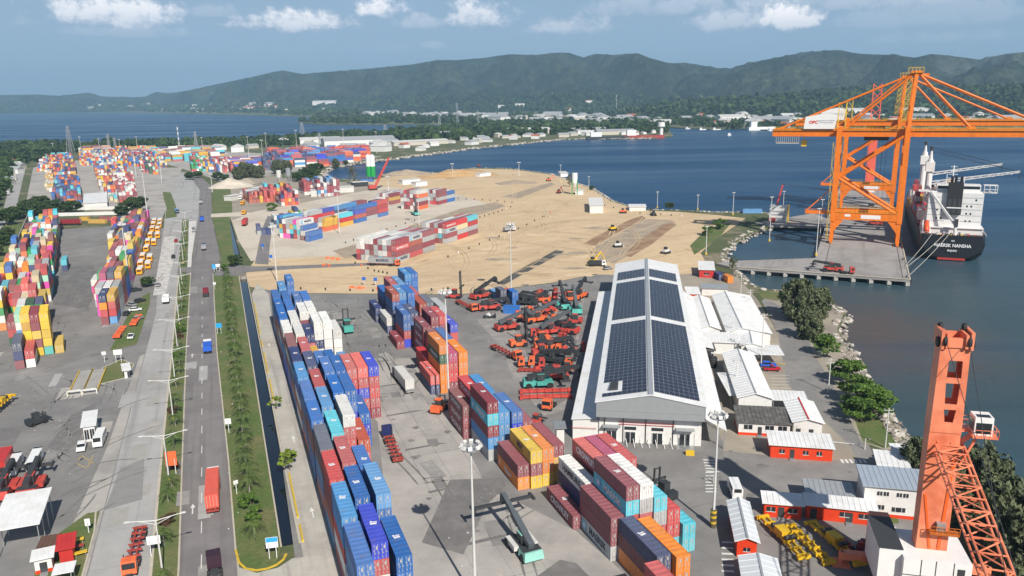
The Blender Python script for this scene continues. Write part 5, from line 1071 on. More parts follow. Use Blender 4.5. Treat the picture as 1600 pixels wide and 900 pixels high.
    mb = MB(); mb.bx(-13.5, -1, 2, 6, ZS+.2, ZS+1.6); [mb.bar((-13.5+k*1.5, 2, ZS+1.6), (-13.5+k*1.5, 2, ZS+2.8), .1) for k in range(9)]; mb.bar((-13.5, 2, ZS+2.8), (-1, 2, ZS+2.8), .1); mb.bar((-13, 4, ZS+1.6), (-.8, 4, ZS+14), .5); mb.build('cable_platform', ORANGE, t)
    mb = MB(); n = 9
    for k in range(n):
        z = 2+k*5.4; mb.bx(-2.6, -1.1, -.9, .9, z, z+.1); mb.bar((-2.5, -.8, z), (-2.5, -.8, z+5.4), .14); mb.bar((-2.5 if k % 2 else -1.2, -.85, z), (-1.2 if k % 2 else -2.5, -.85, z+5.4), .2)
    mb.build('leg_stair', YELLOWS, t)
    mb = MB()
    for x in (12, 14, 20, 22):
        for y in (D/2-2, D/2+2): mb.bar((x, y, 22), (x, y, ZG-1), .06)
    mb.build('hoist_rope', DARK, t)
    MB().bx(11.4, 22.6, D/2-1.2, D/2+1.2, ZG-3.4, ZG-1.6).build('trolley', DARK, t)
    for x in (0, Gg): pass
    return t
foot1 = G(1298, 379, DZ); gantry('nearer of the two orange gantry cranes on the quay, white machinery house', foot1)
gantry('farther orange gantry crane, seen between the legs of the nearer one', foot1+qd*135+qn*1.0)
# harbour crane standing beyond them
p = foot1+qd*235+qn*18
t = thing('harbour_crane', 'salmon red lattice mast of a harbour crane behind the gantry cranes', 'crane', (p.x, p.y, DZ), QA-math.pi/2)
SALM = material('salmon_red', srgb('#ec6a52'), .45, var=.08)
mb = MB()
MB().bx(-4, 4, -4, 4, 0, 6).build('house', M_ORD, t); MB().bar((0, 0, 6), (0, 0, 44), 6.2, 6.2, (1, 0, 0)).build('tower', SALM, t)
for k in range(6): mb.bar((-2.9, -2.9, 44+k*6), (2.9, -2.9, 50+k*6), .5); mb.bar((2.9, -2.9, 44+k*6), (-2.9, -2.9, 50+k*6), .5)
for sx in (-2.9, 2.9): mb.bar((sx, -2.9, 44), (sx, -2.9, 80), .7)
mb.build('lattice_top', SALM, t)
# ------------------------------------------------------------------ ship
M_HULL = material('black_hull', (.012, .013, .016), .45, var=.2, vscale=.3, col2=(.05, .035, .03), c2scale=.2, c2lo=.6, c2hi=.8)
M_BOOT = material('boot_red', (.45, .04, .03), .5)
M_SHIPW = material('ship_white', (.72, .71, .69), .5, var=.1, vscale=.3, col2=(.42, .36, .3), c2scale=.3, c2lo=.66, c2hi=.85)
sp = QR+qn*20+qd*62
ship = thing('container_ship', 'black hulled container ship moored at the quay, stern towards the camera', 'ship', (sp.x, sp.y, SEA_Z), QA-math.pi/2)
ship.scale = (.88, 1, 1)
def hull():
    secs0 = [(0, [(-13.2, 12.2), (-14.2, 9), (-13.0, 5.0), (-8.5, 2.2), (-3, .9), (0, .6)]), (1.2, [(-14.6, 12.2), (-15.2, 8), (-14, 3.6), (-9, 1.0), (-3, -.4), (0, -.8)]), (8, [(-15.5, 12), (-15.6, 7), (-15.2, 2.5), (-12, -.6), (-4, -2.5), (0, -3)]), (30, [(-15.6, 12), (-15.6, 7), (-15.6, 2), (-15, -2), (-8, -4), (0, -4)]), (150, [(-15.6, 12), (-15.6, 7), (-15.6, 2), (-15, -2), (-8, -4), (0, -4)]), (175, [(-12, 14), (-10, 8), (-7, 2), (-5, -2), (-3, -4), (0, -4)]), (196, [(-1, 16), (-.6, 9), (-.3, 2), (-.2, -2), (-.1, -4), (0, -4)])]
    secs = [(y, [(x, z) for x, z in pr]) for y, pr in secs0]
    mb = MB(); rows = []
    for y, pr in secs: rows.append([(x, y, z) for x, z in pr]+[(-x, y, z) for x, z in pr[-2::-1]])
    m = len(rows[0]); pts = [p for r in rows for p in r]
    fs = [(i*m+j, i*m+j+1, (i+1)*m+j+1, (i+1)*m+j) for i in range(len(rows)-1) for j in range(m-1)]
    fs.append(tuple(range(m))); mb.add(pts, fs)
    o = mb.build('hull', M_HULL, ship)
    mb = MB(); pts = []
    for y, pr in secs: pts += [(pr[0][0]+.05, y, pr[0][1]-1.2), (-pr[0][0]-.05, y, pr[0][1]-1.2)]
    mb.add(pts, [(2*i, 2*i+1, 2*i+3, 2*i+2) for i in range(len(secs)-1)]); mb.build('deck', material('ship_deck', (.22, .1, .08), .7, var=.2), ship)
    return o
hl = hull()
MB().bx(-6.5, 6.5, -.12, 0, .5, 1.5).build('boot_stripe', M_BOOT, hl)
for tx, z, s in (('MAERSK NANSHA', 7.4, 2.15), ('MAJURO', 5.0, 1.2), ('IMO', 9.6, .9)):
    o = obj('lettering', text_mesh(tx, M_LETW, s, .025), hl); o.rotation_euler = (math.pi/2, 0, 0); o.location = (0, -.9+(.62 if z > 8 else .0) if False else -.75, z)
mb = MB()
for k in range(25): x = -13.5+k*1.125; mb.bar((x, .4, 12.1), (x, .4, 13.3), .08)
mb.bar((-13.5, .4, 13.3), (13.5, .4, 13.3), .09)
for sx in (-1, 1):
    for k in range(10): mb.bar((sx*15.2, 1+k*2, 12), (sx*15.2, 1+k*2, 13.2), .08)
    mb.bar((sx*14.6, .4, 13.3), (sx*15.3, 22, 13.2), .09)
mb.build('rail', M_SHIPW, ship)
mb = MB(); mb.bx(-14.5, 14.5, 9, 24, 11.3, 14.2); mb.bx(-14.8, 14.8, 8.2, 24, 14.2, 14.5); mb.build('poop_house', M_SHIPW, ship)
mb = MB(); mb.bx(-12.6, 13.4, 11, 23, 14.5, 30.5); mb.yprism([(-14.6, 14.5), (-12.6, 14.5), (-12.6, 22)], 12, 22); sup = mb.build('superstructure', M_SHIPW, ship)
MB().bx(-17.5, 17.5, 14, 20, 30.5, 30.9).bx(13, 19.8, 14, 18, 30.5, 30.8).build('bridge_deck', M_SHIPW, ship)
MB().bx(-9, 12, 14.5, 20, 30.9, 34.2).build('bridge', M_SHIPW, ship); MB().bx(-8.6, 11.6, 14.4, 14.5, 32.2, 33.5).build('bridge_window', GLASSD, ship)
mb = MB(); [mb.bar((x, 13.9, 30.9), (x, 13.9, 34), .25) for x in (13.5, 16, 18.5, 19.6)]; mb.bx(13.3, 19.8, 13.8, 18, 34, 34.3); mb.bar((13.4, 13.9, 32.3), (19.6, 13.9, 32.3), .25); mb.build('bridge_wing', M_SHIPW, ship)
mb = MB(); mb.bx(-3.8, 3.2, 8.8, 12, 20.5, 35.5); fn = mb.build('funnel', material('funnel_black', (.02, .02, .022), .6, var=.2), ship)
mb = MB(); [mb.bx(-3.4+k*2.3, -1.8+k*2.3, 8.72, 8.8, 21.2, 28) for k in range(3)]; mb.build('louvre', DARK, fn); MB().bx(-3.85, 3.25, 8.7, 8.8, 23.6, 24.1).build('funnel_band', WHITE, fn)
mb = MB(); [mb.tube((x, 10, 35.4), (x, 9.6, 38.5), .7, 8) for x in (-2.4, -.6, 2)]; mb.build('exhaust', BLACK, ship)
for (x, z) in ((-8, 18), (-5.8, 18), (-8, 22), (-5.8, 22), (6, 17), (8, 17), (6, 20.5), (8, 20.5), (6, 24), (8, 24), (10, 27), (-8, 26)): MB().bx(x-.4, x+.4, 10.95, 11.02, z, z+.9).build('porthole', GLASSD, sup)
mb = MB(); mb.bar((-1.5, 17, 34.2), (-1.5, 17, 43), .5); [mb.bar((-4+.3*k, 17, 37+k*1.8), (1-.3*k, 17, 37+k*1.8), .2) for k in range(4)]; mb.bar((-4.5, 16, 34), (-4.5, 16, 39), .3); mb.bar((4, 16, 34), (4, 16, 38), .3); mb.build('radar_mast', WHITE, ship)
for k_, z_ in enumerate((17.2, 20.0, 22.8, 25.6, 28.4)):
    MB().bx(-12.65, -4, 10.9, 11.0, z_, z_+.16).build('deck_edge', STEEL, sup); MB().bx(3.4, 13.05, 10.9, 11.0, z_, z_+.16).build('deck_edge', STEEL, sup)
    mb = MB(); mb.bx(-14.6, -12.6, 13, 22, z_-.1, z_+.1); [mb.bar((-14.5, 13+q*1.8, z_), (-14.5, 13+q*1.8, z_+1.1), .1) for q in range(6)]; mb.bar((-14.5, 13, z_+1.1), (-14.5, 22, z_+1.1), .1); mb.build('side_gallery', M_SHIPW, ship)
for k_ in range(16):
    q = random.Random(k_*3); x_ = q.uniform(-11, 11); y_ = q.uniform(1.5, 7.5); MB().bx(x_-.5, x_+.5, y_-.4, y_+.4, 10.9, 10.9+q.uniform(.8, 2.0)).build('deck_gear', (REDP, M_SHIPW, STEEL, YELLOWS, DARK)[k_ % 5], ship)
lb = MB(); lb.tube((-12.5, 4.0, 13.0), (-12.5, 10.5, 16.2), 1.3, 10); lb.build('lifeboat', material('lifeboat_orange', srgb('#e8541c'), .4), ship, True)
mb = MB(); [mb.bar((x, 3.5, 12), (x, 11, 17), .35) for x in (-14.2, -10.8)]; mb.build('davit', M_SHIPW, ship)
mb = MB(); mb.tube((1, 5, 11), (1, 5, 16), .8, 8); mb.bar((1, 5, 16), (-12, 11, 31), 1.0, 1.0); mb.build('stern_crane', M_SHIPW, ship); MB().bx(.2, 2.0, 4, 6, 15.5, 19).build('crane_house', DARK, ship)
for k, (y, bl) in enumerate(((62, 36), (108, 34))):
    x0 = -9.5; mb = MB(); mb.tube((x0, y, 11), (x0, y, 42 if k == 0 else 43), 2.1, 12, 1.7); mb.tube((x0, y, 42), (x0, y, 47), 1.2, 8, .5); mb.build('crane_post', M_SHIPW, ship); MB().bx(x0-2.4, x0+2.4, y-2.4, y+2.4, 36, 41).build('crane_house', M_SHIPW, ship)
    MB().tube((x0, y, 47), (x0, y, 49), .9, 8).build('crane_head', DARK, ship)
    a, b = Vector((x0+2, y, 30)), Vector((x0+2+bl+8, y-4, 37)); mb = MB(); n = 10
    for s1 in (-.9, .9):
        for s2 in (-.7, .7): mb.bar(a+Vector((0, s1, s2)), b+Vector((0, s1*.5, s2*.5)), .35)
    for q in range(n): mb.bar(a.lerp(b, q/n)+Vector((0, -.9, -.7)), a.lerp(b, (q+1)/n)+Vector((0, -.8, .6)), .25)
    mb.build('jib', M_SHIPW, ship); mb = MB(); mb.bar((x0, y, 47), b, .16); mb.bar((x0, y+.8, 46), b, .16); mb.bar(b, b+Vector((0, 0, -4)), .4); mb.build('jib_rope', DARK, ship)
mb = MB(); rr = random.Random(4); shipc = []
for i, y in enumerate((32, 45, 58+8, 80, 93, 122)):
    for j in range(11):
        for q in range(rr.randint(3, 5) if y > 30 else 3): shipc.append((-14+j*2.55, y, 11.6+q*2.6, rr.choice(['crimson', 'white', 'grey', 'red', 'dkred', 'gold', 'white', 'ltblue', 'brown'])))
for i in range(0, len(shipc)):
    x, y, z, c = shipc[i]
SCM = MB().bx(-1.2, 1.2, 0, 12.1, 0, 2.55).mesh('deck_container', material('deck_container_paint', objcol=True, rough=.55, var=.1))
by = {}
for (x, y, z, c) in shipc: by.setdefault(c, MB())
for (x, y, z, c) in shipc: by[c].bx(x-1.2, x+1.2, y, y+12.1, z, z+2.55)
mm = MB(); mats = []
for i, (c, b) in enumerate(by.items()): mm.cur = i; mm.add(b.v, b.f); mats.append(paint(PAL[c]))
mm.build('deck_containers', mats, ship, kind='stuff')
tr = MB()
for a, b in (((-9, .3, 12.3), QR+qd*26-qn*.8), ((-4, .2, 12.3), QR+qd*22-qn*.8), ((-2, .2, 12.3), QR+qd*3-qn*.8)):
    A = ship.matrix_world if False else None
    M_ = Matrix.Translation((sp.x, sp.y, SEA_Z)) @ Matrix.Rotation(QA-math.pi/2, 4, 'Z'); a = M_ @ Vector(a); b = Vector((b.x, b.y, DZ+.6))
    for k in range(8):
        f0, f1 = k/8, (k+1)/8; s0, s1 = -3*f0*(1-f0), -3*f1*(1-f1); tr.bar(a.lerp(b, f0)+Vector((0, 0, s0)), a.lerp(b, f1)+Vector((0, 0, s1)), .16)
tr.build('mooring_rope', material('rope', (.5, .48, .42), .8), None, label='pale mooring ropes running from the ship stern to the quay', cat='rope')
# ------------------------------------------------------------------ mobile harbour crane at the right
M_SAL = material('faded_crane_orange', srgb('#ea8c68'), .5, var=.14, vscale=.35, col2=srgb('#d4704e'), c2scale=.15)
M_SAL2 = material('deep_crane_orange', srgb('#ee6422'), .5, var=.08)
MX = Vector((62.9, 108.2, 0)); MR = R_(-14)
mc = thing('mobile_harbour_crane', 'salmon orange mobile harbour crane with box tower, cab and lattice boom', 'crane', MX, MR)
def plate(nm, w0, w1, d, z0, z1, m):
    mb = MB(); pts = [(-w0, -d, z0), (w0, -d, z0), (w0, d, z0), (-w0, d, z0), (-w1, -d, z1), (w1, -d, z1), (w1, d, z1), (-w1, d, z1)]
    mb.add(pts, [(3, 2, 1, 0), (4, 5, 6, 7), (0, 1, 5, 4), (1, 2, 6, 5), (2, 3, 7, 6), (3, 0, 4, 7)]); return mb.build(nm, m, mc)
plate('tower_foot', 2.15, 2.1, 1.35, 9, 28, M_SAL2 if False else M_SAL)
# upper section: a hollow box with three openings front and back
zs = [28, 29.6, 32.0, 33.2, 37.0, 38.1, 41.6, 43.6]; hw = [(.0, .0), (.55, .85), None, (.95, 1.15), None, (1.15, 1.2), None]
for sy in (-1, 1):
    mb = MB(); y0, y1 = (sy*1.35-.12, sy*1.35+.12); W = lambda z: 2.1-(z-28)*.012
    opens = [(29.6, 31.6, .55, .8), (32.4, 35.6, .8, .95), (36.4, 39.0, .95, .9)]; zc = 28.0
    def quad(xa0, xb0, za, xa1, xb1, zb): mb.add([(xa0, y0, za), (xb0, y0, za), (xb1, y0, zb), (xa1, y0, zb), (xa0, y1, za), (xb0, y1, za), (xb1, y1, zb), (xa1, y1, zb)], [(0, 1, 2, 3), (7, 6, 5, 4), (0, 4, 5, 1), (1, 5, 6, 2), (2, 6, 7, 3), (3, 7, 4, 0)])
    for (za, zb, wa, wb) in opens:
        quad(-W(zc), W(zc), zc, -W(za), W(za), za); quad(-W(za), -wa+.25, za, -W(zb), -wb+.25, zb); quad(wa+.25, W(za), za, wb+.25, W(zb), zb); zc = zb
    quad(-W(zc), W(zc), zc, -W(41.2), W(41.2), 41.2); mb.build('tower_plate', M_SAL, mc)
for sx in (-1, 1):
    mb = MB(); mb.add([(sx*2.1, -1.23, 28), (sx*2.1, 1.23, 28), (sx*1.94, 1.23, 41.2), (sx*1.94, -1.23, 41.2), (sx*1.92, -1.23, 28), (sx*1.92, 1.23, 28), (sx*1.76, 1.23, 41.2), (sx*1.76, -1.23, 41.2)], [(0, 1, 2, 3), (7, 6, 5, 4), (0, 4, 5, 1), (1, 5, 6, 2), (2, 6, 7, 3), (3, 7, 4, 0)]); mb.build('tower_side', M_SAL, mc)
mb = MB()
for k in range(14): mb.bar((-.9, .6, 29.5+k*.9), (-.2, .6, 29.5+k*.9), .08)
mb.bar((-.9, .6, 28.5), (-.9, .6, 41), .1); mb.bar((-.2, .6, 28.5), (-.2, .6, 41), .1); mb.build('ladder', WHITE, mc)
mb = MB()
for sx in (-1, 1):
    mb.bx(sx*1.9-.22, sx*1.9+.22, -2.1, 1.8, 40.8, 43.4); mb.bx(sx*1.25-.18, sx*1.25+.18, -2.1, 1.6, 41.0, 43.0)
mb.bx(-1.9, 1.9, -1.7, -1.3, 41.0, 42.4); mb.bx(-2.0, 2.0, 1.2, 1.6, 41.0, 42.6); mb.build('tower_head', M_SAL, mc)
for sx in (-1, 1):
    for y, z in ((-1.8, 42.0), (1.1, 43.2)):
        MB().tube((sx*1.57-.2, y, z), (sx*1.57+.2, y, z), .72, 14).build('sheave', BLACK, mc)
    MB().tube((sx*2.25-.15, -1.0, 41.6), (sx*2.25+.15, -1.0, 41.6), .75, 14).build('sheave', BLACK, mc)
# cab on its bracket
CX = -1.75; cb = MB(); cb.bx(5.2+CX, 7.6+CX, -2.2, .3, 28.3, 31.0); cabo = cb.build('cab', M_ORD, mc); MB().bx(5.4+CX, 7.4+CX, -2.26, -2.2, 28.6, 30.2).build('window', GLASSD, cabo); MB().add([(5.5+CX, -2.0, 31.03), (7.3+CX, -2.0, 31.03), (7.3+CX, -.9, 31.03), (5.5+CX, -.9, 31.03)], [(0, 1, 2, 3)]).build('roof_window', GLASSD, cabo)
MB().bx(5.14+CX, 5.2+CX, -1.8, .1, 28.8, 30.4).build('window', GLASSD, cabo)
mb = MB(); mb.bx(1.9, 3.4, -1.0, .4, 28.2, 28.4); mb.bx(3.2, 6.5, -2.8, .6, 28.05, 28.3)
for x in (3.2, 4.3, 5.4, 6.5): mb.bar((x, -2.8, 28.3), (x, -2.8, 29.3), .08)
for y in (-2.8, -1.6, -.3, .6): mb.bar((6.5, y, 28.3), (6.5, y, 29.3), .08)
mb.bar((3.2, -2.8, 29.3), (6.5, -2.8, 29.3), .08); mb.bar((6.5, -2.8, 29.3), (6.5, .6, 29.3), .08); [mb.bar((2.0, y, 30.2-k*.8), (3.4, y, 30.2-k*.8), .07) for y in (-1, .4) for k in range(3)]; mb.build('cab_platform', M_SAL, mc)
MB().bar((2.0, -.4, 26), (4.0, -.8, 28.1), .7, .5).bar((4.2, -1.6, 28.05), (2.2, -1.6, 23), .3).build('cab_bracket', M_SAL, mc)
# service platform half way and winch
mb = MB(); mb.bx(-.8, 3.2, -2.7, -1.36, 12.2, 12.5)
for k in range(6): mb.bar((-.8+k*.8, -2.65, 12.5), (-.8+k*.8, -2.65, 13.5), .08)
mb.bar((-.8, -2.65, 13.5), (3.2, -2.65, 13.5), .08); mb.bar((-.8, -2.65, 13.0), (3.2, -2.65, 13.0), .08); mb.build('service_platform', material('rusty_orange', srgb('#b8621c'), .7, var=.2), mc)
MB().bx(.2, 1.4, -2.2, -1.37, 12.5, 13.8).build('winch_box', STEEL, mc)
mb = MB(); mb.bar((.9, -1.42, 9.2), (1.6, -1.42, 24), .4, .12, (0, 1, 0)); mb.bar((-1.7, -1.42, 18), (-.3, -1.42, 9.2), .3, .1, (0, 1, 0)); mb.build('stiffener', M_SAL2, mc)
# lattice boom
Minv = (Matrix.Translation(MX) @ Matrix.Rotation(MR, 4, 'Z')).inverted()
pa = Minv @ G(1478, 688, 25.5); pe = Minv @ G(1560, 905, 24.5); dv = (pe-pa).normalized(); side = dv.cross(Vector((0, 0, 1))).normalized(); pe = pa+dv*48
chord = {}
mb = MB(); n = 15; W0, W1, Hh = 1.95, 1.25, .95
def cpt(f, s, u): 
    w = W0+(W1-W0)*f; hh = Hh*min(1, .25+f*6)
    return pa.lerp(pe, f)+side*(s*w)+Vector((0, 0, u*hh))
for s in (-1, 1):
    for u in (-1, 1): mb.tube(cpt(0, s, u), cpt(.06, s, u), .17, 7); mb.tube(cpt(.06, s, u), cpt(1, s, u), .17, 7)
mb.build('boom_chord', M_SAL, mc)
mb = MB()
for k in range(n):
    f0, f1 = k/n, (k+1)/n
    for u in (-1, 1): mb.tube(cpt(f1, -1, u), cpt(f1, 1, u), .1, 5); mb.tube(cpt(f0, -1 if k % 2 else 1, u), cpt(f1, 1 if k % 2 else -1, u), .1, 5)
    for s in (-1, 1): mb.tube(cpt(f0, s, -1), cpt(f1, s, 1), .1, 5)
mb.build('boom_lacing', M_SAL, mc)
mb = MB(); [mb.tube((sx*1.0, -1.4, 26.5-q), cpt(.03, sx, 0), .16, 6) for sx in (-1, 1) for q in (0, 2.2)]; mb.build('boom_heel', M_SAL, mc)
mb = MB(); [mb.tube((sx*1.5, -1.8, 42.2), cpt(.97, sx*.7, 1), .05, 5) for sx in (-1, 1)]; mb.build('boom_rope', DARK, mc)
# machinery house, counterweight and undercarriage
mb = MB(); mb.bx(-4.4, 4.8, -4.6, 4.0, 3.0, 9.0); hs = mb.build('machinery_house', M_ORD, mc)
mb = MB(); mb.bx(-4.43, 4.83, -4.66, -4.6, 6.3, 6.4); [mb.bx(x-.05, x+.05, -4.66, -4.6, 3, 9) for x in (-2, 0, 2.4)]; mb.build('panel_seam', DARK, hs)
for x, z in ((-3.2, 4.0), (3.4, 6.9), (1.2, 3.6)): MB().bx(x-.5, x+.5, -4.65, -4.6, z, z+1.2).build('hatch', DARK, hs)
MB().bx(-7.6, -4.4, -3.4, 6.0, 3.2, 9.6).build('side_cabin', M_ORD, mc); MB().bx(-7.7, -4.3, -3.5, 6.1, 9.6, 9.75).build('cabin_roof', DARK, mc); MB().bx(-7.0, -4.0, 6.1, 9, 3.0, 9.0).build('counterweight', M_SAL, mc)
mb = MB(); mb.bx(-4, 4, -7, 9, 1.4, 2.9); mb.bx(-11, 11, -6, -4.6, 1.2, 2.4); mb.bx(-11, 11, 6, 7.4, 1.2, 2.4)
for x in (-11, 11):
    for y in (-5.3, 6.7): mb.tube((x, y, .3), (x, y, 2.4), .4, 8); mb.bx(x-1.4, x+1.4, y-1.4, y+1.4, .05, .35)
mb.build('undercarriage', M_SAL, mc)
for x in (-3.4, 3.4):
    for k in range(5): MB().wheel(x, -5.5+k*3, .8, .8, 1.2).build('wheel', BLACK, mc)
# ------------------------------------------------------------------ vehicles and machines
CRIM = material('machine_crimson', srgb('#c24a40'), .55, var=.3); ORG = material('machine_orange', srgb('#e66c3e'), .55, var=.3); TEAL = material('machine_teal', srgb('#4fa89c'), .55, var=.25)
PALET = material('machine_pale_teal', srgb('#8fc6ba'), .45, var=.12); GREYB = material('boom_grey', srgb('#565c60'), .5, var=.15); CHAR = material('charcoal_boom', srgb('#33373a'), .55, var=.2)
RUST = material('red_oxide', srgb('#a04238'), .6, var=.2); YEL = material('bus_yellow', srgb('#e9a21c'), .45, var=.08); SPY = material('spreader_yellow', srgb('#d9ae22'), .5, var=.3)
NAVYP = paint('#1f2a5c'); BLUEP = paint('#2a5fc8'); SALP = paint('#d8604e'); GREYP = paint('#9a9c9e'); LBLUE = paint('#5fa8d8'); RGREEN = paint('#1f9a48')
def wheels(t, xs, ys, r, w, m=BLACK):
    for y in ys:
        for x in xs: MB().wheel(x, y, r, r, w).build('wheel', m, t)
def dirz(p, q): d = Vector(q)-Vector(p); return math.atan2(-d.x, d.y)
def reach_stacker(label, p, rz, body=CRIM, boom=CHAR, elev=22, blen=13.5, spread=6.1, s=1.0):
    t = thing('reach_stacker', label, 'reach stacker', p, rz)
    trim = OFFW if body is PALET else body; MB().bx(-1.5, 1.5, -4.4, 3.6, .9, 1.7).build('chassis', DARK if body is PALET else body, t)
    mb = MB(); mb.add([(-1.9, -4.6, .8), (1.9, -4.6, .8), (1.9, -1.6, .8), (-1.9, -1.6, .8), (-1.7, -4.3, 2.4), (1.7, -4.3, 2.4), (1.7, -1.6, 2.1), (-1.7, -1.6, 2.1)], [(3, 2, 1, 0), (4, 5, 6, 7), (0, 1, 5, 4), (1, 2, 6, 5), (2, 3, 7, 6), (3, 0, 4, 7)]); mb.build('counterweight', body, t)
    for sx in (-1, 1): MB().bx(sx*1.9-.45, sx*1.9+.45, -.9, 3.2, 1.1, 2.0).build('fender', trim, t)
    MB().bx(-1.75, 1.75, -3.9, -2.0, 2.3, 2.36).build('engine_grille', DARK, t)
    cb = MB().bx(-.8, .8, -.6, 1.3, 2.0, 3.7).build('cab', body if False else DARK, t); MB().bx(-.84, .84, -.64, 1.34, 3.7, 3.82).build('cab_roof', body, cb); MB().bx(-.7, .7, 1.3, 1.34, 2.5, 3.6).build('windscreen', GLASSD, cb)
    wheels(t, (-1.85, 1.85), (2.6,), .95, 1.15); wheels(t, (-1.6, 1.6), (-3.1,), .85, .6)
    e = R_(elev); a = Vector((0, -3.3, 2.9)); b = a+Vector((0, math.cos(e), math.sin(e)))*blen; m1 = a.lerp(b, .62)
    mb = MB(); mb.bar(a, m1, 1.15, 1.25); mb.build('boom', boom, t); MB().bar(a.lerp(b, .55), b, .85, .95).build('boom_extension', boom, t)
    mb = MB(); [mb.tube((sx*.65, .9, 1.7), a.lerp(b, .4)+Vector((sx*.65, 0, -.3)), .16, 6) for sx in (-1, 1)]; mb.build('lift_cylinder', STEEL, t)
    MB().bar(b, b+Vector((0, .3, -1.6)), .9, .9).build('head', boom, t)
    mb = MB(); c = b+Vector((0, .3, -1.9)); mb.bx(-spread, spread, c.y-.35, c.y+.35, c.z-.25, c.z+.25); [mb.bx(sx*spread-.25, sx*spread+.25, c.y-1.25, c.y+1.25, c.z-.3, c.z+.2) for sx in (-1, 1)]; mb.build('spreader', DARK if body is not PALET else DARK, t)
    t.scale = (s, s, s); return t
def handler(label, p, rz, body=ORG, mast=9.5, s=1.0):
    t = thing('mast_handler', label, 'lift truck', p, rz)
    MB().bx(-1.3, 1.3, -3.0, 2.0, .6, 1.6).build('chassis', body, t); MB().bx(-1.35, 1.35, -3.3, -1.6, .7, 2.3).build('counterweight', body, t)
    cb = MB().bx(-.8, .8, -1.3, .5, 1.6, 3.6).build('cab', DARK, t); MB().bx(-.9, .9, -1.4, .6, 3.6, 3.72).build('cab_roof', body, cb)
    for sx in (-.75, .75): MB().bar((sx, 2.3, .3), (sx, 2.1, mast), .3, .35).build('mast_rail', DARK, t)
    mb = MB(); [mb.bar((-.75, 2.25, z), (.75, 2.25, z), .2) for z in (1, mast*.5, mast-.3)]; mb.bx(-2.9, 2.9, 2.45, 2.8, mast*.42, mast*.42+.5); mb.build('carriage', DARK, t)
    wheels(t, (-1.3, 1.3), (1.4,), .75, .8); wheels(t, (-1.1, 1.1), (-2.2,), .65, .5); t.scale = (s, s, s); return t
def tractor(t, y0, cab=ORG, cabh=2.9, sleeper=False):
    MB().bx(-.5, .5, y0-5.2, y0, .6, .95).build('frame', DARK, t)
    mb = MB(); mb.yprism if False else None
    mb.xprism([(y0-1.9, .8), (y0, .8), (y0-.05, 1.7), (y0-.35, cabh), (y0-1.9, cabh)], -1.15, 1.15); cb = mb.build('cab', cab, t)
    MB().bx(-1.0, 1.0, y0-.2, y0+.02, 1.75, cabh-.3).build('windscreen', GLASSD, cb); MB().bx(-1.17, 1.17, y0-1.3, y0-.5, 1.7, cabh-.35).build('side_window', GLASSD, cb)
    if sleeper: MB().bx(-1.12, 1.12, y0-3.0, y0-1.92, .9, cabh+.2).build('sleeper', cab, cb)
    mb = MB(); mb.tube((.9, y0-2.2, 1), (.9, y0-2.2, 3.3), .1, 6); mb.bx(-.6, .6, y0-4.6, y0-3.4, .95, 1.15); mb.build('fifth_wheel', DARK, t)
    wheels(t, (-1.0, 1.0), (y0-.9,), .5, .32); wheels(t, (-.95, .95), (y0-3.6, y0-4.7), .5, .6)
def skeletal(t, y0, L=12.2, m=RUST):
    mb = MB()
    for sx in (-.5, .5): mb.bx(sx-.12, sx+.12, y0-L, y0, .95, 1.3)
    mb.build('trailer_frame', m, t)
    for k in range(7): MB().bx(-1.2, 1.2, y0-.3-k*(L-.6)/6-.14, y0-.3-k*(L-.6)/6+.14, 1.02, 1.33).build('cross_member', m, t)
    wheels(t, (-.95, .95), (y0-L+1.2, y0-L+2.5), .5, .6)
    MB().bx(-1.15, 1.15, y0-L-.12, y0-L, .6, .95).build('bumper', m, t)
def truck(label, p, rz, cab=ORG, cargo=None, trailer=True, frame=RUST, cat='truck', cargoL=12.2, box=None, sleeper=False):
    t = thing('truck', label, cat, p, rz); tractor(t, 8.5 if trailer else 2.5, cab, 3.0, sleeper)
    if trailer: skeletal(t, 5.6, 12.4, frame)
    if cargo is not None:
        mb = MB(); mb.bx(-1.2, 1.2, 5.5-cargoL, 5.5, 1.36, 4.0); c = mb.build('cargo_box', cargo, t)
        for k in range(9): MB().bx(-1.22, 1.22, 5.3-k*(cargoL-.4)/8-.06, 5.3-k*(cargoL-.4)/8+.06, 1.5, 4.015).build('rib', cargo, c)
        for sx in (-.6, .6): MB().bx(sx-.56, sx+.56, 5.44-cargoL, 5.5-cargoL, 1.5, 3.9).build('door', cargo, c)
        mb = MB(); [mb.tube((x, 5.4-cargoL, 1.45), (x, 5.4-cargoL, 3.95), .04, 5) for x in (-.85, -.3, .3, .85)]; mb.build('lock_rods', M_ROD, c)
    return t
def rigid(label, p, rz, cab=WHITE, body=BLUEP, L=6.0):
    t = thing('truck', label, 'truck', p, rz); MB().bx(-.45, .45, -L+.6, 2.4, .6, .9).build('frame', DARK, t)
    mb = MB(); mb.xprism([(.8, .8), (2.8, .8), (2.75, 1.7), (2.4, 2.8), (.8, 2.8)], -1.15, 1.15); cb = mb.build('cab', cab, t); MB().bx(-1, 1, 2.5, 2.79, 1.75, 2.5).build('windscreen', GLASSD, cb); MB().bx(-1.17, 1.17, 1.1, 2.1, 1.8, 2.5).build('side_window', GLASSD, cb)
    MB().bx(-1.25, 1.25, -L+.7, .6, 1.0, 2.6).build('load_bed', body, t); wheels(t, (-1, 1), (1.9, -L+1.6, -L+2.8), .5, .4); return t
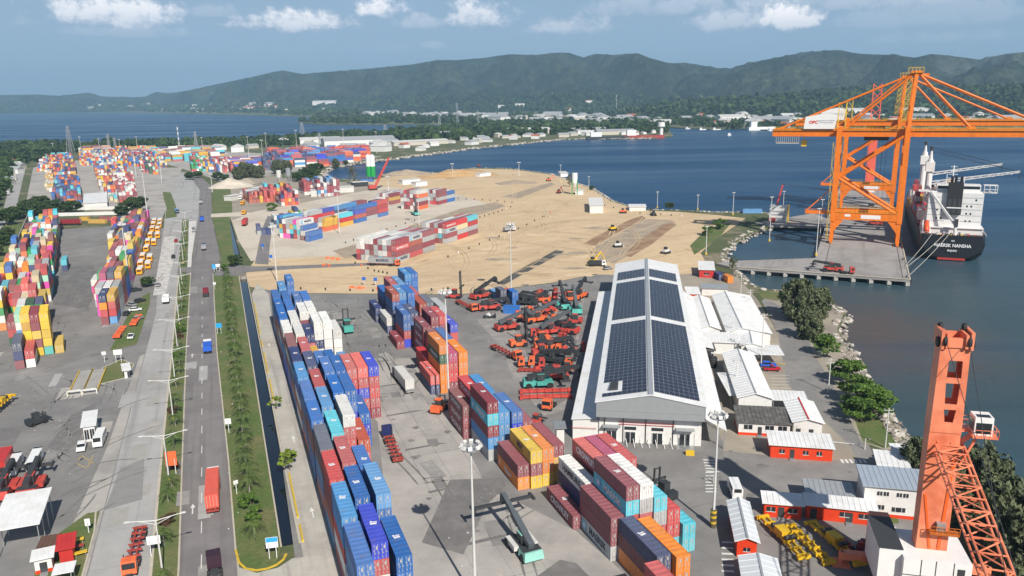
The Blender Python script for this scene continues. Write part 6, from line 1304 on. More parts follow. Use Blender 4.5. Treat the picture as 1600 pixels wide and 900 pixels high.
def bus(label, p, rz, col=YEL, L=10.5, H=2.95, W=2.4, roof=WHITE, hood=True, cat='bus', nm='bus', group=None):
    t = thing(nm, label, cat, p, rz, group); h = W/2
    mb = MB(); mb.xprism([(-L/2, .55), (L/2-(1.3 if hood else .0), .55), (L/2-(1.3 if hood else .0), 1.6), (L/2-(1.5 if hood else .35), H), (-L/2, H)], -h, h); mb.build('body', col, t)
    if hood: MB().bx(-h+.25, h-.25, L/2-1.3, L/2, .55, 1.55).build('hood', col, t)
    MB().bx(-h+.08, h-.08, -L/2+.1, L/2-(1.6 if hood else .5), H, H+.12).build('roof', roof, t)
    for sx in (-1, 1):
        for k in range(7 if L > 8 else 4):
            n = 7 if L > 8 else 4; y = -L/2+.5+k*(L-2.6)/n; MB().bx(sx*h-.02, sx*h+.02, y, y+(L-2.6)/n-.2, 1.75, 2.5).build('window', GLASSD, t)
    MB().bx(-h+.2, h-.2, L/2-(1.42 if hood else .22), L/2-(1.28 if hood else -.02), 1.7, 2.6).build('windscreen', GLASSD, t); MB().bx(-h+.3, h-.3, -L/2-.02, -L/2+.02, 1.75, 2.5).build('rear_window', GLASSD, t)
    wheels(t, (-h+.15, h-.15), (L/2-2.0, -L/2+2.2), .48, .3); return t
def car(label, p, rz, col=WHITE, kind='car', group=None):
    t = thing(kind, label, kind.replace('_', ' '), p, rz, group); pk = kind == 'pickup'
    MB().xprism([(-2.25, .45), (2.2, .45), (2.25, .85), (1.0, 1.02), (-2.25, 1.05)], -.9, .9).build('body', col, t)
    MB().xprism([(-.5 if pk else -2.0, 1.02), (1.05, 1.0), (.45, 1.52), (-.3 if pk else -1.6, 1.52)], -.78, .78).build('windows', GLASSD, t)
    MB().xprism([(-.32 if pk else -1.55, 1.5), (.45, 1.5), (.4, 1.58), (-.3 if pk else -1.5, 1.58)], -.76, .76).build('roof', col, t)
    if pk: MB().bx(-.75, .75, -2.15, -.6, 1.0, 1.06).build('load_bed', DARK, t)
    wheels(t, (-.82, .82), (1.4, -1.4), .34, .22); return t
def van(label, p, rz, col=WHITE, L=5.6, group=None): return bus(label, p, rz, col, L, 2.4, 2.0, col, False, 'van', 'van', group)
def spreader_frame(label, p, rz, L=12.2, z=.3, m=SPY, ends=True):
    t = thing('spreader', label, 'spreader', p, rz)
    for sx in (-.55, .55): MB().bx(sx-.16, sx+.16, -L/2, L/2, z, z+.55).build('beam', m, t)
    for k in range(7): y = -L/2+.4+k*(L-.8)/6; MB().bx(-1.05, 1.05, y-.16, y+.16, z+.1, z+.62).build('cross_beam', m, t)
    for sy in (-1, 1): MB().bx(-1.22, 1.22, sy*L/2-.3, sy*L/2+.3, z-.1, z+.45).build('end_beam', m, t)
    if ends:
        mb = MB(); mb.bx(-.9, .9, -1.3, 1.3, z+.55, z+1.7); mb.build('head_block', m, t)
        mb = MB(); [mb.tube((-.8, y, z+1.2), (.8, y, z+1.2), .42, 10) for y in (-2.2, 2.2)]; mb.build('sheave', DARK, t)
    return t
W_ = lambda px, py: G(px, py, .06)
ang = lambda a: R_(a-90)
# machine park in front of the warehouse
park = [('crimson reach stacker at the sand edge, boom raised beside the stacked blue boxes', (752, 466), 40, CRIM, CHAR, 30, 14), ('crimson reach stacker below the raised one, boom lowered to the right', (766, 484), 12, CRIM, CHAR, 10, 12),
        ('crimson reach stacker left of the mast machine, long grey boom up right', (794, 515), 25, CRIM, GREYB, 22, 14), ('orange reach stacker behind two crimson ones, boom pointing up right', (838, 503), 28, ORG, GREYB, 24, 14), ('crimson reach stacker in the middle of the park with white plate', (858, 522), 30, CRIM, GREYB, 26, 14.5),
        ('orange red reach stacker nearest the warehouse shade, boom level', (857, 547), 8, ORG, CHAR, 6, 13), ('teal reach stacker with upright boom, left of the two teal ones', (880, 481), 100, TEAL, CHAR, 48, 13), ('teal reach stacker with upright boom, right of the two teal ones', (899, 488), 94, TEAL, GREYB, 45, 13),
        ('dark boomed reach stacker half hidden behind the orange tractors', (862, 566), -25, CHAR, CHAR, 12, 13), ('teal engine reach stacker behind the red spreader beams', (843, 604), 5, TEAL, CHAR, 12, 12), ('crimson reach stacker at the warehouse side behind the teal engine', (868, 592), 4, CRIM, CHAR, 4, 12),
        ('orange reach stacker at the far right of the machine park', (905, 466), 60, ORG, CHAR, 35, 12), ('dark reach stacker among scrap parts by the sand edge', (842, 472), 170, ORG, CHAR, 8, 12), ('charcoal reach stacker at the left end of the scrap row', (822, 476), 160, CHAR, CHAR, 10, 12), ('crimson reach stacker parked near the warehouse wall, boom low', (884, 520), 150, CRIM, CHAR, 8, 11)]
for (lab, (px, py), a, b, bm_, el, bl) in park: reach_stacker(lab, W_(px, py), ang(a), b, bm_, el*.75, bl*.82, 2.6 if el > 20 else 3.2)
for k, (px, py, a) in enumerate(((822, 492, 20), (850, 488, 200), (872, 505, 170), (826, 528, 10), (844, 536, 190), (876, 536, 60), (880, 553, 170), (848, 556, 15), (812, 500, 100), (866, 470, 80), (888, 470, 200), (854, 575, 185))):
    (handler if k % 3 == 1 else (lambda l, p, r, b, m=0: truck(l, p, r, b, None, False)))(('orange', 'red')[k % 2]+' yard machine packed in the machine park, %s of its kind from the left' % ORD[sorted([822, 850, 872, 826, 844, 876, 880, 848, 812, 866, 888, 854]).index(px)], W_(px, py), ang(a), (ORG, CRIM)[k % 2], 3.2)
handler('red mast handler by the sand edge with tall black mast', W_(712, 466), ang(-15), CRIM, 11); handler('orange mast handler in the machine park with tall black mast', W_(812, 541), ang(20), ORG, 12.5); handler('teal empty container handler beside the white stacks', W_(543, 518), ang(110), TEAL, 6.5, 1.15); handler('orange forklift at the foot of the brown lettered stack', W_(687, 642), ang(70), ORG, 4.0, .9); handler('dark mast handler beside the cyan stack near the warehouse', W_(1036, 776), ang(120), CHAR, 6, .9)
handler('small red lift truck at the far right of the machine park', W_(897, 505), ang(170), CRIM, 4, .9); handler('dark wheeled loader standing alone on the left yard apron', W_(60, 662), ang(60), CHAR, 3.2, .8); handler('small red forklift behind the orange stack', W_(838, 662), ang(60), CRIM, 3, .7)
reach_stacker('pale teal reach stacker in the open foreground, grey boom stretched to the upper left', W_(819, 862), ang(113), PALET, GREYB, 17, 13.5, 6.1, .95)
truck('orange tractor with empty red skeletal trailer in the machine park', W_(788, 553), ang(-58), ORG); truck('orange skeletal trailer parked by the mast handler at the sand edge', W_(727, 480), ang(-62), ORG, None, True); truck('dark blue tractor towing an empty red skeletal trailer in the foreground lane', W_(614, 704), ang(108), NAVYP)
for k, (px, py, a) in enumerate(((822, 573, 190), (839, 573, 175), (858, 638, 250), (816, 470, 200))): truck(('orange terminal tractor, left of the pair by the dark boom', 'orange terminal tractor, right of the pair by the dark boom', 'red orange terminal tractor in the warehouse shade', 'orange terminal tractor wreck in the scrap row')[k], W_(px, py), ang(a), ORG, None, False)
for k in range(2): spreader_frame(('front', 'rear')[k]+' crimson spreader beam lying across the machine park', W_(853-k, 622-k*9), ang(2), 13, .3, CRIM, False)
spreader_frame('orange steel frame beside the warehouse shade', W_(888, 574), ang(80), 5, .8, ORG); spreader_frame('brown scrapped frame in front of the orange tractors', W_(836, 581), ang(-10), 9, .3, RUST, False)
# scrap heap between machines
def heap(nm, label, px, py, r, n, mats, seed):
    rr = random.Random(seed); c = W_(px, py); t = thing(nm, label, 'scrap heap', c)
    for k in range(n):
        a, d = rr.uniform(0, 6.28), r*math.sqrt(rr.random()); w, l, h = rr.uniform(.4, 1.4), rr.uniform(.8, 3), rr.uniform(.3, 1.2)
        o = MB().bx(-w/2, w/2, -l/2, l/2, 0, h).bx(-w/3, w/3, -l/3, l/3, h, h*1.4).build('scrap_piece', rr.choice(mats), t); o.location = (math.cos(a)*d*1.6, math.sin(a)*d, 0); o.rotation_euler = (rr.uniform(-.1, .1), rr.uniform(-.1, .1), rr.uniform(0, 3))
heap('scrap_heap', 'heap of machine parts behind the orange reach stacker', 838, 488, 5, 26, [CHAR, DARK, RUST, STEEL, ORG], 3); heap('scrap_heap', 'heap of parts and tyres at the sand edge', 868, 460, 6, 24, [CHAR, DARK, RUST, OFFW, CRIM], 5); heap('scrap_heap', 'heap of red engine parts by the warehouse wall', 893, 545, 4, 20, [CRIM, OFFW, DARK, STEEL], 9); heap('scrap_heap', 'black engine parts on the asphalt left of the machine park', 770, 496, 1.6, 7, [CHAR, DARK, OFFW], 12); heap('scrap_heap', 'small heap of fittings under the dark boom', 862, 578, 4, 16, [CRIM, CHAR, RUST, STEEL], 15); heap('scrap_heap', 'loose parts near the crane tracks on the right', 1352, 862, 2.2, 8, [RUST, DARK], 19)
# yard traffic
truck('white box semi trailer standing between the two container blocks', W_(631, 603), ang(112), DARK, OFFW, True, STEEL); truck('salmon container truck driving away on the main road', W_(334, 778), ang(109), WHITE, SALP, True); truck('pink and black road tractor entering the main road at the lower edge', W_(336, 893), ang(112), paint('#3a2430'), None, False, sleeper=True)
rigid('blue bedded white truck on the main road', W_(325, 546), ang(110)); truck('dark red tractor without load on the main road beyond the blue truck', W_(322, 462), ang(111), paint('#7a2030'), None, False); rigid('light blue truck crossing beyond the buses', W_(277, 333), ang(-62), NAVYP, LBLUE); rigid('blue truck on the far stretch of the main road', W_(316, 345), ang(110), NAVYP, BLUEP)
rigid('grey truck at the crossing by the paved median', W_(319, 389), ang(110), NAVYP, GREYP); rigid('small dark truck on the main road bend', W_(314, 318), ang(110), CHAR, GREYP); truck('orange tractor pulling a red skeletal trailer on the left road', W_(213, 862), ang(-72), ORG)
rigid('white delivery truck on the left road', W_(260, 472), ang(110), WHITE, WHITE, 4.5); car('silver car parked at the end of the broken paving', W_(247, 447), ang(108), GREYP); car('black car on the left road beside the median', W_(271, 403), ang(-70), CHAR); car('red car on the left road near the median tip', W_(275, 378), ang(-70), paint('#b02020'))
car('white sedan in front of the gatehouse', W_(128, 702), ang(-68)); van('white minibus in front of the gatehouse', W_(157, 692), ang(-72), WHITE, 7.0); car('red pickup parked in the estate bays', W_(1206, 579), ang(-6), paint('#b3182e'), 'pickup'); van('white van behind the long gabled kiosk roof', W_(1148, 772), ang(85))
car('blue car under the carport beside the pickup', W_(1200, 573), ang(-4), BLUEP); van('pale bus shelter like van on the paved median', W_(303, 362), ang(110), GREYP)
for k, (px, py) in enumerate(((24, 735), (56, 727))): van(('left', 'right')[k]+' white minibus parked behind the dark booms near the canopy', W_(px, py), ang(110), WHITE, 8.0)
for k, (px, py) in enumerate(((8, 772), (50, 768))): reach_stacker(('left', 'right')[k]+' red reach stacker with black boom parked beside the canopy', W_(px, py), ang(108), CRIM, DARK, 6, 11, 2.4)
spreader_frame('yellow lattice spreader at the left frame edge', W_(3, 640), ang(100), 12, 1.5, SPY); MB().bx(-1.5, 1.5, -4, 4, .1, 3.6).bx(-1.55, 1.55, -4.05, 4.05, 3.6, 3.75).build('cargo_crate', REDP, None, label='red and white box standing at the left frame edge', cat='box', loc=W_(5, 735), rz=YA)
# buses and wrecks beside the left road
bus_p = [(220, 427), (221, 416), (232, 418), (224, 405), (235, 407), (230, 392), (232, 381.5), (241, 382), (236, 371), (247, 371), (239, 361), (247, 362), (240, 354), (250, 355), (242, 348.5), (251, 349)]
for k, (px, py) in enumerate(bus_p): bus('yellow bus with white roof beside the containers, %s from the near end' % ORD[k], W_(px, py), ang(110+((k*7) % 5)-2), YEL, 10.0, group='yellow buses beside the left container row')
for k, (px, py, a) in enumerate(((219, 472, 60), (205, 478, 150), (212, 486, 20), (198, 492, 100), (216, 500, 80), (205, 530-2, 108), (213, 455, 40))): car(('dark wrecked car under the roadside tree', 'grey wrecked car on the grass', 'white wrecked car on the grass', 'small dark wreck by the container corner', 'pale car on the traffic island', 'white pickup on the traffic island', 'black wreck next to the tree')[k], W_(px, py), ang(a), (CHAR, GREYP, WHITE, CHAR, GREYP, WHITE, CHAR)[k], 'pickup' if k == 5 else 'car')
for k, (px, py) in enumerate(((188, 522), (213, 503))):
    t = thing('trailer', ('red skeletal trailer on the grass island, nearer one', 'red skeletal trailer on the grass island, farther one')[k], 'trailer', W_(px, py), ang(105)); skeletal(t, 6, 12.4, ORG)
truck('dark red container truck waiting behind the outer container row', W_(110, 352), R_(94), WHITE, paint('#8a2a32'), True); _t = truck('grey lettered container on a flat trailer at the near sand-yard block', W_(598, 415), ang(-12), ORG, GREYP, True, RUST); _l = obj('lettering', text_mesh(MK, M_LETK, 1.75, .03), _t); _l.matrix_local = Matrix.Translation((1.235, .4, 2.7)) @ Matrix(((0, 0, 1, 0), (1, 0, 0, 0), (0, 1, 0, 0), (0, 0, 0, 1)))
for k, (a, b, n) in enumerate((((84, 338), (232, 334), 'low white boundary wall behind the left container yard'), ((120, 328), (215, 327), 'second white wall nearer the white store'), ((-10, 470), (52, 322), 'grey fence wall between the avenue and the left yard'))): p, q = G(*a), G(*b); MB().bar((p.x, p.y, 1.1), (q.x, q.y, 1.1), .3, 2.2).bar((p.x, p.y, 2.3), (q.x, q.y, 2.3), .4, .16).build('boundary_wall', M_WALL if k < 2 else CONC, None, label=n, cat='wall')
for k, (px, py, c) in enumerate(((379, 320, YEL), (381, 335, YEL), (376, 312, WHITE))): rigid(('yellow tipper farther up the dusty yard', 'yellow tipper nearer the side road', 'white mixer truck in the dusty yard')[k], W_(px, py), ang(-80), c, c)
truck('red tractor with white cab roof on the side road', W_(383, 352), ang(-80), CRIM, paint('#b03838'), False)
# right-hand work yard: yellow spreaders
spreader_frame('yellow crane spreader nearest the red kiosk', W_(1222, 843), ang(102), 13.5, .5); spreader_frame('flat yellow spreader frame between two taller ones', W_(1263, 853), ang(102), 12, .3, SPY, False); spreader_frame('yellow crane spreader with red lamps beside the crane', W_(1303, 855), ang(104), 13.5, .8)
mb = MB(); [mb.tube((x, y, 0), (x, y, .9), .3, 8) for x, y in ((0, 0), (.7, .2), (1.5, 0))]; mb.bx(2.2, 3.6, -.5, .5, 0, 1.2); mb.build('bin', BLUEP, None, label='row of bins and a blue crate by the orange office door', cat='bins', loc=W_(1290, 810), rz=R_(-8))
for k, (px, py) in enumerate(((1375, 836), (1393, 838))): t = thing('generator', ('white generator box near the crane', 'small white pump box near the crane')[k], 'generator', W_(px, py)); MB().bx(-.7, .7, -.5, .5, .2, 1.6).build('case', OFFW, t); MB().bx(-.5, .5, -.53, -.5, .5, 1.2).build('grille', DARK, t)
# quay machines
reach_stacker('crimson reach stacker parked at the near end of the quay', Vector((*G(1300, 424, DZ).xy, DZ+.02)), ang(155), CRIM, CHAR, 6, 11, 3); t = truck('red terminal tractor at the near end of the quay', Vector((*G(1325, 428, DZ).xy, DZ+.02)), ang(-15), CRIM, None, False)
reach_stacker('red machine working between the gantry crane legs', Vector((*G(1366, 352, DZ).xy, DZ+.02)), ang(150), CRIM, CHAR, 8, 11, 3)
t = thing('harbour_office', 'white tower house with yellow edge on the quay root', 'building', G(1216, 346, DZ), QA-math.pi/2); MB().bx(-5, 5, -3, 4, 0, 9.5).build('wall', M_WALL, t); MB().bx(5, 5.6, -3, 4, 0, 10).build('yellow_edge', YELLOWS, t)
for z in (2, 4, 6): MB().bx(-4, 4, -3.06, -3, z, z+.7).build('louvre', GREYP, t)
# earth movers on the sand
def dozer(label, px, py, a, m=YELLOWS, arm=False):
    t = thing('excavator' if arm else 'bulldozer', label, 'excavator' if arm else 'bulldozer', W_(px, py), ang(a)); 
    for sx in (-1, 1): MB().bx(sx*1.2-.35, sx*1.2+.35, -2, 2, .05, 1.0).build('track', BLACK, t)
    MB().bx(-1, 1, -1.8, 1.7, .9, 2.1).build('body', m, t); MB().bx(-.7, .7, -.8, .6, 2.1, 3.3).build('cab', GLASSD, t)
    if arm: MB().bar((0, 1.2, 1.8), (0, 4.5, 5.2), .5).bar((0, 4.5, 5.2), (0, 7, 1.2), .4).build('arm', m, t)
    else: MB().bx(-1.8, 1.8, 2.3, 2.6, .2, 1.4).build('blade', m, t)
for a in (('white and orange grader at the far end of the dark earth strip', 973, 333, 0, ORG, False), ('black roller truck on the graded earth', 1021, 337, 100, CHAR, True), ('yellow bulldozer on the dark earth strip', 957, 360, 30, YELLOWS, False), ('white compactor on the graded earth strip', 965, 386, 10, OFFW, False), ('yellow excavator beside the dump truck behind the warehouse', 926, 412, 30, YELLOWS, True), ('dark red excavator near the shore plants', 873, 302, 60, RUST, True), ('white machine with dark hopper by the shore grass', 1040, 396, 40, OFFW, False), ('dark dump truck shaped machine on the far shore of the sand', 748, 260.5, 10, RUST, False), ('orange machine at the sand corner near the stakes', 857, 283, 20, ORG, True)): dozer(*a)
rigid('dump truck with white cab behind the warehouse', W_(938, 416), ang(-10), WHITE, CHAR); car('grey car behind the warehouse roof', W_(950, 421), ang(30), GREYP); rigid('white box truck in the middle of the sand', W_(798, 361), ang(35), WHITE, GREYP, 5.5); reach_stacker('teal container handler working beside the tall navy stack', W_(650, 336), ang(110), TEAL, CHAR, 55, 12, 3)
# ------------------------------------------------------------------ poles and lamps
def top_h(p, px, py):
    d = ray(px, py); return CAM_H+math.hypot(p[0], p[1])*d.z/math.hypot(d.x, d.y)
M_POLE = material('pole_white', (.62, .61, .58), .5, var=.1)
def mast(label, px, py, h, base=None, cluster=True, r=.28):
    p = G(px, py); t = thing('light_mast', label, 'light mast', p)
    MB().tube((0, 0, 0), (0, 0, h), r, 8, r*.45).build('pole', M_POLE, t)
    if base: 
        MB().tube((0, 0, 0), (0, 0, 3.6), .55, 12).build('concrete_base', material('yellow_black_base', (.1, .085, .05), .8), t)
        for z in (.9, 2.0, 3.0): MB().tube((0, 0, z), (0, 0, z+.45), .57, 12).build('yellow_band', YELLOWP, t)
    if cluster:
        mb = MB(); mb.tube((0, 0, h-.5), (0, 0, h-.3), 1.5, 12); mb.build('ring', STEEL, t)
        for k in range(8):
            a = k*math.pi/4; o = MB().bx(-.3, .3, -.22, .22, -.3, .3).build('lamp_head', M_POLE, t); o.location = (1.45*math.cos(a), 1.45*math.sin(a), h+.05); o.rotation_euler = (.5, 0, a-math.pi/2)
    return t
mast('tall white light mast in the foreground between the container blocks', 743, 940, 26.3); mast('tall light mast in front of the orange stack', 702, 640, 30.5); mast('light mast on a yellow banded base beside the red kiosk', 1114, 824, 21.8, True); mast('tall light mast at the sand edge behind the blue boxes', 799, 465, 29); mast('light mast at the canal road corner of the sand', 433, 440, 24); mast('light mast among the sand-yard stacks', 655, 352, 24); mast('light mast beside the light blue apron stack', 531, 366, 25)
far_m = [(203, 447, 199, 350), (230, 333, 228, 265), (213, 277, 211, 236), (128, 244, 125.5, 214), (157, 243, 157, 217), (189, 243, 188, 218), (216, 242, 215.5, 214), (84, 240, 83, 224), (318, 246, 317.5, 215), (389, 244, 388.5, 214), (417, 242, 417, 208), (412, 262, 411, 219), (465, 246, 464, 204), (538, 242, 537, 202), (589, 240, 588.5, 206), (356, 268, 354, 240), (253, 285, 252, 240), (332, 300, 330, 272), (607, 300, 606, 276), (707, 275, 707, 256), (811, 275, 811, 254)]
for k, (px, py, tx, ty) in enumerate(far_m):
    p = G(px, py); mast('light mast in the far container yards, %s from the left' % ORD[sorted(range(len(far_m)), key=lambda i: far_m[i][0]).index(k)], px, py, max(8, top_h(p, tx, ty)), None, True, .35)
def double_lamp(s, t0, label, h=10.0):
    t = thing('street_lamp', label, 'street lamp', Y(s, t0), YA, 'double armed street lamps in the median'); MB().tube((0, 0, 0), (0, 0, h), .16, 8, .1).build('pole', M_POLE, t); MB().tube((0, 0, 0), (0, 0, .5), .22, 8).build('base', YELLOWP, t)
    for sx in (-1, 1):
        mb = MB(); mb.tube((0, 0, h-.1), (sx*4.2, 0, h+.5), .08, 6, .06); mb.tube((0, 0, h-.8), (sx*2.4, 0, h+.2), .05, 5); mb.build('arm', M_POLE, t); MB().bx(sx*4.2-.45, sx*4.2+.45, -.16, .16, h+.42, h+.6).build('lamp_head', M_POLE, t)
for k, s in enumerate((130.7, 167, 202.5, 229, 262, 294, 331, 360, 410, 450, 490, 530)): double_lamp(s, -15.2-(s-130)*.0185, 'double armed street lamp in the median, %s from the camera' % ORD[k])
def utility(label, px, py, h, arms=1, r=.16, m=None):
    p = G(px, py); t = thing('utility_pole', label, 'pole', p); MB().tube((0, 0, 0), (0, 0, h), r, 7, r*.7).build('pole', m or M_POLE, t)
    for k in range(arms): MB().bar((-1.1, 0, h-.4-k*.8), (1.1, 0, h-.4-k*.8), .1).build('cross_arm', m or M_POLE, t)
    for k in (-1, 1): MB().bx(k*.9-.12, k*.9+.12, -.12, .12, h-.35, h).build('insulator', STEEL, t)
for k, (px, py, tx, ty, n) in enumerate(((1383, 700, 1387, 638, 'pole on the shore rocks by the tarpaulin canopy'), (1189, 573, 1196, 490, 'tall pole between the white halls and the carport'), (1149, 615, 1153, 563, 'pole in front of the long white hall'), (1294, 613, 1299, 560, 'pole along the estate road beside the bays'), (1171, 488, 1176, 452, 'dark pole behind the widest white hall'), (1143, 536, 1146, 494, 'dark pole between the white halls'), (1157, 464, 1160, 430, 'thin pole at the shore behind the halls'), (1351, 702, 1352, 685, 'short white post on the shore grass'), (1115, 655+100, 1117, 745, 'short post by the crosswalk'))):
    p = G(px, py); utility(n, px, py, max(2, top_h(p, tx, ty)), 0 if 'post' in n else 2)
for k, (px, py, tx, ty) in enumerate(((1202, 377, 1206, 300+8), (1275, 399, 1281, 326), (1281, 372, 1286, 312), (1145, 336, 1146, 301), (1223, 334, 1224, 299), (1090, 328, 1092, 305), (1027, 325, 1027, 300), (920, 300, 920, 276), (876, 285, 877, 258), (1103, 398, 1104, 354))):
    p = G(px, py, DZ if px > 1190 else 0); t = thing('quay_light', 'slender white light pole, %s of those along the basin and north shore' % ORD[k], 'light pole', p); h = max(6, top_h(p, tx, ty)-p.z); MB().tube((0, 0, 0), (0, 0, h), .22, 7, .14).build('pole', M_POLE, t); MB().bx(-.45, .45, -.45, .45, 0, 1.1).build('yellow_base', YELLOWP, t); MB().bx(-1.0, 1.0, -.2, .2, h-.1, h+.2).build('lamp_head', M_POLE, t)
# lattice pylons and striped antenna far away
def pylon(label, px, py, tx, ty, w=4.0, stripes=False):
    p = G(px, py); h = top_h(p, tx, ty); t = thing('pylon', label, 'pylon', p); mb = MB()
    m = material('pylon_steel', (.35, .36, .37), .6, .2)
    for a, b in ((-1, -1), (1, -1), (1, 1), (-1, 1)): mb.bar((a*w/2, b*w/2, 0), (a*w*.12, b*w*.12, h), .45)
    n = 8
    for k in range(n):
        f0, f1 = k/n, (k+1)/n; w0, w1 = w/2*(1-f0*.76), w/2*(1-f1*.76)
        for s in (-1, 1): mb.bar((-w0, s*w0, h*f0), (w1, s*w1, h*f1), .3); mb.bar((w0, s*w0, h*f0), (-w1, s*w1, h*f1), .3)
    mb.build('lattice', m, t)
    if stripes:
        for k in range(4): MB().tube((0, 0, h*(.25+.2*k)), (0, 0, h*(.35+.2*k)), .9, 6).build('painted_band', WHITE, t)
    else:
        for k in range(3): MB().bar((-4+k*.8, 0, h*(.78+k*.08)), (4-k*.8, 0, h*(.78+k*.08)), .4).build('cross_arm', m, t)
for k, a in enumerate(((111, 240, 109, 197, 9), (308, 240, 307.5, 205, 5), (171, 235, 171.5, 209, 4), (181, 236, 181, 215, 4), (473, 214, 472, 191, 11), (602, 207, 602, 195, 8), (687, 203, 688, 182, 9), (747, 197, 748, 172, 6), (715, 196, 715, 160, 6), (764, 195, 765, 175, 5), (792, 188, 792, 178, 4), (500, 196+30, 500, 196+12, 4))): pylon('grey lattice pylon near the lagoon, %s in this list from the left shore' % ORD[k] if False else 'grey lattice pylon near the lagoon shore, %s from the left' % ORD[[111, 171, 181, 308, 473, 500, 602, 687, 715, 747, 764, 792].index(a[0])], *a[:4], w=a[4])
pylon('red and white banded antenna beyond the far stacks', 281, 236, 280.5, 197, 1.6, True); pylon('red and white banded antenna above the town', 963, 176, 963, 147, 2.5, True)
# signs
def sign(label, px, py, rz, w=1.6, h=1.2, z=2.0, m=WHITE, legs=2, face=None):
    t = thing('sign', label, 'sign', W_(px, py), rz)
    for x in ((-w*.3, w*.3) if legs == 2 else (0,)): MB().bar((x, 0, 0), (x, 0, z+h*.5), .12).build('post', WHITE, t)
    MB().bx(-w/2, w/2, -.06, .0, z, z+h).build('board', m, t)
    if face: MB().bx(-w/2+.05, w/2-.05, -.075, -.06, z+h*.55, z+h-.05).build('panel', face, t)
SB = paint('#2f9fd8'); SBL = paint('#2a62b8')
sign('blue topped white sign board at the verge tip', 427, 872, R_(12), 2.0, 2.0, 2.0, WHITE, 2, SB); sign('blue sign board half way along the verge', 343, 521, R_(10), 1.9, 1.6, 2.0, SB); sign('white square sign in the verge', 358, 676, R_(10), 1.4, 1.4, 2.2, WHITE, 1); sign('blue sign by the crossing tree', 335, 425, R_(10), 1.6, 2.0, 1.6, SB, 1); sign('white board by the crossing tree', 341, 423, R_(10), 2.2, 1.4, 1.8); sign('orange red billboard in the median', 270, 741, R_(15), 2.2, 3.2, 2.0, material('billboard_orange', srgb('#ef6a3a'), .6)); sign('white lattice sign by the street lamp at lower left', 243, 868, R_(15), 2.2, 1.6, 2.2)
for k, (px, py) in enumerate(((569, 446), (587, 447), (424, 410), (411, 392))): sign(('left blue round sign at the yard edge', 'right blue round sign at the yard edge', 'blue round sign on the side road', 'blue round sign farther up the side road')[k], px, py, R_(5), 1.5, 1.5, 2.2, SBL, 1)
sign('white sign frame beside the grass traffic island', 164, 566, R_(15), 1.2, 1.0, 2.4, WHITE, 1); sign('white gantry sign at the traffic island tip', 186, 566, R_(15), 2.4, 1.6, 2.4); sign('white post sign on the kiosk lawn', 139, 832, R_(15), .9, 1.4, 1.4, WHITE, 1); sign('white bus stop sign in the verge beyond the first palms', 336, 452, R_(10), 1.1, 1.0, 2.0, WHITE, 1); sign('white plate lying on a leaning post in the verge', 370, 772, R_(40), .9, .8, 2.2, WHITE, 1)
for k, (px, py) in enumerate(((122, 848), (127, 868), (122, 858))): t = thing('bench', ('yellow bench farthest on the kiosk lawn', 'yellow bench nearest on the kiosk lawn', 'brown bench between the yellow ones')[k], 'bench', W_(px, py), R_(30)); MB().bx(-1, 1, -.5, .5, .62, .7).build('top', YELLOWS if k < 2 else RUST, t); MB().bx(-.8, -.7, -.4, .4, 0, .62).bx(.7, .8, -.4, .4, 0, .62).build('leg', STEEL, t)
# barrels marking the haul road on the sand
barl = []
def barrels(pts, n):
    for k in range(n):
        f = k/(n-1)*(len(pts)-1); i = min(int(f), len(pts)-2); a, b = pts[i], pts[i+1]; g_ = f-i; barl.append((a[0]+(b[0]-a[0])*g_, a[1]+(b[1]-a[1])*g_))
barrels([(700, 402), (760, 378), (815, 356), (860, 333)], 12); barrels([(470, 452), (560, 455), (640, 456), (700, 452)], 8); barrels([(555, 412), (585, 424), (605, 428)], 7); barrels([(716, 311), (760, 313), (800, 317)], 8); barrels([(750, 340), (775, 333), (798, 324)], 8); barrels([(945, 322), (1000, 334), (1065, 338)], 9); barrels([(540, 380), (590, 364), (648, 345)], 9)
BARM = [MB().tube((0, 0, 0), (0, 0, .95), .33, 8).tube((0, 0, .4), (0, 0, .62), .345, 8).mesh('marker_barrel', m) for m in (CHAR, ORG, WHITE)]
for k, (px, py) in enumerate(barl): obj('marker_barrel', BARM[(k*5+k//3) % 3 if k % 5 == 1 else 0], None, 'small marker barrel in the lines edging the haul road on the sand', 'barrel', 'marker barrels on the sand', None, W_(px, py))
for k, (px, py) in enumerate(((550, 450), (560, 451), (566, 451), (512, 404), (520, 405), (528, 406), (506, 415), (514, 416), (590, 452))):
    obj('plastic_barrier', MB().xprism([(-.3, 0), (.3, 0), (.12, .9), (-.12, .9)], -1, 1).mesh('plastic_barrier', ORG), None, 'orange plastic barrier lying at the edge of the sand and the yard', 'barrier', 'orange barriers at the sand edge', None, W_(px, py), R_(10*k))
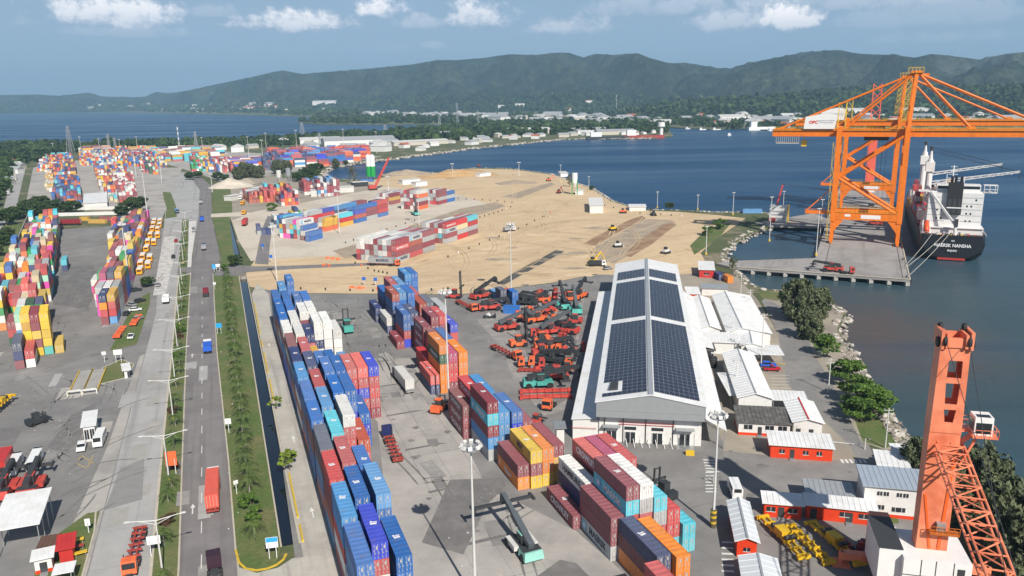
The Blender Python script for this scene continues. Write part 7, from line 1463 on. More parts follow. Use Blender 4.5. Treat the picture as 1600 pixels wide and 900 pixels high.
# ------------------------------------------------------------------ trees and plants
def leaf_mat(name, c, c2): return material(name, c, .7, var=.45, vscale=1.6, col2=c2, c2scale=.45, c2lo=.4, c2hi=.62, spec=.25)
LF_ALM = leaf_mat('almond_leaves', (.11, .19, .03), (.05, .10, .022)); LF_CAS = leaf_mat('casuarina_needles', (.13, .15, .075), (.075, .092, .046)); LF_PALM = leaf_mat('palm_fronds', (.095, .14, .034), (.05, .08, .022)); LF_DK = leaf_mat('dark_leaves', (.035, .068, .02), (.06, .09, .028)); LF_YG = leaf_mat('young_leaves', (.2, .27, .03), (.12, .18, .03)); LF_RED = leaf_mat('bougainvillea_leaves', (.12, .05, .04), (.07, .06, .03))
def leaves(rng, centers, radii, per, size, flat=.6, droop=0.0):
    """many small leaf quads spread round clump centres"""
    vs_, fs_ = [], []
    for c, r in zip(centers, radii):
        n = int(per)
        d = rng.normal(size=(n, 3)); d /= np.linalg.norm(d, axis=1)[:, None]; rad = rng.random(n)**.45
        p = c+d*rad[:, None]*np.array([r, r, r*flat]); 
        a = rng.normal(size=(n, 3)); a[:, 2] = a[:, 2]*.5-droop; a /= np.linalg.norm(a, axis=1)[:, None]
        b = np.cross(a, d+rng.normal(size=(n, 3))*.6); b /= np.linalg.norm(b, axis=1)[:, None]+1e-9
        s = size*(0.6+.8*rng.random(n))[:, None]; L = a*s; W = b*s*.5
        q = np.stack([p-L*.5, p+W*.6, p+L*.7, p-W*.6], axis=1).reshape(-1, 3); o = len(vs_); vs_.extend(map(tuple, q)); fs_.extend((o+4*i, o+4*i+1, o+4*i+2, o+4*i+3) for i in range(n))
    return vs_, fs_
def crown_mesh(name, mat, seed, R, H, z0, nclump, per, size, flat=.65, shape='round', droop=0.0):
    rng = np.random.default_rng(seed); cs, rs = [], []
    for i in range(nclump):
        a = rng.uniform(0, 6.283); f = rng.random()**.5
        if shape == 'cone': z = rng.random()**1.2; rr = R*(1-z*.8)*f
        elif shape == 'layer': z = rng.choice([.1, .4, .7, .95])+rng.normal()*.05; rr = R*(1-.55*max(0, z-.2))*f
        else: z = rng.random(); rr = R*math.sqrt(max(.05, 1-(2*z-1)**2*.85))*f
        cs.append(np.array([rr*math.cos(a), rr*math.sin(a), z0+z*H])); rs.append(R*(rng.uniform(.09, .24) if droop else rng.uniform(.14, .34)))
    v, f = leaves(rng, cs, rs, per, size, flat, droop); me = bpy.data.meshes.new(name); me.from_pydata(v, [], f); me.materials.append(mat); return me, cs
def trunk_mesh(name, h, r, cs, n=7, seed=0):
    mb = MB(); rr = random.Random(seed); top = Vector((rr.uniform(-.2, .2), rr.uniform(-.2, .2), h)); mb.tube((0, 0, 0), top*.5, r, 7, r*.8); mb.tube(top*.5, top, r*.8, 7, r*.55)
    for c in cs[:n]: m = top*.75+(Vector(c)-top*.75)*.5+Vector((0, 0, -.2)); mb.tube(top*rr.uniform(.6, 1), m, r*.4, 5, r*.25); mb.tube(m, Vector(c), r*.25, 5, r*.1)
    return mb.mesh(name, TRUNK)
def tree_proto(kind, seed):
    if kind == 'almond': c, cs = crown_mesh('crown', LF_ALM, seed, 4.6, 3.6, 2.6, 46, 62, .66, .42, 'layer'); tm = trunk_mesh('trunk', 4.2, .26, cs, 9, seed)
    elif kind == 'casuarina': c, cs = crown_mesh('crown', LF_CAS, seed, 5.4, 9.5, 1.0, 105, 62, .85, 1.5, 'round', .9); tm = trunk_mesh('trunk', 7, .35, cs, 10, seed)
    elif kind == 'pine': c, cs = crown_mesh('crown', LF_CAS, seed, 3.6, 11, 1.5, 60, 70, .8, 1.3, 'cone', .5); tm = trunk_mesh('trunk', 9, .28, cs, 8, seed)
    elif kind == 'dark': c, cs = crown_mesh('crown', LF_DK, seed, 5.0, 4.6, 2.0, 48, 75, .8, .6, 'round'); tm = trunk_mesh('trunk', 4, .3, cs, 8, seed)
    elif kind == 'bush': c, cs = crown_mesh('crown', LF_ALM, seed, 2.2, 2.0, .8, 22, 70, .42, .6, 'round'); tm = trunk_mesh('trunk', 1.4, .1, cs, 5, seed)
    elif kind == 'young': c, cs = crown_mesh('crown', LF_YG, seed, 1.3, 1.5, 1.0, 12, 45, .36, .5, 'layer'); tm = trunk_mesh('trunk', 1.5, .07, cs, 5, seed)
    elif kind == 'red': c, cs = crown_mesh('crown', LF_RED, seed, 1.7, 1.2, .3, 18, 70, .3, .5, 'round'); tm = trunk_mesh('trunk', .8, .08, cs, 5, seed)
    elif kind == 'twig': c, cs = crown_mesh('crown', LF_CAS, seed, 2.4, 8, 2, 40, 18, .5, 1.2, 'round'); tm = trunk_mesh('trunk', 9, .25, cs, 26, seed)
    return c, tm
PROTO = {}
def tree(kind, label, px, py, s=1.0, rz=None, var=0, pos=None, group=None, sz=None):
    key = (kind, var)
    if key not in PROTO: PROTO[key] = tree_proto(kind, hash(kind) % 1000 if False else sum(map(ord, kind))+var*17)
    c, tm = PROTO[key]; nm = {'almond': 'almond_tree', 'casuarina': 'casuarina_tree', 'pine': 'casuarina_tree', 'dark': 'broadleaf_tree', 'bush': 'shrub', 'young': 'sapling', 'red': 'flowering_shrub', 'twig': 'bare_tree'}[kind]
    t = thing(nm, label, 'shrub' if kind in ('bush', 'red') else 'tree', pos if pos is not None else G(px, py), random.uniform(0, 6) if rz is None else rz, group); obj('trunk', tm, t); obj('crown', c, t); t.scale = (s, s, sz or s); return t
def palm_proto(seed, h=4.2, nf=15, L=2.7):
    rr = random.Random(seed); mb = MB(); bend = Vector((rr.uniform(-.3, .3), rr.uniform(-.3, .3), 0)); p0 = Vector((0, 0, 0))
    for k in range(4):
        p1 = Vector((0, 0, h*(k+1)/4))+bend*((k+1)/4)**2; mb.tube(p0, p1, .2-.025*k, 7, .18-.025*k); p0 = p1
    tm = mb.mesh('trunk', material('palm_trunk', (.30, .27, .23), .9, var=.2))
    top = p0; mb = MB()
    for k in range(nf):
        a = k*2.399+rr.uniform(-.2, .2); up = rr.uniform(.15, 1.0); l = L*rr.uniform(.8, 1.15); d = Vector((math.cos(a), math.sin(a), 0)); sd_ = Vector((-d.y, d.x, 0)); pts = []; n = 6
        for i in range(n+1):
            f = i/n; pts.append(top+d*(l*f*(1-.12*f))+Vector((0, 0, l*(up*f*.75-1.05*f*f))))
        for i in range(n):
            f = (i+.5)/n; w = .55*math.sin(math.pi*min(1, .15+f*.85))+.08
            for s in (-1, 1):   # leaflets hang either side of the rib
                for q in (0, .5):
                    a0 = pts[i].lerp(pts[i+1], q); a1 = pts[i].lerp(pts[i+1], q+.38); tip = a1+sd_*(s*w)+Vector((0, 0, -w*.5))+d*.15
                    mb.add([a0, a1, tip], [(0, 1, 2)])
    me = bpy.data.meshes.new('crown'); me.from_pydata(mb.v, [], mb.f); me.materials.append(LF_PALM); return me, tm
PP = [palm_proto(i, 3.6+.5*(i % 3), 17, 2.9) for i in range(4)]
def palm(label, p, s, v, group): t = thing('palm_tree', label, 'palm tree', p, random.uniform(0, 6), group); obj('trunk', PP[v][1], t); obj('crown', PP[v][0], t); t.scale = (s, s, s)
pk = 0
s_ = 137.0
skipb = {}
ks = []
while s_ < 372: ks.append(s_); s_ += 6.3+random.uniform(-.8, .8)
for k, s in enumerate(ks):
    t0 = -.3-(s-135)*.004+random.uniform(-.35, .35)
    if k in (1, 2): tree('bush', ('round bright shrub, second plant along the verge from the camera', 'round bright shrub, third plant along the verge from the camera')[k-1], 0, 0, .95, pos=Y(s, t0), var=k-1)
    else: palm('palm in the single file along the grass verge, %s from the camera' % ORD[k], Y(s, t0), random.uniform(.74, .98), k % 4, 'palms along the canal verge')
medp = [(128, 'p'), (140, 'p'), (148, 'r'), (157, 'p'), (163.5, 'p'), (172, 'r'), (184, 'p'), (197, 'p'), (206, 'r'), (213, 'p'), (226, 'p'), (238, 'p'), (246, 'p'), (255, 'b'), (266, 'p'), (277, 'r'), (283, 'b'), (291, 'p'), (300, 'p'), (309, 'p'), (318, 'p'), (328, 'p'), (338, 'p'), (347, 'p'), (357, 'p'), (366, 'p'), (375, 'p'), (405, 'p'), (415, 'p'), (426, 'p'), (438, 'p'), (450, 'p'), (463, 'b'), (476, 'p'), (490, 'p'), (505, 'p')]
for k, (s, c) in enumerate(medp):
    t0 = -14.9-(s-130)*.0172+random.uniform(-.4, .4)+(0 if s < 390 else -1.2)
    if c == 'p': palm('small palm in the median between the roads, %s plant from the camera' % ORD[k], Y(s, t0), random.uniform(.6, .8), k % 4, 'small palms in the median')
    elif c == 'r': tree('red', 'brownish flowering shrub in the median, %s plant from the camera' % ORD[k], 0, 0, 1.0, pos=Y(s, t0))
    else: tree('bush', 'bushy green shrub in the median, %s plant from the camera' % ORD[k], 0, 0, 1.0, pos=Y(s, t0), var=2)
for (k, lab, px, py, s, v) in (('young', 'bright young tree at the canal edge, upper of two', 432, 640, 1.4, 0), ('young', 'bright young tree at the canal edge, lower of two', 453, 735, 1.7, 1), ('dark', 'round dark tree at the canal crossing', 367, 416, .75, 0), ('bush', 'bush beside the crossing tree', 352, 424, 1.1, 0), ('dark', 'dark tree beside the yellow buses', 231, 448, .62, 1),
                             ('casuarina', 'big drooping casuarina on the shore point', 1246, 500, 1.25, 0), ('casuarina', 'smaller casuarina leaning over the rocks of the point', 1276, 497, .95, 1), ('casuarina', 'casuarina shading the dark canopy', 1262, 530, .8, 2), ('almond', 'almond tree at the shore, farthest of the bright row', 1292, 557, .95, 0), ('almond', 'almond tree at the shore, second of the bright row', 1325, 600, 1.05, 1), ('almond', 'almond tree at the shore, third of the bright row', 1338, 632, 1.1, 2), ('almond', 'almond tree at the shore, fourth of the bright row', 1362, 655, 1.15, 0), ('almond', 'almond tree at the shore, nearest of the bright row', 1345, 660, .95, 1),
                             ('casuarina', 'dark tree left of the crane tower', 1435, 745, .75, 1), ('casuarina', 'dark casuarina right of the crane boom, upper one', 1525, 790, 1.05, 0), ('casuarina', 'dark casuarina right of the crane boom, middle one', 1560, 845, 1.0, 2), ('casuarina', 'dark casuarina at the lower right frame edge', 1600, 900, 1.0, 1), ('casuarina', 'casuarina behind the crane boom heel', 1500, 820, .8, 2),
                             ('twig', 'sparse bare tree beside the silos', 552, 288, 1.7, 0), ('twig', 'sparse tree by the shore trestle', 1145, 432, .9, 0), ('twig', 'bare tree by the north shore plant', 890, 292, 1.1, 1), ('dark', 'bush on the north shore past the cabin', 1046, 327, .65, 0), ('bush', 'shrub in front of the white halls', 1143, 548, 1.3, 1), ('bush', 'wild shrub in the shore grass', 1125, 358, 2.0, 0), ('bush', 'shrub at the head of the shore grass', 1105, 368, 1.8, 1), ('dark', 'dark bush on the north shore rocks', 924, 297, .5, 1)):
    tree(k, lab, px, py, s, var=v)
# wooded corner between the left yards and trees by the inlet
for k, (px, py) in enumerate(((20, 344), (38, 340), (55, 336), (70, 337), (86, 335), (100, 334), (114, 332), (45, 328), (64, 326), (10, 352), (205, 334), (190, 338), (215, 330))): tree('dark', 'dense green tree in the grove behind the left yard, %s from the left' % ORD[sorted([20, 38, 55, 70, 86, 100, 114, 45, 64, 10, 205, 190, 215]).index(px)], px, py, random.uniform(1.0, 1.5), var=k % 2, group='grove behind the left container yard')
for k, (px, py, kd, s) in enumerate(((297, 281, 'dark', 1.1), (310, 278, 'dark', 1.0), (340, 282, 'dark', 1.2), (352, 284, 'dark', 1.0), (372, 280, 'casuarina', 1.1), (384, 278, 'casuarina', 1.4), (394, 277, 'casuarina', 1.2), (406, 278, 'casuarina', 1.1), (434, 272, 'casuarina', 1.3), (448, 270, 'casuarina', 1.2), (470, 284, 'dark', 1.4), (484, 282, 'dark', 1.6), (497, 268, 'dark', 1.3), (460, 282, 'dark', 1.1), (487, 268, 'dark', 1.2), (525, 262, 'casuarina', .9), (540, 258, 'dark', .8), (478, 276, 'dark', 1.4), (420, 300, 'dark', .9), (432, 312, 'dark', .9), (425, 330, 'bush', 2), (490, 276, 'dark', 1.2))): tree(kd, 'tree of the clump between the inlet and the far yards, %s of its line' % ORD[k], px, py, s, var=k % 2, group='trees by the inlet')
for k, (px, py) in enumerate(((2, 400), (8, 430), (4, 460), (-5, 500), (12, 385), (18, 372))): tree('dark', 'roadside tree at the left frame edge, %s from the camera' % ORD[[500, 460, 430, 400, 385, 372].index(py)], px-6, py, .9, var=k % 2, group='trees at the left frame edge')
# riprap along the shore ----------------------------------------------------------
M_ROCK = material('riprap_rock', (.33, .295, .25), .9, var=.3, vscale=1.1, col2=(.2, .16, .13), c2scale=.5, bump=.3); M_ROCKP = material('pale_rock', (.50, .46, .41), .9, var=.25, vscale=1.2)
def rock_mesh(seed, m):
    rr = random.Random(seed); bm = bmesh.new(); bmesh.ops.create_icosphere(bm, subdivisions=1, radius=1)
    for v in bm.verts: v.co *= rr.uniform(.65, 1.15); v.co.z *= .7
    me = bpy.data.meshes.new('rock'); bm.to_mesh(me); bm.free(); me.materials.append(m); return me
RK = [rock_mesh(i, M_ROCK if i % 3 else M_ROCKP) for i in range(7)]
bank = thing('riprap_bank', 'bank of tumbled rocks along the near shore below the almond trees', 'rock bank', (0, 0, 0))
def scatter_line(pts, n, w, rng):
    L = [G(x, y) for x, y in pts]; seg = [(L[i+1]-L[i]).length for i in range(len(L)-1)]; tot = sum(seg); out = []
    for k in range(n):
        u = rng.random()*tot; i = 0
        while u > seg[i] and i < len(seg)-1: u -= seg[i]; i += 1
        d = (L[i+1]-L[i]).normalized(); nrm = Vector((d.y, -d.x, 0)); q = rng.random(); out.append((L[i]+d*u+nrm*(q*w*2-w), q))
    return out
rr = random.Random(21)
for p, q in scatter_line(COAST[1:9], 290, 2.2, rr):
    o = obj('rock', RK[rr.randrange(7)], bank, loc=(p.x, p.y, .35-1.7*q+rr.uniform(-.2, .2))); s = rr.uniform(.5, 1.25); o.scale = (s, s*rr.uniform(.7, 1.2), s*rr.uniform(.7, 1)); o.rotation_euler = (rr.uniform(-.4, .4), rr.uniform(-.4, .4), rr.uniform(0, 6))
def rock_mass(nm, label, pts, n, w, smin, smax):
    mb = MB(); vs_, fs_, mi = [], [], []
    for p, q in scatter_line(pts, n, w, rr):
        me = RK[rr.randrange(7)]; s = rr.uniform(smin, smax); M_ = Matrix.Translation((p.x, p.y, .3-1.8*q)) @ Matrix.Rotation(rr.uniform(0, 6), 4, 'Z') @ Matrix.Diagonal((s, s*rr.uniform(.7, 1.2), s*.8, 1)); o = len(vs_)
        vs_ += [tuple(M_ @ v.co) for v in me.vertices]; fs_ += [tuple(i+o for i in f.vertices) for f in me.polygons]; mi += [0 if me.materials[0] is M_ROCK else 1]*len(me.polygons)
    me = bpy.data.meshes.new(nm); me.from_pydata(vs_, [], fs_); me.materials.append(M_ROCK); me.materials.append(M_ROCKP); me.polygons.foreach_set('material_index', mi); obj(nm, me, label=label, cat='rocks', kind='stuff')
rock_mass('shore_rocks', 'rocks lining the basin and the sand shore', COAST[8:33], 1500, 2.6, .5, 1.5); rock_mass('inlet_rocks', 'rocks lining the inlet and far bank', COAST[33:46], 900, 4, 1.0, 2.4); rock_mass('bank_rubble', 'small stones between the larger shore rocks', COAST[0:9], 900, 2.8, .2, .5)
# spoil heaps on the sand
def mound(nm, label, px, py, rx, ry, h, m, rz=0.3):
    bm = bmesh.new(); bmesh.ops.create_grid(bm, x_segments=24, y_segments=24, size=1)
    for v in bm.verts:
        r = v.co.length; n_ = mnoise.noise(Vector((v.co.x*2.3+px, v.co.y*2.3, h))); z = max(0, 1-r)**.9*(1+.4*n_)+.05*n_*max(0, 1-r); v.co = Vector((v.co.x*rx, v.co.y*ry, z*h-.02))
    me = bpy.data.meshes.new(nm); bm.to_mesh(me); bm.free(); me.materials.append(m); me.shade_smooth(); obj(nm, me, None, label, 'earth mound', None, None, G(px, py, .05), rz)
mound('spoil_heap', 'grey spoil heap near the silos', 635, 272, 26, 14, 5, M_SANDG); mound('spoil_heap', 'ochre spoil heap on the far sand shore', 715, 274, 40, 16, 5, MATS['ochre_earth']); mound('gravel_heap', 'big pale gravel heap beyond the far canal', 362, 292, 20, 16, 8, M_SANDP); mound('gravel_heap', 'pale gravel heap beside the bigger one', 385, 287, 14, 10, 5, M_DIRT); mound('spoil_heap', 'small earth heap at the sand corner', 806, 286, 18, 10, 3, M_SANDG)
# ------------------------------------------------------------------ far side: hills, woods, town
def interp(x, tab):
    if x <= tab[0][0]: return tab[0][1]
    for (a, b), (c, d) in zip(tab[:-1], tab[1:]):
        if x <= c: return b+(d-b)*(x-a)/(c-a)
    return tab[-1][1]
RIDGE = [(-400, 150), (0, 148), (60, 147), (100, 149), (145, 144), (165, 150), (215, 151.5), (235, 150), (250, 143), (270, 145), (300, 141), (340, 132), (400, 120), (430, 113), (450, 109), (480, 115), (500, 113), (560, 108.5), (650, 100), (690, 93), (720, 93), (760, 90), (800, 84), (840, 85), (880, 81), (895, 82), (917, 89), (935, 83), (960, 85), (1000, 82), (1020, 90), (1050, 98), (1075, 97), (1130, 106), (1145, 106), (1170, 98), (1200, 92), (1240, 84), (1260, 80), (1310, 77), (1340, 83), (1400, 85), (1430, 89), (1455, 83), (1500, 88), (1530, 92), (1570, 83), (1600, 80), (1700, 76), (2000, 88)]
DR = [(0, 10500), (250, 10000), (400, 8000), (700, 7000), (1000, 6400), (1300, 5600), (1600, 5400)]; DF = [(0, 8700), (250, 8000), (400, 5600), (700, 4400), (1000, 3700), (1300, 3300), (1600, 3200)]
FR = [(900, 190), (1000, 172), (1100, 160), (1200, 151), (1300, 139), (1370, 132), (1420, 136), (1470, 133), (1520, 138), (1600, 134), (1800, 130)]
def elev_z(px, py, D): d = ray(px, py); return CAM_H+D*d.z/math.hypot(d.x, d.y)
def az_px(x, y): return 800+F_PX*x/(y*math.cos(PITCH))
def hill_h(x, y):
    d = math.hypot(x, y); px = az_px(x, y); h = 0.0
    dr, df = interp(px, DR), interp(px, DF); t = (d-df)/(dr-df)
    if t > 0:
        hr = elev_z(px, interp(px, RIDGE), dr)
        n1 = mnoise.fractal(Vector((x*.0011, y*.0011, 3.0)), 1.0, 2.0, 5)
        if t <= 1: w = t*(1-t)*4; h = hr*(t*t*(3-2*t)*.55+t*.45)*(1+.42*n1*w)+260*abs(mnoise.fractal(Vector((x*.0019, y*.0019, 7)), 1.0, 2.1, 5))*w*min(1, hr/250)
        else: h = hr*max(0, 1-(t-1)*1.4)
        h = max(0, h)+min(1, t*5)*7*mnoise.noise(Vector((x*.019, y*.019, 1)))
    if t > 0 and t < 1.0: h = min(h, CAM_H+d*(hr-CAM_H)/dr-4)
    if px > 900:
        dr2 = 3250+150*math.sin(px*.01); df2 = 2350; t2 = (d-df2)/(dr2-df2)
        if t2 > 0:
            hr2 = max(2, elev_z(px, interp(px, FR), dr2)); n2 = mnoise.fractal(Vector((x*.002, y*.002, 9)), 1.0, 2.0, 4)
            h2 = hr2*(t2*t2*(3-2*t2))*(1+.35*n2*t2*(1-t2)*4) if t2 <= 1 else hr2*max(0, 1-(t2-1)*1.8)
            h = max(h, h2+min(1, t2*5)*3*mnoise.noise(Vector((x*.03, y*.03, 4))))
    return h
M_HILL = material('forested_slope', (.017, .028, .016), .95, col2=(.052, .062, .034), c2scale=.004, c2lo=.42, c2hi=.64, var=1.0, vscale=.024, bump=1.0, bscale=.035, spec=.05)
M_HILL.node_tree.nodes['Bump'].inputs['Distance'].default_value = 26
def hills():
    cols, rows = 620, 190; vs_, fs_ = [], []
    for j in range(rows):
        f = j/(rows-1); dist = 2350*(12500/2350)**f
        for i in range(cols):
            px = -320+i*(2250/(cols-1)); a = math.atan((px-800)*math.cos(PITCH)/F_PX); x, y = dist*math.sin(a), dist*math.cos(a)
            h = hill_h(x, y); vs_.append((x, y, h-(3 if h < 1.5 else 0)))
    for j in range(rows-1):
        for i in range(cols-1): o = j*cols+i; fs_.append((o, o+1, o+cols+1, o+cols))
    me = bpy.data.meshes.new('hills'); me.from_pydata(vs_, [], fs_); me.materials.append(M_HILL); me.shade_smooth(); obj('hills', me, kind='structure')
hills()
def in_poly(x, y, poly):
    c = False; n = len(poly)
    for i in range(n):
        (x1, y1), (x2, y2) = poly[i], poly[(i+1) % n]
        if (y1 > y) != (y2 > y) and x < (x2-x1)*(y-y1)/(y2-y1)+x1: c = not c
    return c
def hit(px, py):
    """ground point seen through a pixel, on the plain or the lower slopes"""
    d = ray(px, py); k = 300.0; step = 25.0
    if d.z >= -1e-4: return None
    k = -CAM_H/d.z*1.0; kk = min(k, 2300.0)
    while kk < min(k, 9000):
        p = Vector((0, 0, CAM_H))+d*kk
        if p.y > 1 and p.z <= hill_h(p.x, p.y): return Vector((p.x, p.y, max(0, hill_h(p.x, p.y))))
        kk += step
    if k > 9500: return None
    return Vector((d.x*k, d.y*k, 0))
def woods(nm, label, poly, n, hmin, hmax, mat, seed, quads=16, mind=0):
    rng = np.random.default_rng(seed); xs = [p[0] for p in poly]; ys = [p[1] for p in poly]; P = []; tries = 0
    while len(P) < n and tries < n*20:
        tries += 1; x, y = rng.uniform(min(xs), max(xs)), rng.uniform(min(ys), max(ys))
        if not in_poly(x, y, poly): continue
        p = hit(x, y)
        if p is not None: P.append(p)
    vs_, fs_ = [], []
    for p in P:
        h = rng.uniform(hmin, hmax); r = h*rng.uniform(.38, .6); d = rng.normal(size=(quads, 3)); d /= np.linalg.norm(d, axis=1)[:, None]; rad = rng.random(quads)**.5
        c = np.array([p.x, p.y, p.z+h*.55])+d*rad[:, None]*np.array([r, r, h*.42]); a = rng.normal(size=(quads, 3)); a /= np.linalg.norm(a, axis=1)[:, None]; b = np.cross(a, rng.normal(size=(quads, 3))); b /= np.linalg.norm(b, axis=1)[:, None]
        s = r*(.45+.4*rng.random(quads))[:, None]; q = np.stack([c-a*s-b*s*.6, c+a*s*.8-b*s, c+a*s+b*s*.7, c-a*s*.7+b*s], axis=1).reshape(-1, 3); o = len(vs_); vs_.extend(map(tuple, q)); fs_.extend((o+4*i, o+4*i+1, o+4*i+2, o+4*i+3) for i in range(quads))
    me = bpy.data.meshes.new(nm); me.from_pydata(vs_, [], fs_); me.materials.append(mat); obj(nm, me, label=label, cat='woods', kind='stuff')
LF_FAR = material('far_foliage', (.06, .098, .03), .8, var=.5, vscale=.12, col2=(.028, .048, .018), c2scale=.02, c2lo=.42, c2hi=.6, spec=.15)
woods('shore_woods', 'belt of trees between the far yards and the lagoon', [(-20, 228), (60, 226), (120, 226), (200, 224), (300, 222), (400, 219), (480, 214), (540, 209), (600, 208), (600, 214), (520, 222), (440, 229), (330, 233), (200, 235), (100, 240), (40, 244), (-20, 248)], 900, 6, 11, LF_FAR, 1, 26)
woods('left_woods', 'scattered trees among the houses left of the avenue', [(-20, 250), (60, 236), (110, 236), (70, 250), (20, 262), (10, 300), (-20, 330)], 170, 6, 12, LF_FAR, 2, 40)
woods('peninsula_woods', 'trees on the built-up peninsula across the bay', [(600, 207), (660, 205), (720, 200), (760, 196), (860, 190), (960, 188), (1000, 192), (1040, 199), (1045, 208), (960, 209), (880, 211), (800, 213), (740, 218), (690, 222), (640, 222), (600, 218)], 1100, 8, 15, LF_FAR, 3, 22)
woods('spit_woods', 'trees on the narrow spit in the lagoon', [(465, 191), (480, 187), (560, 184.5), (640, 183), (740, 186), (740, 193), (640, 193), (560, 193.5), (500, 193)], 420, 9, 16, LF_FAR, 4, 20)
woods('town_woods', 'woods around the houses on the far shore plain', [(530, 183), (560, 175), (640, 168), (760, 172), (900, 178), (1000, 178), (1100, 180), (1250, 178), (1420, 176), (1620, 176), (1620, 199), (1420, 199), (1200, 202), (1110, 200.5), (1050, 196), (960, 190), (860, 188), (760, 194), (660, 186), (560, 184)], 1900, 7, 13, LF_FAR, 5, 18)
woods('far_shore_woods', 'mangrove belt along the farthest lagoon shore', [(-60, 164), (200, 166), (400, 166), (560, 168), (560, 183), (400, 178.5), (250, 175.5), (100, 173.5), (-60, 172.5)], 1300, 14, 30, LF_FAR, 6, 12)
woods('slope_woods', 'canopy of the lower wooded slopes', [(400, 158), (640, 150), (900, 150), (1050, 160), (1200, 155), (1370, 140), (1620, 140), (1620, 178), (1250, 180), (1000, 178), (760, 172), (560, 170), (420, 168)], 3200, 12, 22, LF_FAR, 7, 12)
# houses
HW = [material('far_house_white', (.74, .73, .71), .7), material('far_house_cream', (.55, .5, .42), .7), material('far_house_grey', (.42, .42, .42), .7)]; HRF = [material('far_roof_white', (.58, .57, .55), .6, var=.15, vscale=.03), material('far_roof_red', (.42, .13, .08), .7), material('far_roof_grey', (.35, .36, .37), .6)]
def house_mesh(i, j, w, d, h):
    mb = MB(); mb.cur = 0; mb.bx(-w/2, w/2, -d/2, d/2, 0, h); mb.cur = 1; mb.yprism([(-w/2-.4, h), (w/2+.4, h), (0, h+w*.22)], -d/2-.4, d/2+.4); return mb.mesh('town_house', [HW[i], HRF[j]])
HM = [house_mesh(0, 0, 12, 16, 5), house_mesh(0, 1, 11, 12, 5), house_mesh(1, 2, 13, 18, 4.5), house_mesh(0, 2, 16, 26, 6), house_mesh(1, 0, 10, 14, 7)]
def town(poly, n, label, group, seed, smin=.8, smax=1.5):
    rg = random.Random(seed); xs = [p[0] for p in poly]; ys = [p[1] for p in poly]; k = 0; tr_ = 0
    while k < n and tr_ < n*30:
        tr_ += 1; x, y = rg.uniform(min(xs), max(xs)), rg.uniform(min(ys), max(ys))
        if not in_poly(x, y, poly): continue
        p = hit(x, y)
        if p is None: continue
        o = obj('town_house', HM[rg.choice([0, 0, 1, 2, 2, 3, 4, 2])], None, label, 'house', group, None, p, rg.uniform(0, 3.1)); s = rg.uniform(smin, smax); o.scale = (s, s, s); k += 1
town([(540, 182), (600, 176), (760, 180), (900, 186), (1000, 183), (1040, 190), (960, 196), (860, 192), (760, 190), (660, 184)], 95, 'small pale house among the trees of the plain across the bay', 'houses on the plain across the bay', 31, 1.3, 2.4)
town([(1050, 190), (1110, 180), (1250, 182), (1400, 186), (1600, 186), (1600, 197), (1400, 197), (1200, 200), (1060, 196)], 65, 'small pale house on the right-hand shore below the hills', 'houses on the right-hand far shore', 32, 1.2, 2.1)
town([(650, 222), (700, 210), (800, 203), (900, 204), (1000, 204), (1030, 210), (900, 213), (800, 219), (720, 229), (640, 240), (620, 236)], 55, 'pale roofed shed or house on the built-up peninsula', 'buildings on the peninsula', 33, .6, 1.15)
town([(0, 262), (20, 240), (70, 238), (60, 250), (40, 256), (10, 300), (0, 330)], 25, 'low house beside the avenue at the far left', 'houses beside the avenue', 34, .7, 1.1)
town([(320, 236), (480, 220), (600, 214), (620, 226), (600, 238), (480, 232), (400, 238)], 22, 'pale low roof between the far yards and the lagoon trees', 'roofs behind the far yards', 35, .8, 1.6)
town([(60, 170), (200, 164), (420, 166), (540, 176), (420, 177), (200, 173)], 30, 'tiny pale house on the farthest lagoon shore', 'houses on the farthest shore', 36, 1.6, 3.2)
def big_shed(label, px, py, w, d, h, rz, wm=0, rm=0, cat='shed'):
    p = hit(px, py); t = thing('industrial_shed', label, cat, p, rz); MB().bx(-w/2, w/2, -d/2, d/2, 0, h).build('wall', HW[wm], t); MB().xprism([(-d/2-.5, h), (d/2+.5, h), (0, h+d*.12)], -w/2-.5, w/2+.5).build('roof', HRF[rm], t)
for a in (('long dark solar roofed shed behind the far stacks', 560, 226, 120, 45, 9, .35, 0, 2), ('pale long roof at the left end of the solar shed', 500, 224, 70, 30, 8, .3, 0, 0), ('white quay shed along the far bank', 655, 226, 100, 20, 6, .55, 1, 0), ('white boat shed on the right far shore', 1141, 191, 70, 40, 16, .1, 0, 0), ('long white shed among trees right of the crane apex', 1445, 177, 150, 40, 10, 0, 0, 0), ('white shed left of the crane apex', 1345, 178, 90, 40, 10, 0, 0, 0), ('white factory block across the lagoon', 508, 165, 150, 60, 22, 0, 0, 0), ('red roofed warehouse row across the lagoon, right part', 440, 170, 190, 60, 14, 0, 0, 1), ('red roofed warehouse row across the lagoon, left part', 400, 171, 160, 60, 14, 0, 0, 1), ('white hall on the slope behind the peninsula', 790, 169, 80, 40, 12, 0, 0, 0), ('white block right of the slope hall', 812, 168, 50, 30, 14, .1, 0, 0), ('grey shed in front of the peninsula trees', 700, 214, 90, 30, 8, .4, 1, 2), ('pale shed at the bay shore of the peninsula', 960, 210, 75, 30, 7, .1, 1, 2), ('pale shed beside the bay shore one', 915, 209, 80, 40, 8, .1, 0, 2), ('white hall beside the peninsula road', 825, 209, 90, 40, 8, .2, 1, 0), ('white quay canopy at the head of the far inlet', 1030, 193, 60, 25, 8, 0, 0, 0), ('pale villa among trees at the hill foot', 888, 174, 40, 30, 12, .2, 0, 1), ('red roofed villa higher on the hill foot', 920, 163, 36, 26, 14, .2, 0, 1)): big_shed(*a)
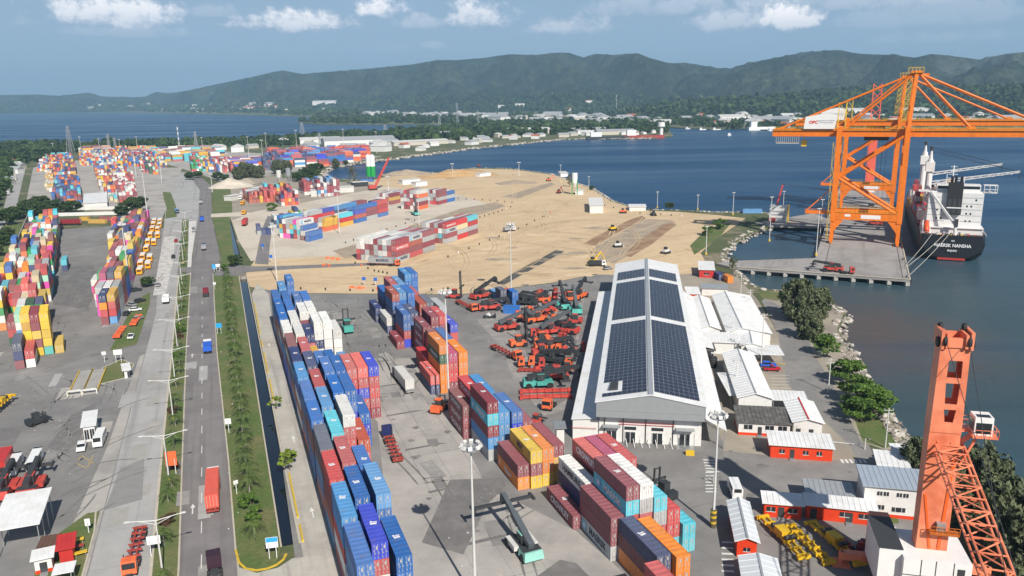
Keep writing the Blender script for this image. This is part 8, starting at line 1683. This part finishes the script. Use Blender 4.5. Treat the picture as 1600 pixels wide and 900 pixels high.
# moored ships and boats across the bay
def far_boat(label, px, py, L, W, h, rz, m, sup=True):
    p = G(px, py, SEA_Z); t = thing('boat', label, 'boat', p, rz); MB().prism([(-L/2, -W/2), (L*.35, -W/2), (L/2, 0), (L*.35, W/2), (-L/2, W/2)], -.5, h).build('hull', m, t)
    if sup: MB().bx(-L*.42, -L*.2, -W*.4, W*.4, h, h*2.6).build('cabin', WHITE, t)
far_boat('dark red coaster moored at the peninsula tip', 1006, 216.5, 75, 12, 6, .05, RUST); far_boat('black coaster moored beside the red one', 955, 217.5, 90, 12, 5, .05, CHAR); far_boat('white ferry at the right far shore', 1190, 203.5, 60, 12, 7, .1, WHITE)
for k, (px, py) in enumerate(((1120, 203), (1098, 203), (1205, 204.5), (1075, 201.8), (1140, 212))): far_boat('small white boat near the far shore, %s from the left' % ORD[[1075, 1098, 1120, 1140, 1205].index(px)], px, py, 18, 5, 2, .3*k, WHITE)
t = thing('water_tower', 'white concrete water tower on the peninsula tip', 'tower', G(1033, 211)); MB().tube((0, 0, 0), (0, 0, 16), 3.5, 10).build('shaft', HW[0], t); MB().tube((0, 0, 16), (0, 0, 24), 7, 12, 6.5).build('tank', HW[0], t)
# silos, red crane and plants
for k, (px, py) in enumerate(((577, 279), (583, 279))):
    t = thing('silo', ('left', 'right')[k]+' green and white cement silo by the inlet', 'silo', G(px, py)); MB().tube((0, 0, 2), (0, 0, 12), 2.6, 12).build('green_shell', RGREEN, t); MB().tube((0, 0, 12), (0, 0, 22), 2.6, 12).build('white_shell', WHITE, t); MB().tube((0, 0, 22), (0, 0, 23.5), 2.6, 12, .6).build('cap', WHITE, t); mb = MB(); [mb.bar((a, b, 0), (a, b, 2.2), .3) for a, b in ((-1.8, -1.8), (1.8, -1.8), (1.8, 1.8), (-1.8, 1.8))]; mb.build('leg', STEEL, t)
for k, (px, py, h, m) in enumerate(((898, 304, 17, WHITE), (437, 290, 14, OFFW), (452, 290, 16, STEEL))):
    t = thing('silo', ('white topped silo on green legs at the north shore', 'left grey plant silo behind the dusty yard', 'right grey plant silo behind the dusty yard')[k], 'silo', G(px, py)); MB().tube((0, 0, h*.55), (0, 0, h), 2.2, 10).build('shell', m, t); MB().tube((0, 0, h*.35), (0, 0, h*.55), .5, 10, 2.2).build('hopper', m, t); mb = MB(); [mb.bar((a, b, 0), (a, b, h*.7), .35) for a, b in ((-2, -2), (2, -2), (2, 2), (-2, 2))]; mb.build('leg', RGREEN if k == 0 else STEEL, t)
p = G(583, 297); t = thing('crawler_crane', 'red crawler crane with raised lattice boom by the sand-yard stacks', 'crane', p, R_(-60)); MB().bx(-2.5, 2.5, -3, 3, .2, 1.4).build('track', BLACK, t); MB().bx(-2, 2, -4, 2.5, 1.4, 4.2).build('house', CRIM, t)
a, b = Vector((0, 2, 3)), Vector((0, 16, 27)); mb = MB()
for sx in (-1.2, 1.2):
    for sz in (-1, 1): mb.bar(a+Vector((sx, 0, sz)), b+Vector((sx*.5, 0, sz*.5)), .5)
mb.build('boom_chord', CRIM, t); mb = MB(); [mb.bar(a.lerp(b, k/9)+Vector((-1.1, 0, (-1)**k)), a.lerp(b, (k+1)/9)+Vector((1.1, 0, -(-1)**k)), .35) for k in range(9)]; mb.build('boom_lacing', CRIM, t)
p = G(1208, 346, DZ); t = thing('quay_crane', 'thin red derrick boom beside the white tower house', 'crane', (p.x, p.y, DZ), R_(-40)); MB().bx(-2, 2, -2.5, 2.5, 0, 2.6).build('house', CRIM, t); MB().bar((0, 0, 2.6), (1, 9, 21), .7).build('boom', CRIM, t)
for k, (px, py, w, d, h, c) in enumerate(((500, 306, 14, 8, 5, OFFW), (537, 300, 16, 10, 4.5, OFFW), (562, 291, 14, 8, 4, CHAR), (640, 287, 18, 8, 4, WHITE), (655, 290, 12, 8, 3.5, WHITE), (755, 275, 16, 6, 3, WHITE), (440, 312, 14, 9, 4, OFFW), (407, 300, 18, 9, 4, OFFW), (365, 312, 14, 7, 3.6, OFFW), (390, 305, 16, 8, 4, OFFW), (905, 303, 10, 6, 3, WHITE), (880, 275, 20, 7, 3.5, WHITE))):
    t = thing('site_cabin', '%s site cabin or canopy of the batching plants, counted %s along the inlet' % (('pale' if c is OFFW else 'dark' if c is CHAR else 'white'), ORD[k]), 'cabin', G(px, py), .2+k*.13); MB().bx(-w/2, w/2, -d/2, d/2, 0, h).build('wall', c, t); MB().bx(-w/2-.4, w/2+.4, -d/2-.4, d/2+.4, h, h+.25).build('roof', OFFW, t)
# quarry scar and fields on the slope
for nm, pp in (('quarry_scar', [(727, 149), (735, 141), (760, 141), (785, 140), (775, 146), (750, 151)]), ('quarry_scar', [(490, 154), (505, 151), (508, 155), (495, 158)])):
    v = [hit(x, y) for x, y in pp]
    if all(q is not None for q in v): me = bpy.data.meshes.new(nm); me.from_pydata([(q.x, q.y, q.z+22) for q in v], [], [tuple(range(len(v)))]); me.materials.append(material('quarry_rock', (.38, .36, .33), .9, var=.2, vscale=.02)); obj(nm, me, kind='structure')
# ------------------------------------------------------------------ haze: the air between here and the hills
HZ = MB().bx(-15000, 15000, -400, 13500, -9, 560).mesh('haze', [])
hm = bpy.data.materials.new('air'); hm.use_nodes = True; N = hm.node_tree.nodes; N.remove(N['Principled BSDF']); pv = N.new('ShaderNodeVolumePrincipled'); pv.inputs['Color'].default_value = (.45, .74, 1.0, 1); pv.inputs['Density'].default_value = 1.0e-4; pv.inputs['Anisotropy'].default_value = .0
hm.node_tree.links.new(pv.outputs[0], N['Material Output'].inputs['Volume']); HZ.materials.append(hm); ho = obj('haze', HZ, label='pale blue air fading the far hills', cat='haze', kind='stuff')

# thin smoke drifting from the wooded slope at the far right
def smoke():
    c = Vector((0, 0, CAM_H))+ray(1560, 112)*4300; bm = bmesh.new(); bmesh.ops.create_icosphere(bm, subdivisions=3, radius=1)
    for v in bm.verts: v.co = Vector((v.co.x*380, v.co.y*160, v.co.z*115+abs(v.co.x)*20))
    me = bpy.data.meshes.new('smoke'); bm.to_mesh(me); bm.free(); m = bpy.data.materials.new('smoke_air'); m.use_nodes = True; N = m.node_tree.nodes; L = m.node_tree.links; N.remove(N['Principled BSDF'])
    pv = N.new('ShaderNodeVolumePrincipled'); pv.inputs['Color'].default_value = (.85, .92, 1, 1); tc = N.new('ShaderNodeTexCoord'); nz = N.new('ShaderNodeTexNoise'); nz.inputs['Scale'].default_value = .009; nz.inputs['Detail'].default_value = 3; L.new(tc.outputs['Object'], nz.inputs['Vector'])
    mp = N.new('ShaderNodeMapping'); mp.inputs['Scale'].default_value = (1/380, 1/160, 1/120); L.new(tc.outputs['Object'], mp.inputs[0]); ln = N.new('ShaderNodeVectorMath'); ln.operation = 'LENGTH'; L.new(mp.outputs[0], ln.inputs[0])
    fo = N.new('ShaderNodeMapRange'); L.new(ln.outputs['Value'], fo.inputs[0]); fo.inputs[1].default_value = 1; fo.inputs[2].default_value = .1; fo.inputs[3].default_value = 0; fo.inputs[4].default_value = .0042
    th = N.new('ShaderNodeMapRange'); L.new(nz.outputs['Fac'], th.inputs[0]); th.inputs[1].default_value = .42; th.inputs[2].default_value = .65; mu = N.new('ShaderNodeMath'); mu.operation = 'MULTIPLY'; L.new(fo.outputs[0], mu.inputs[0]); L.new(th.outputs[0], mu.inputs[1]); L.new(mu.outputs[0], pv.inputs['Density']); L.new(pv.outputs[0], N['Material Output'].inputs['Volume'])
    me.materials.append(m); obj('smoke', me, None, 'thin pale smoke drifting over the wooded slope at the right edge', 'smoke', None, 'stuff', c)
smoke()
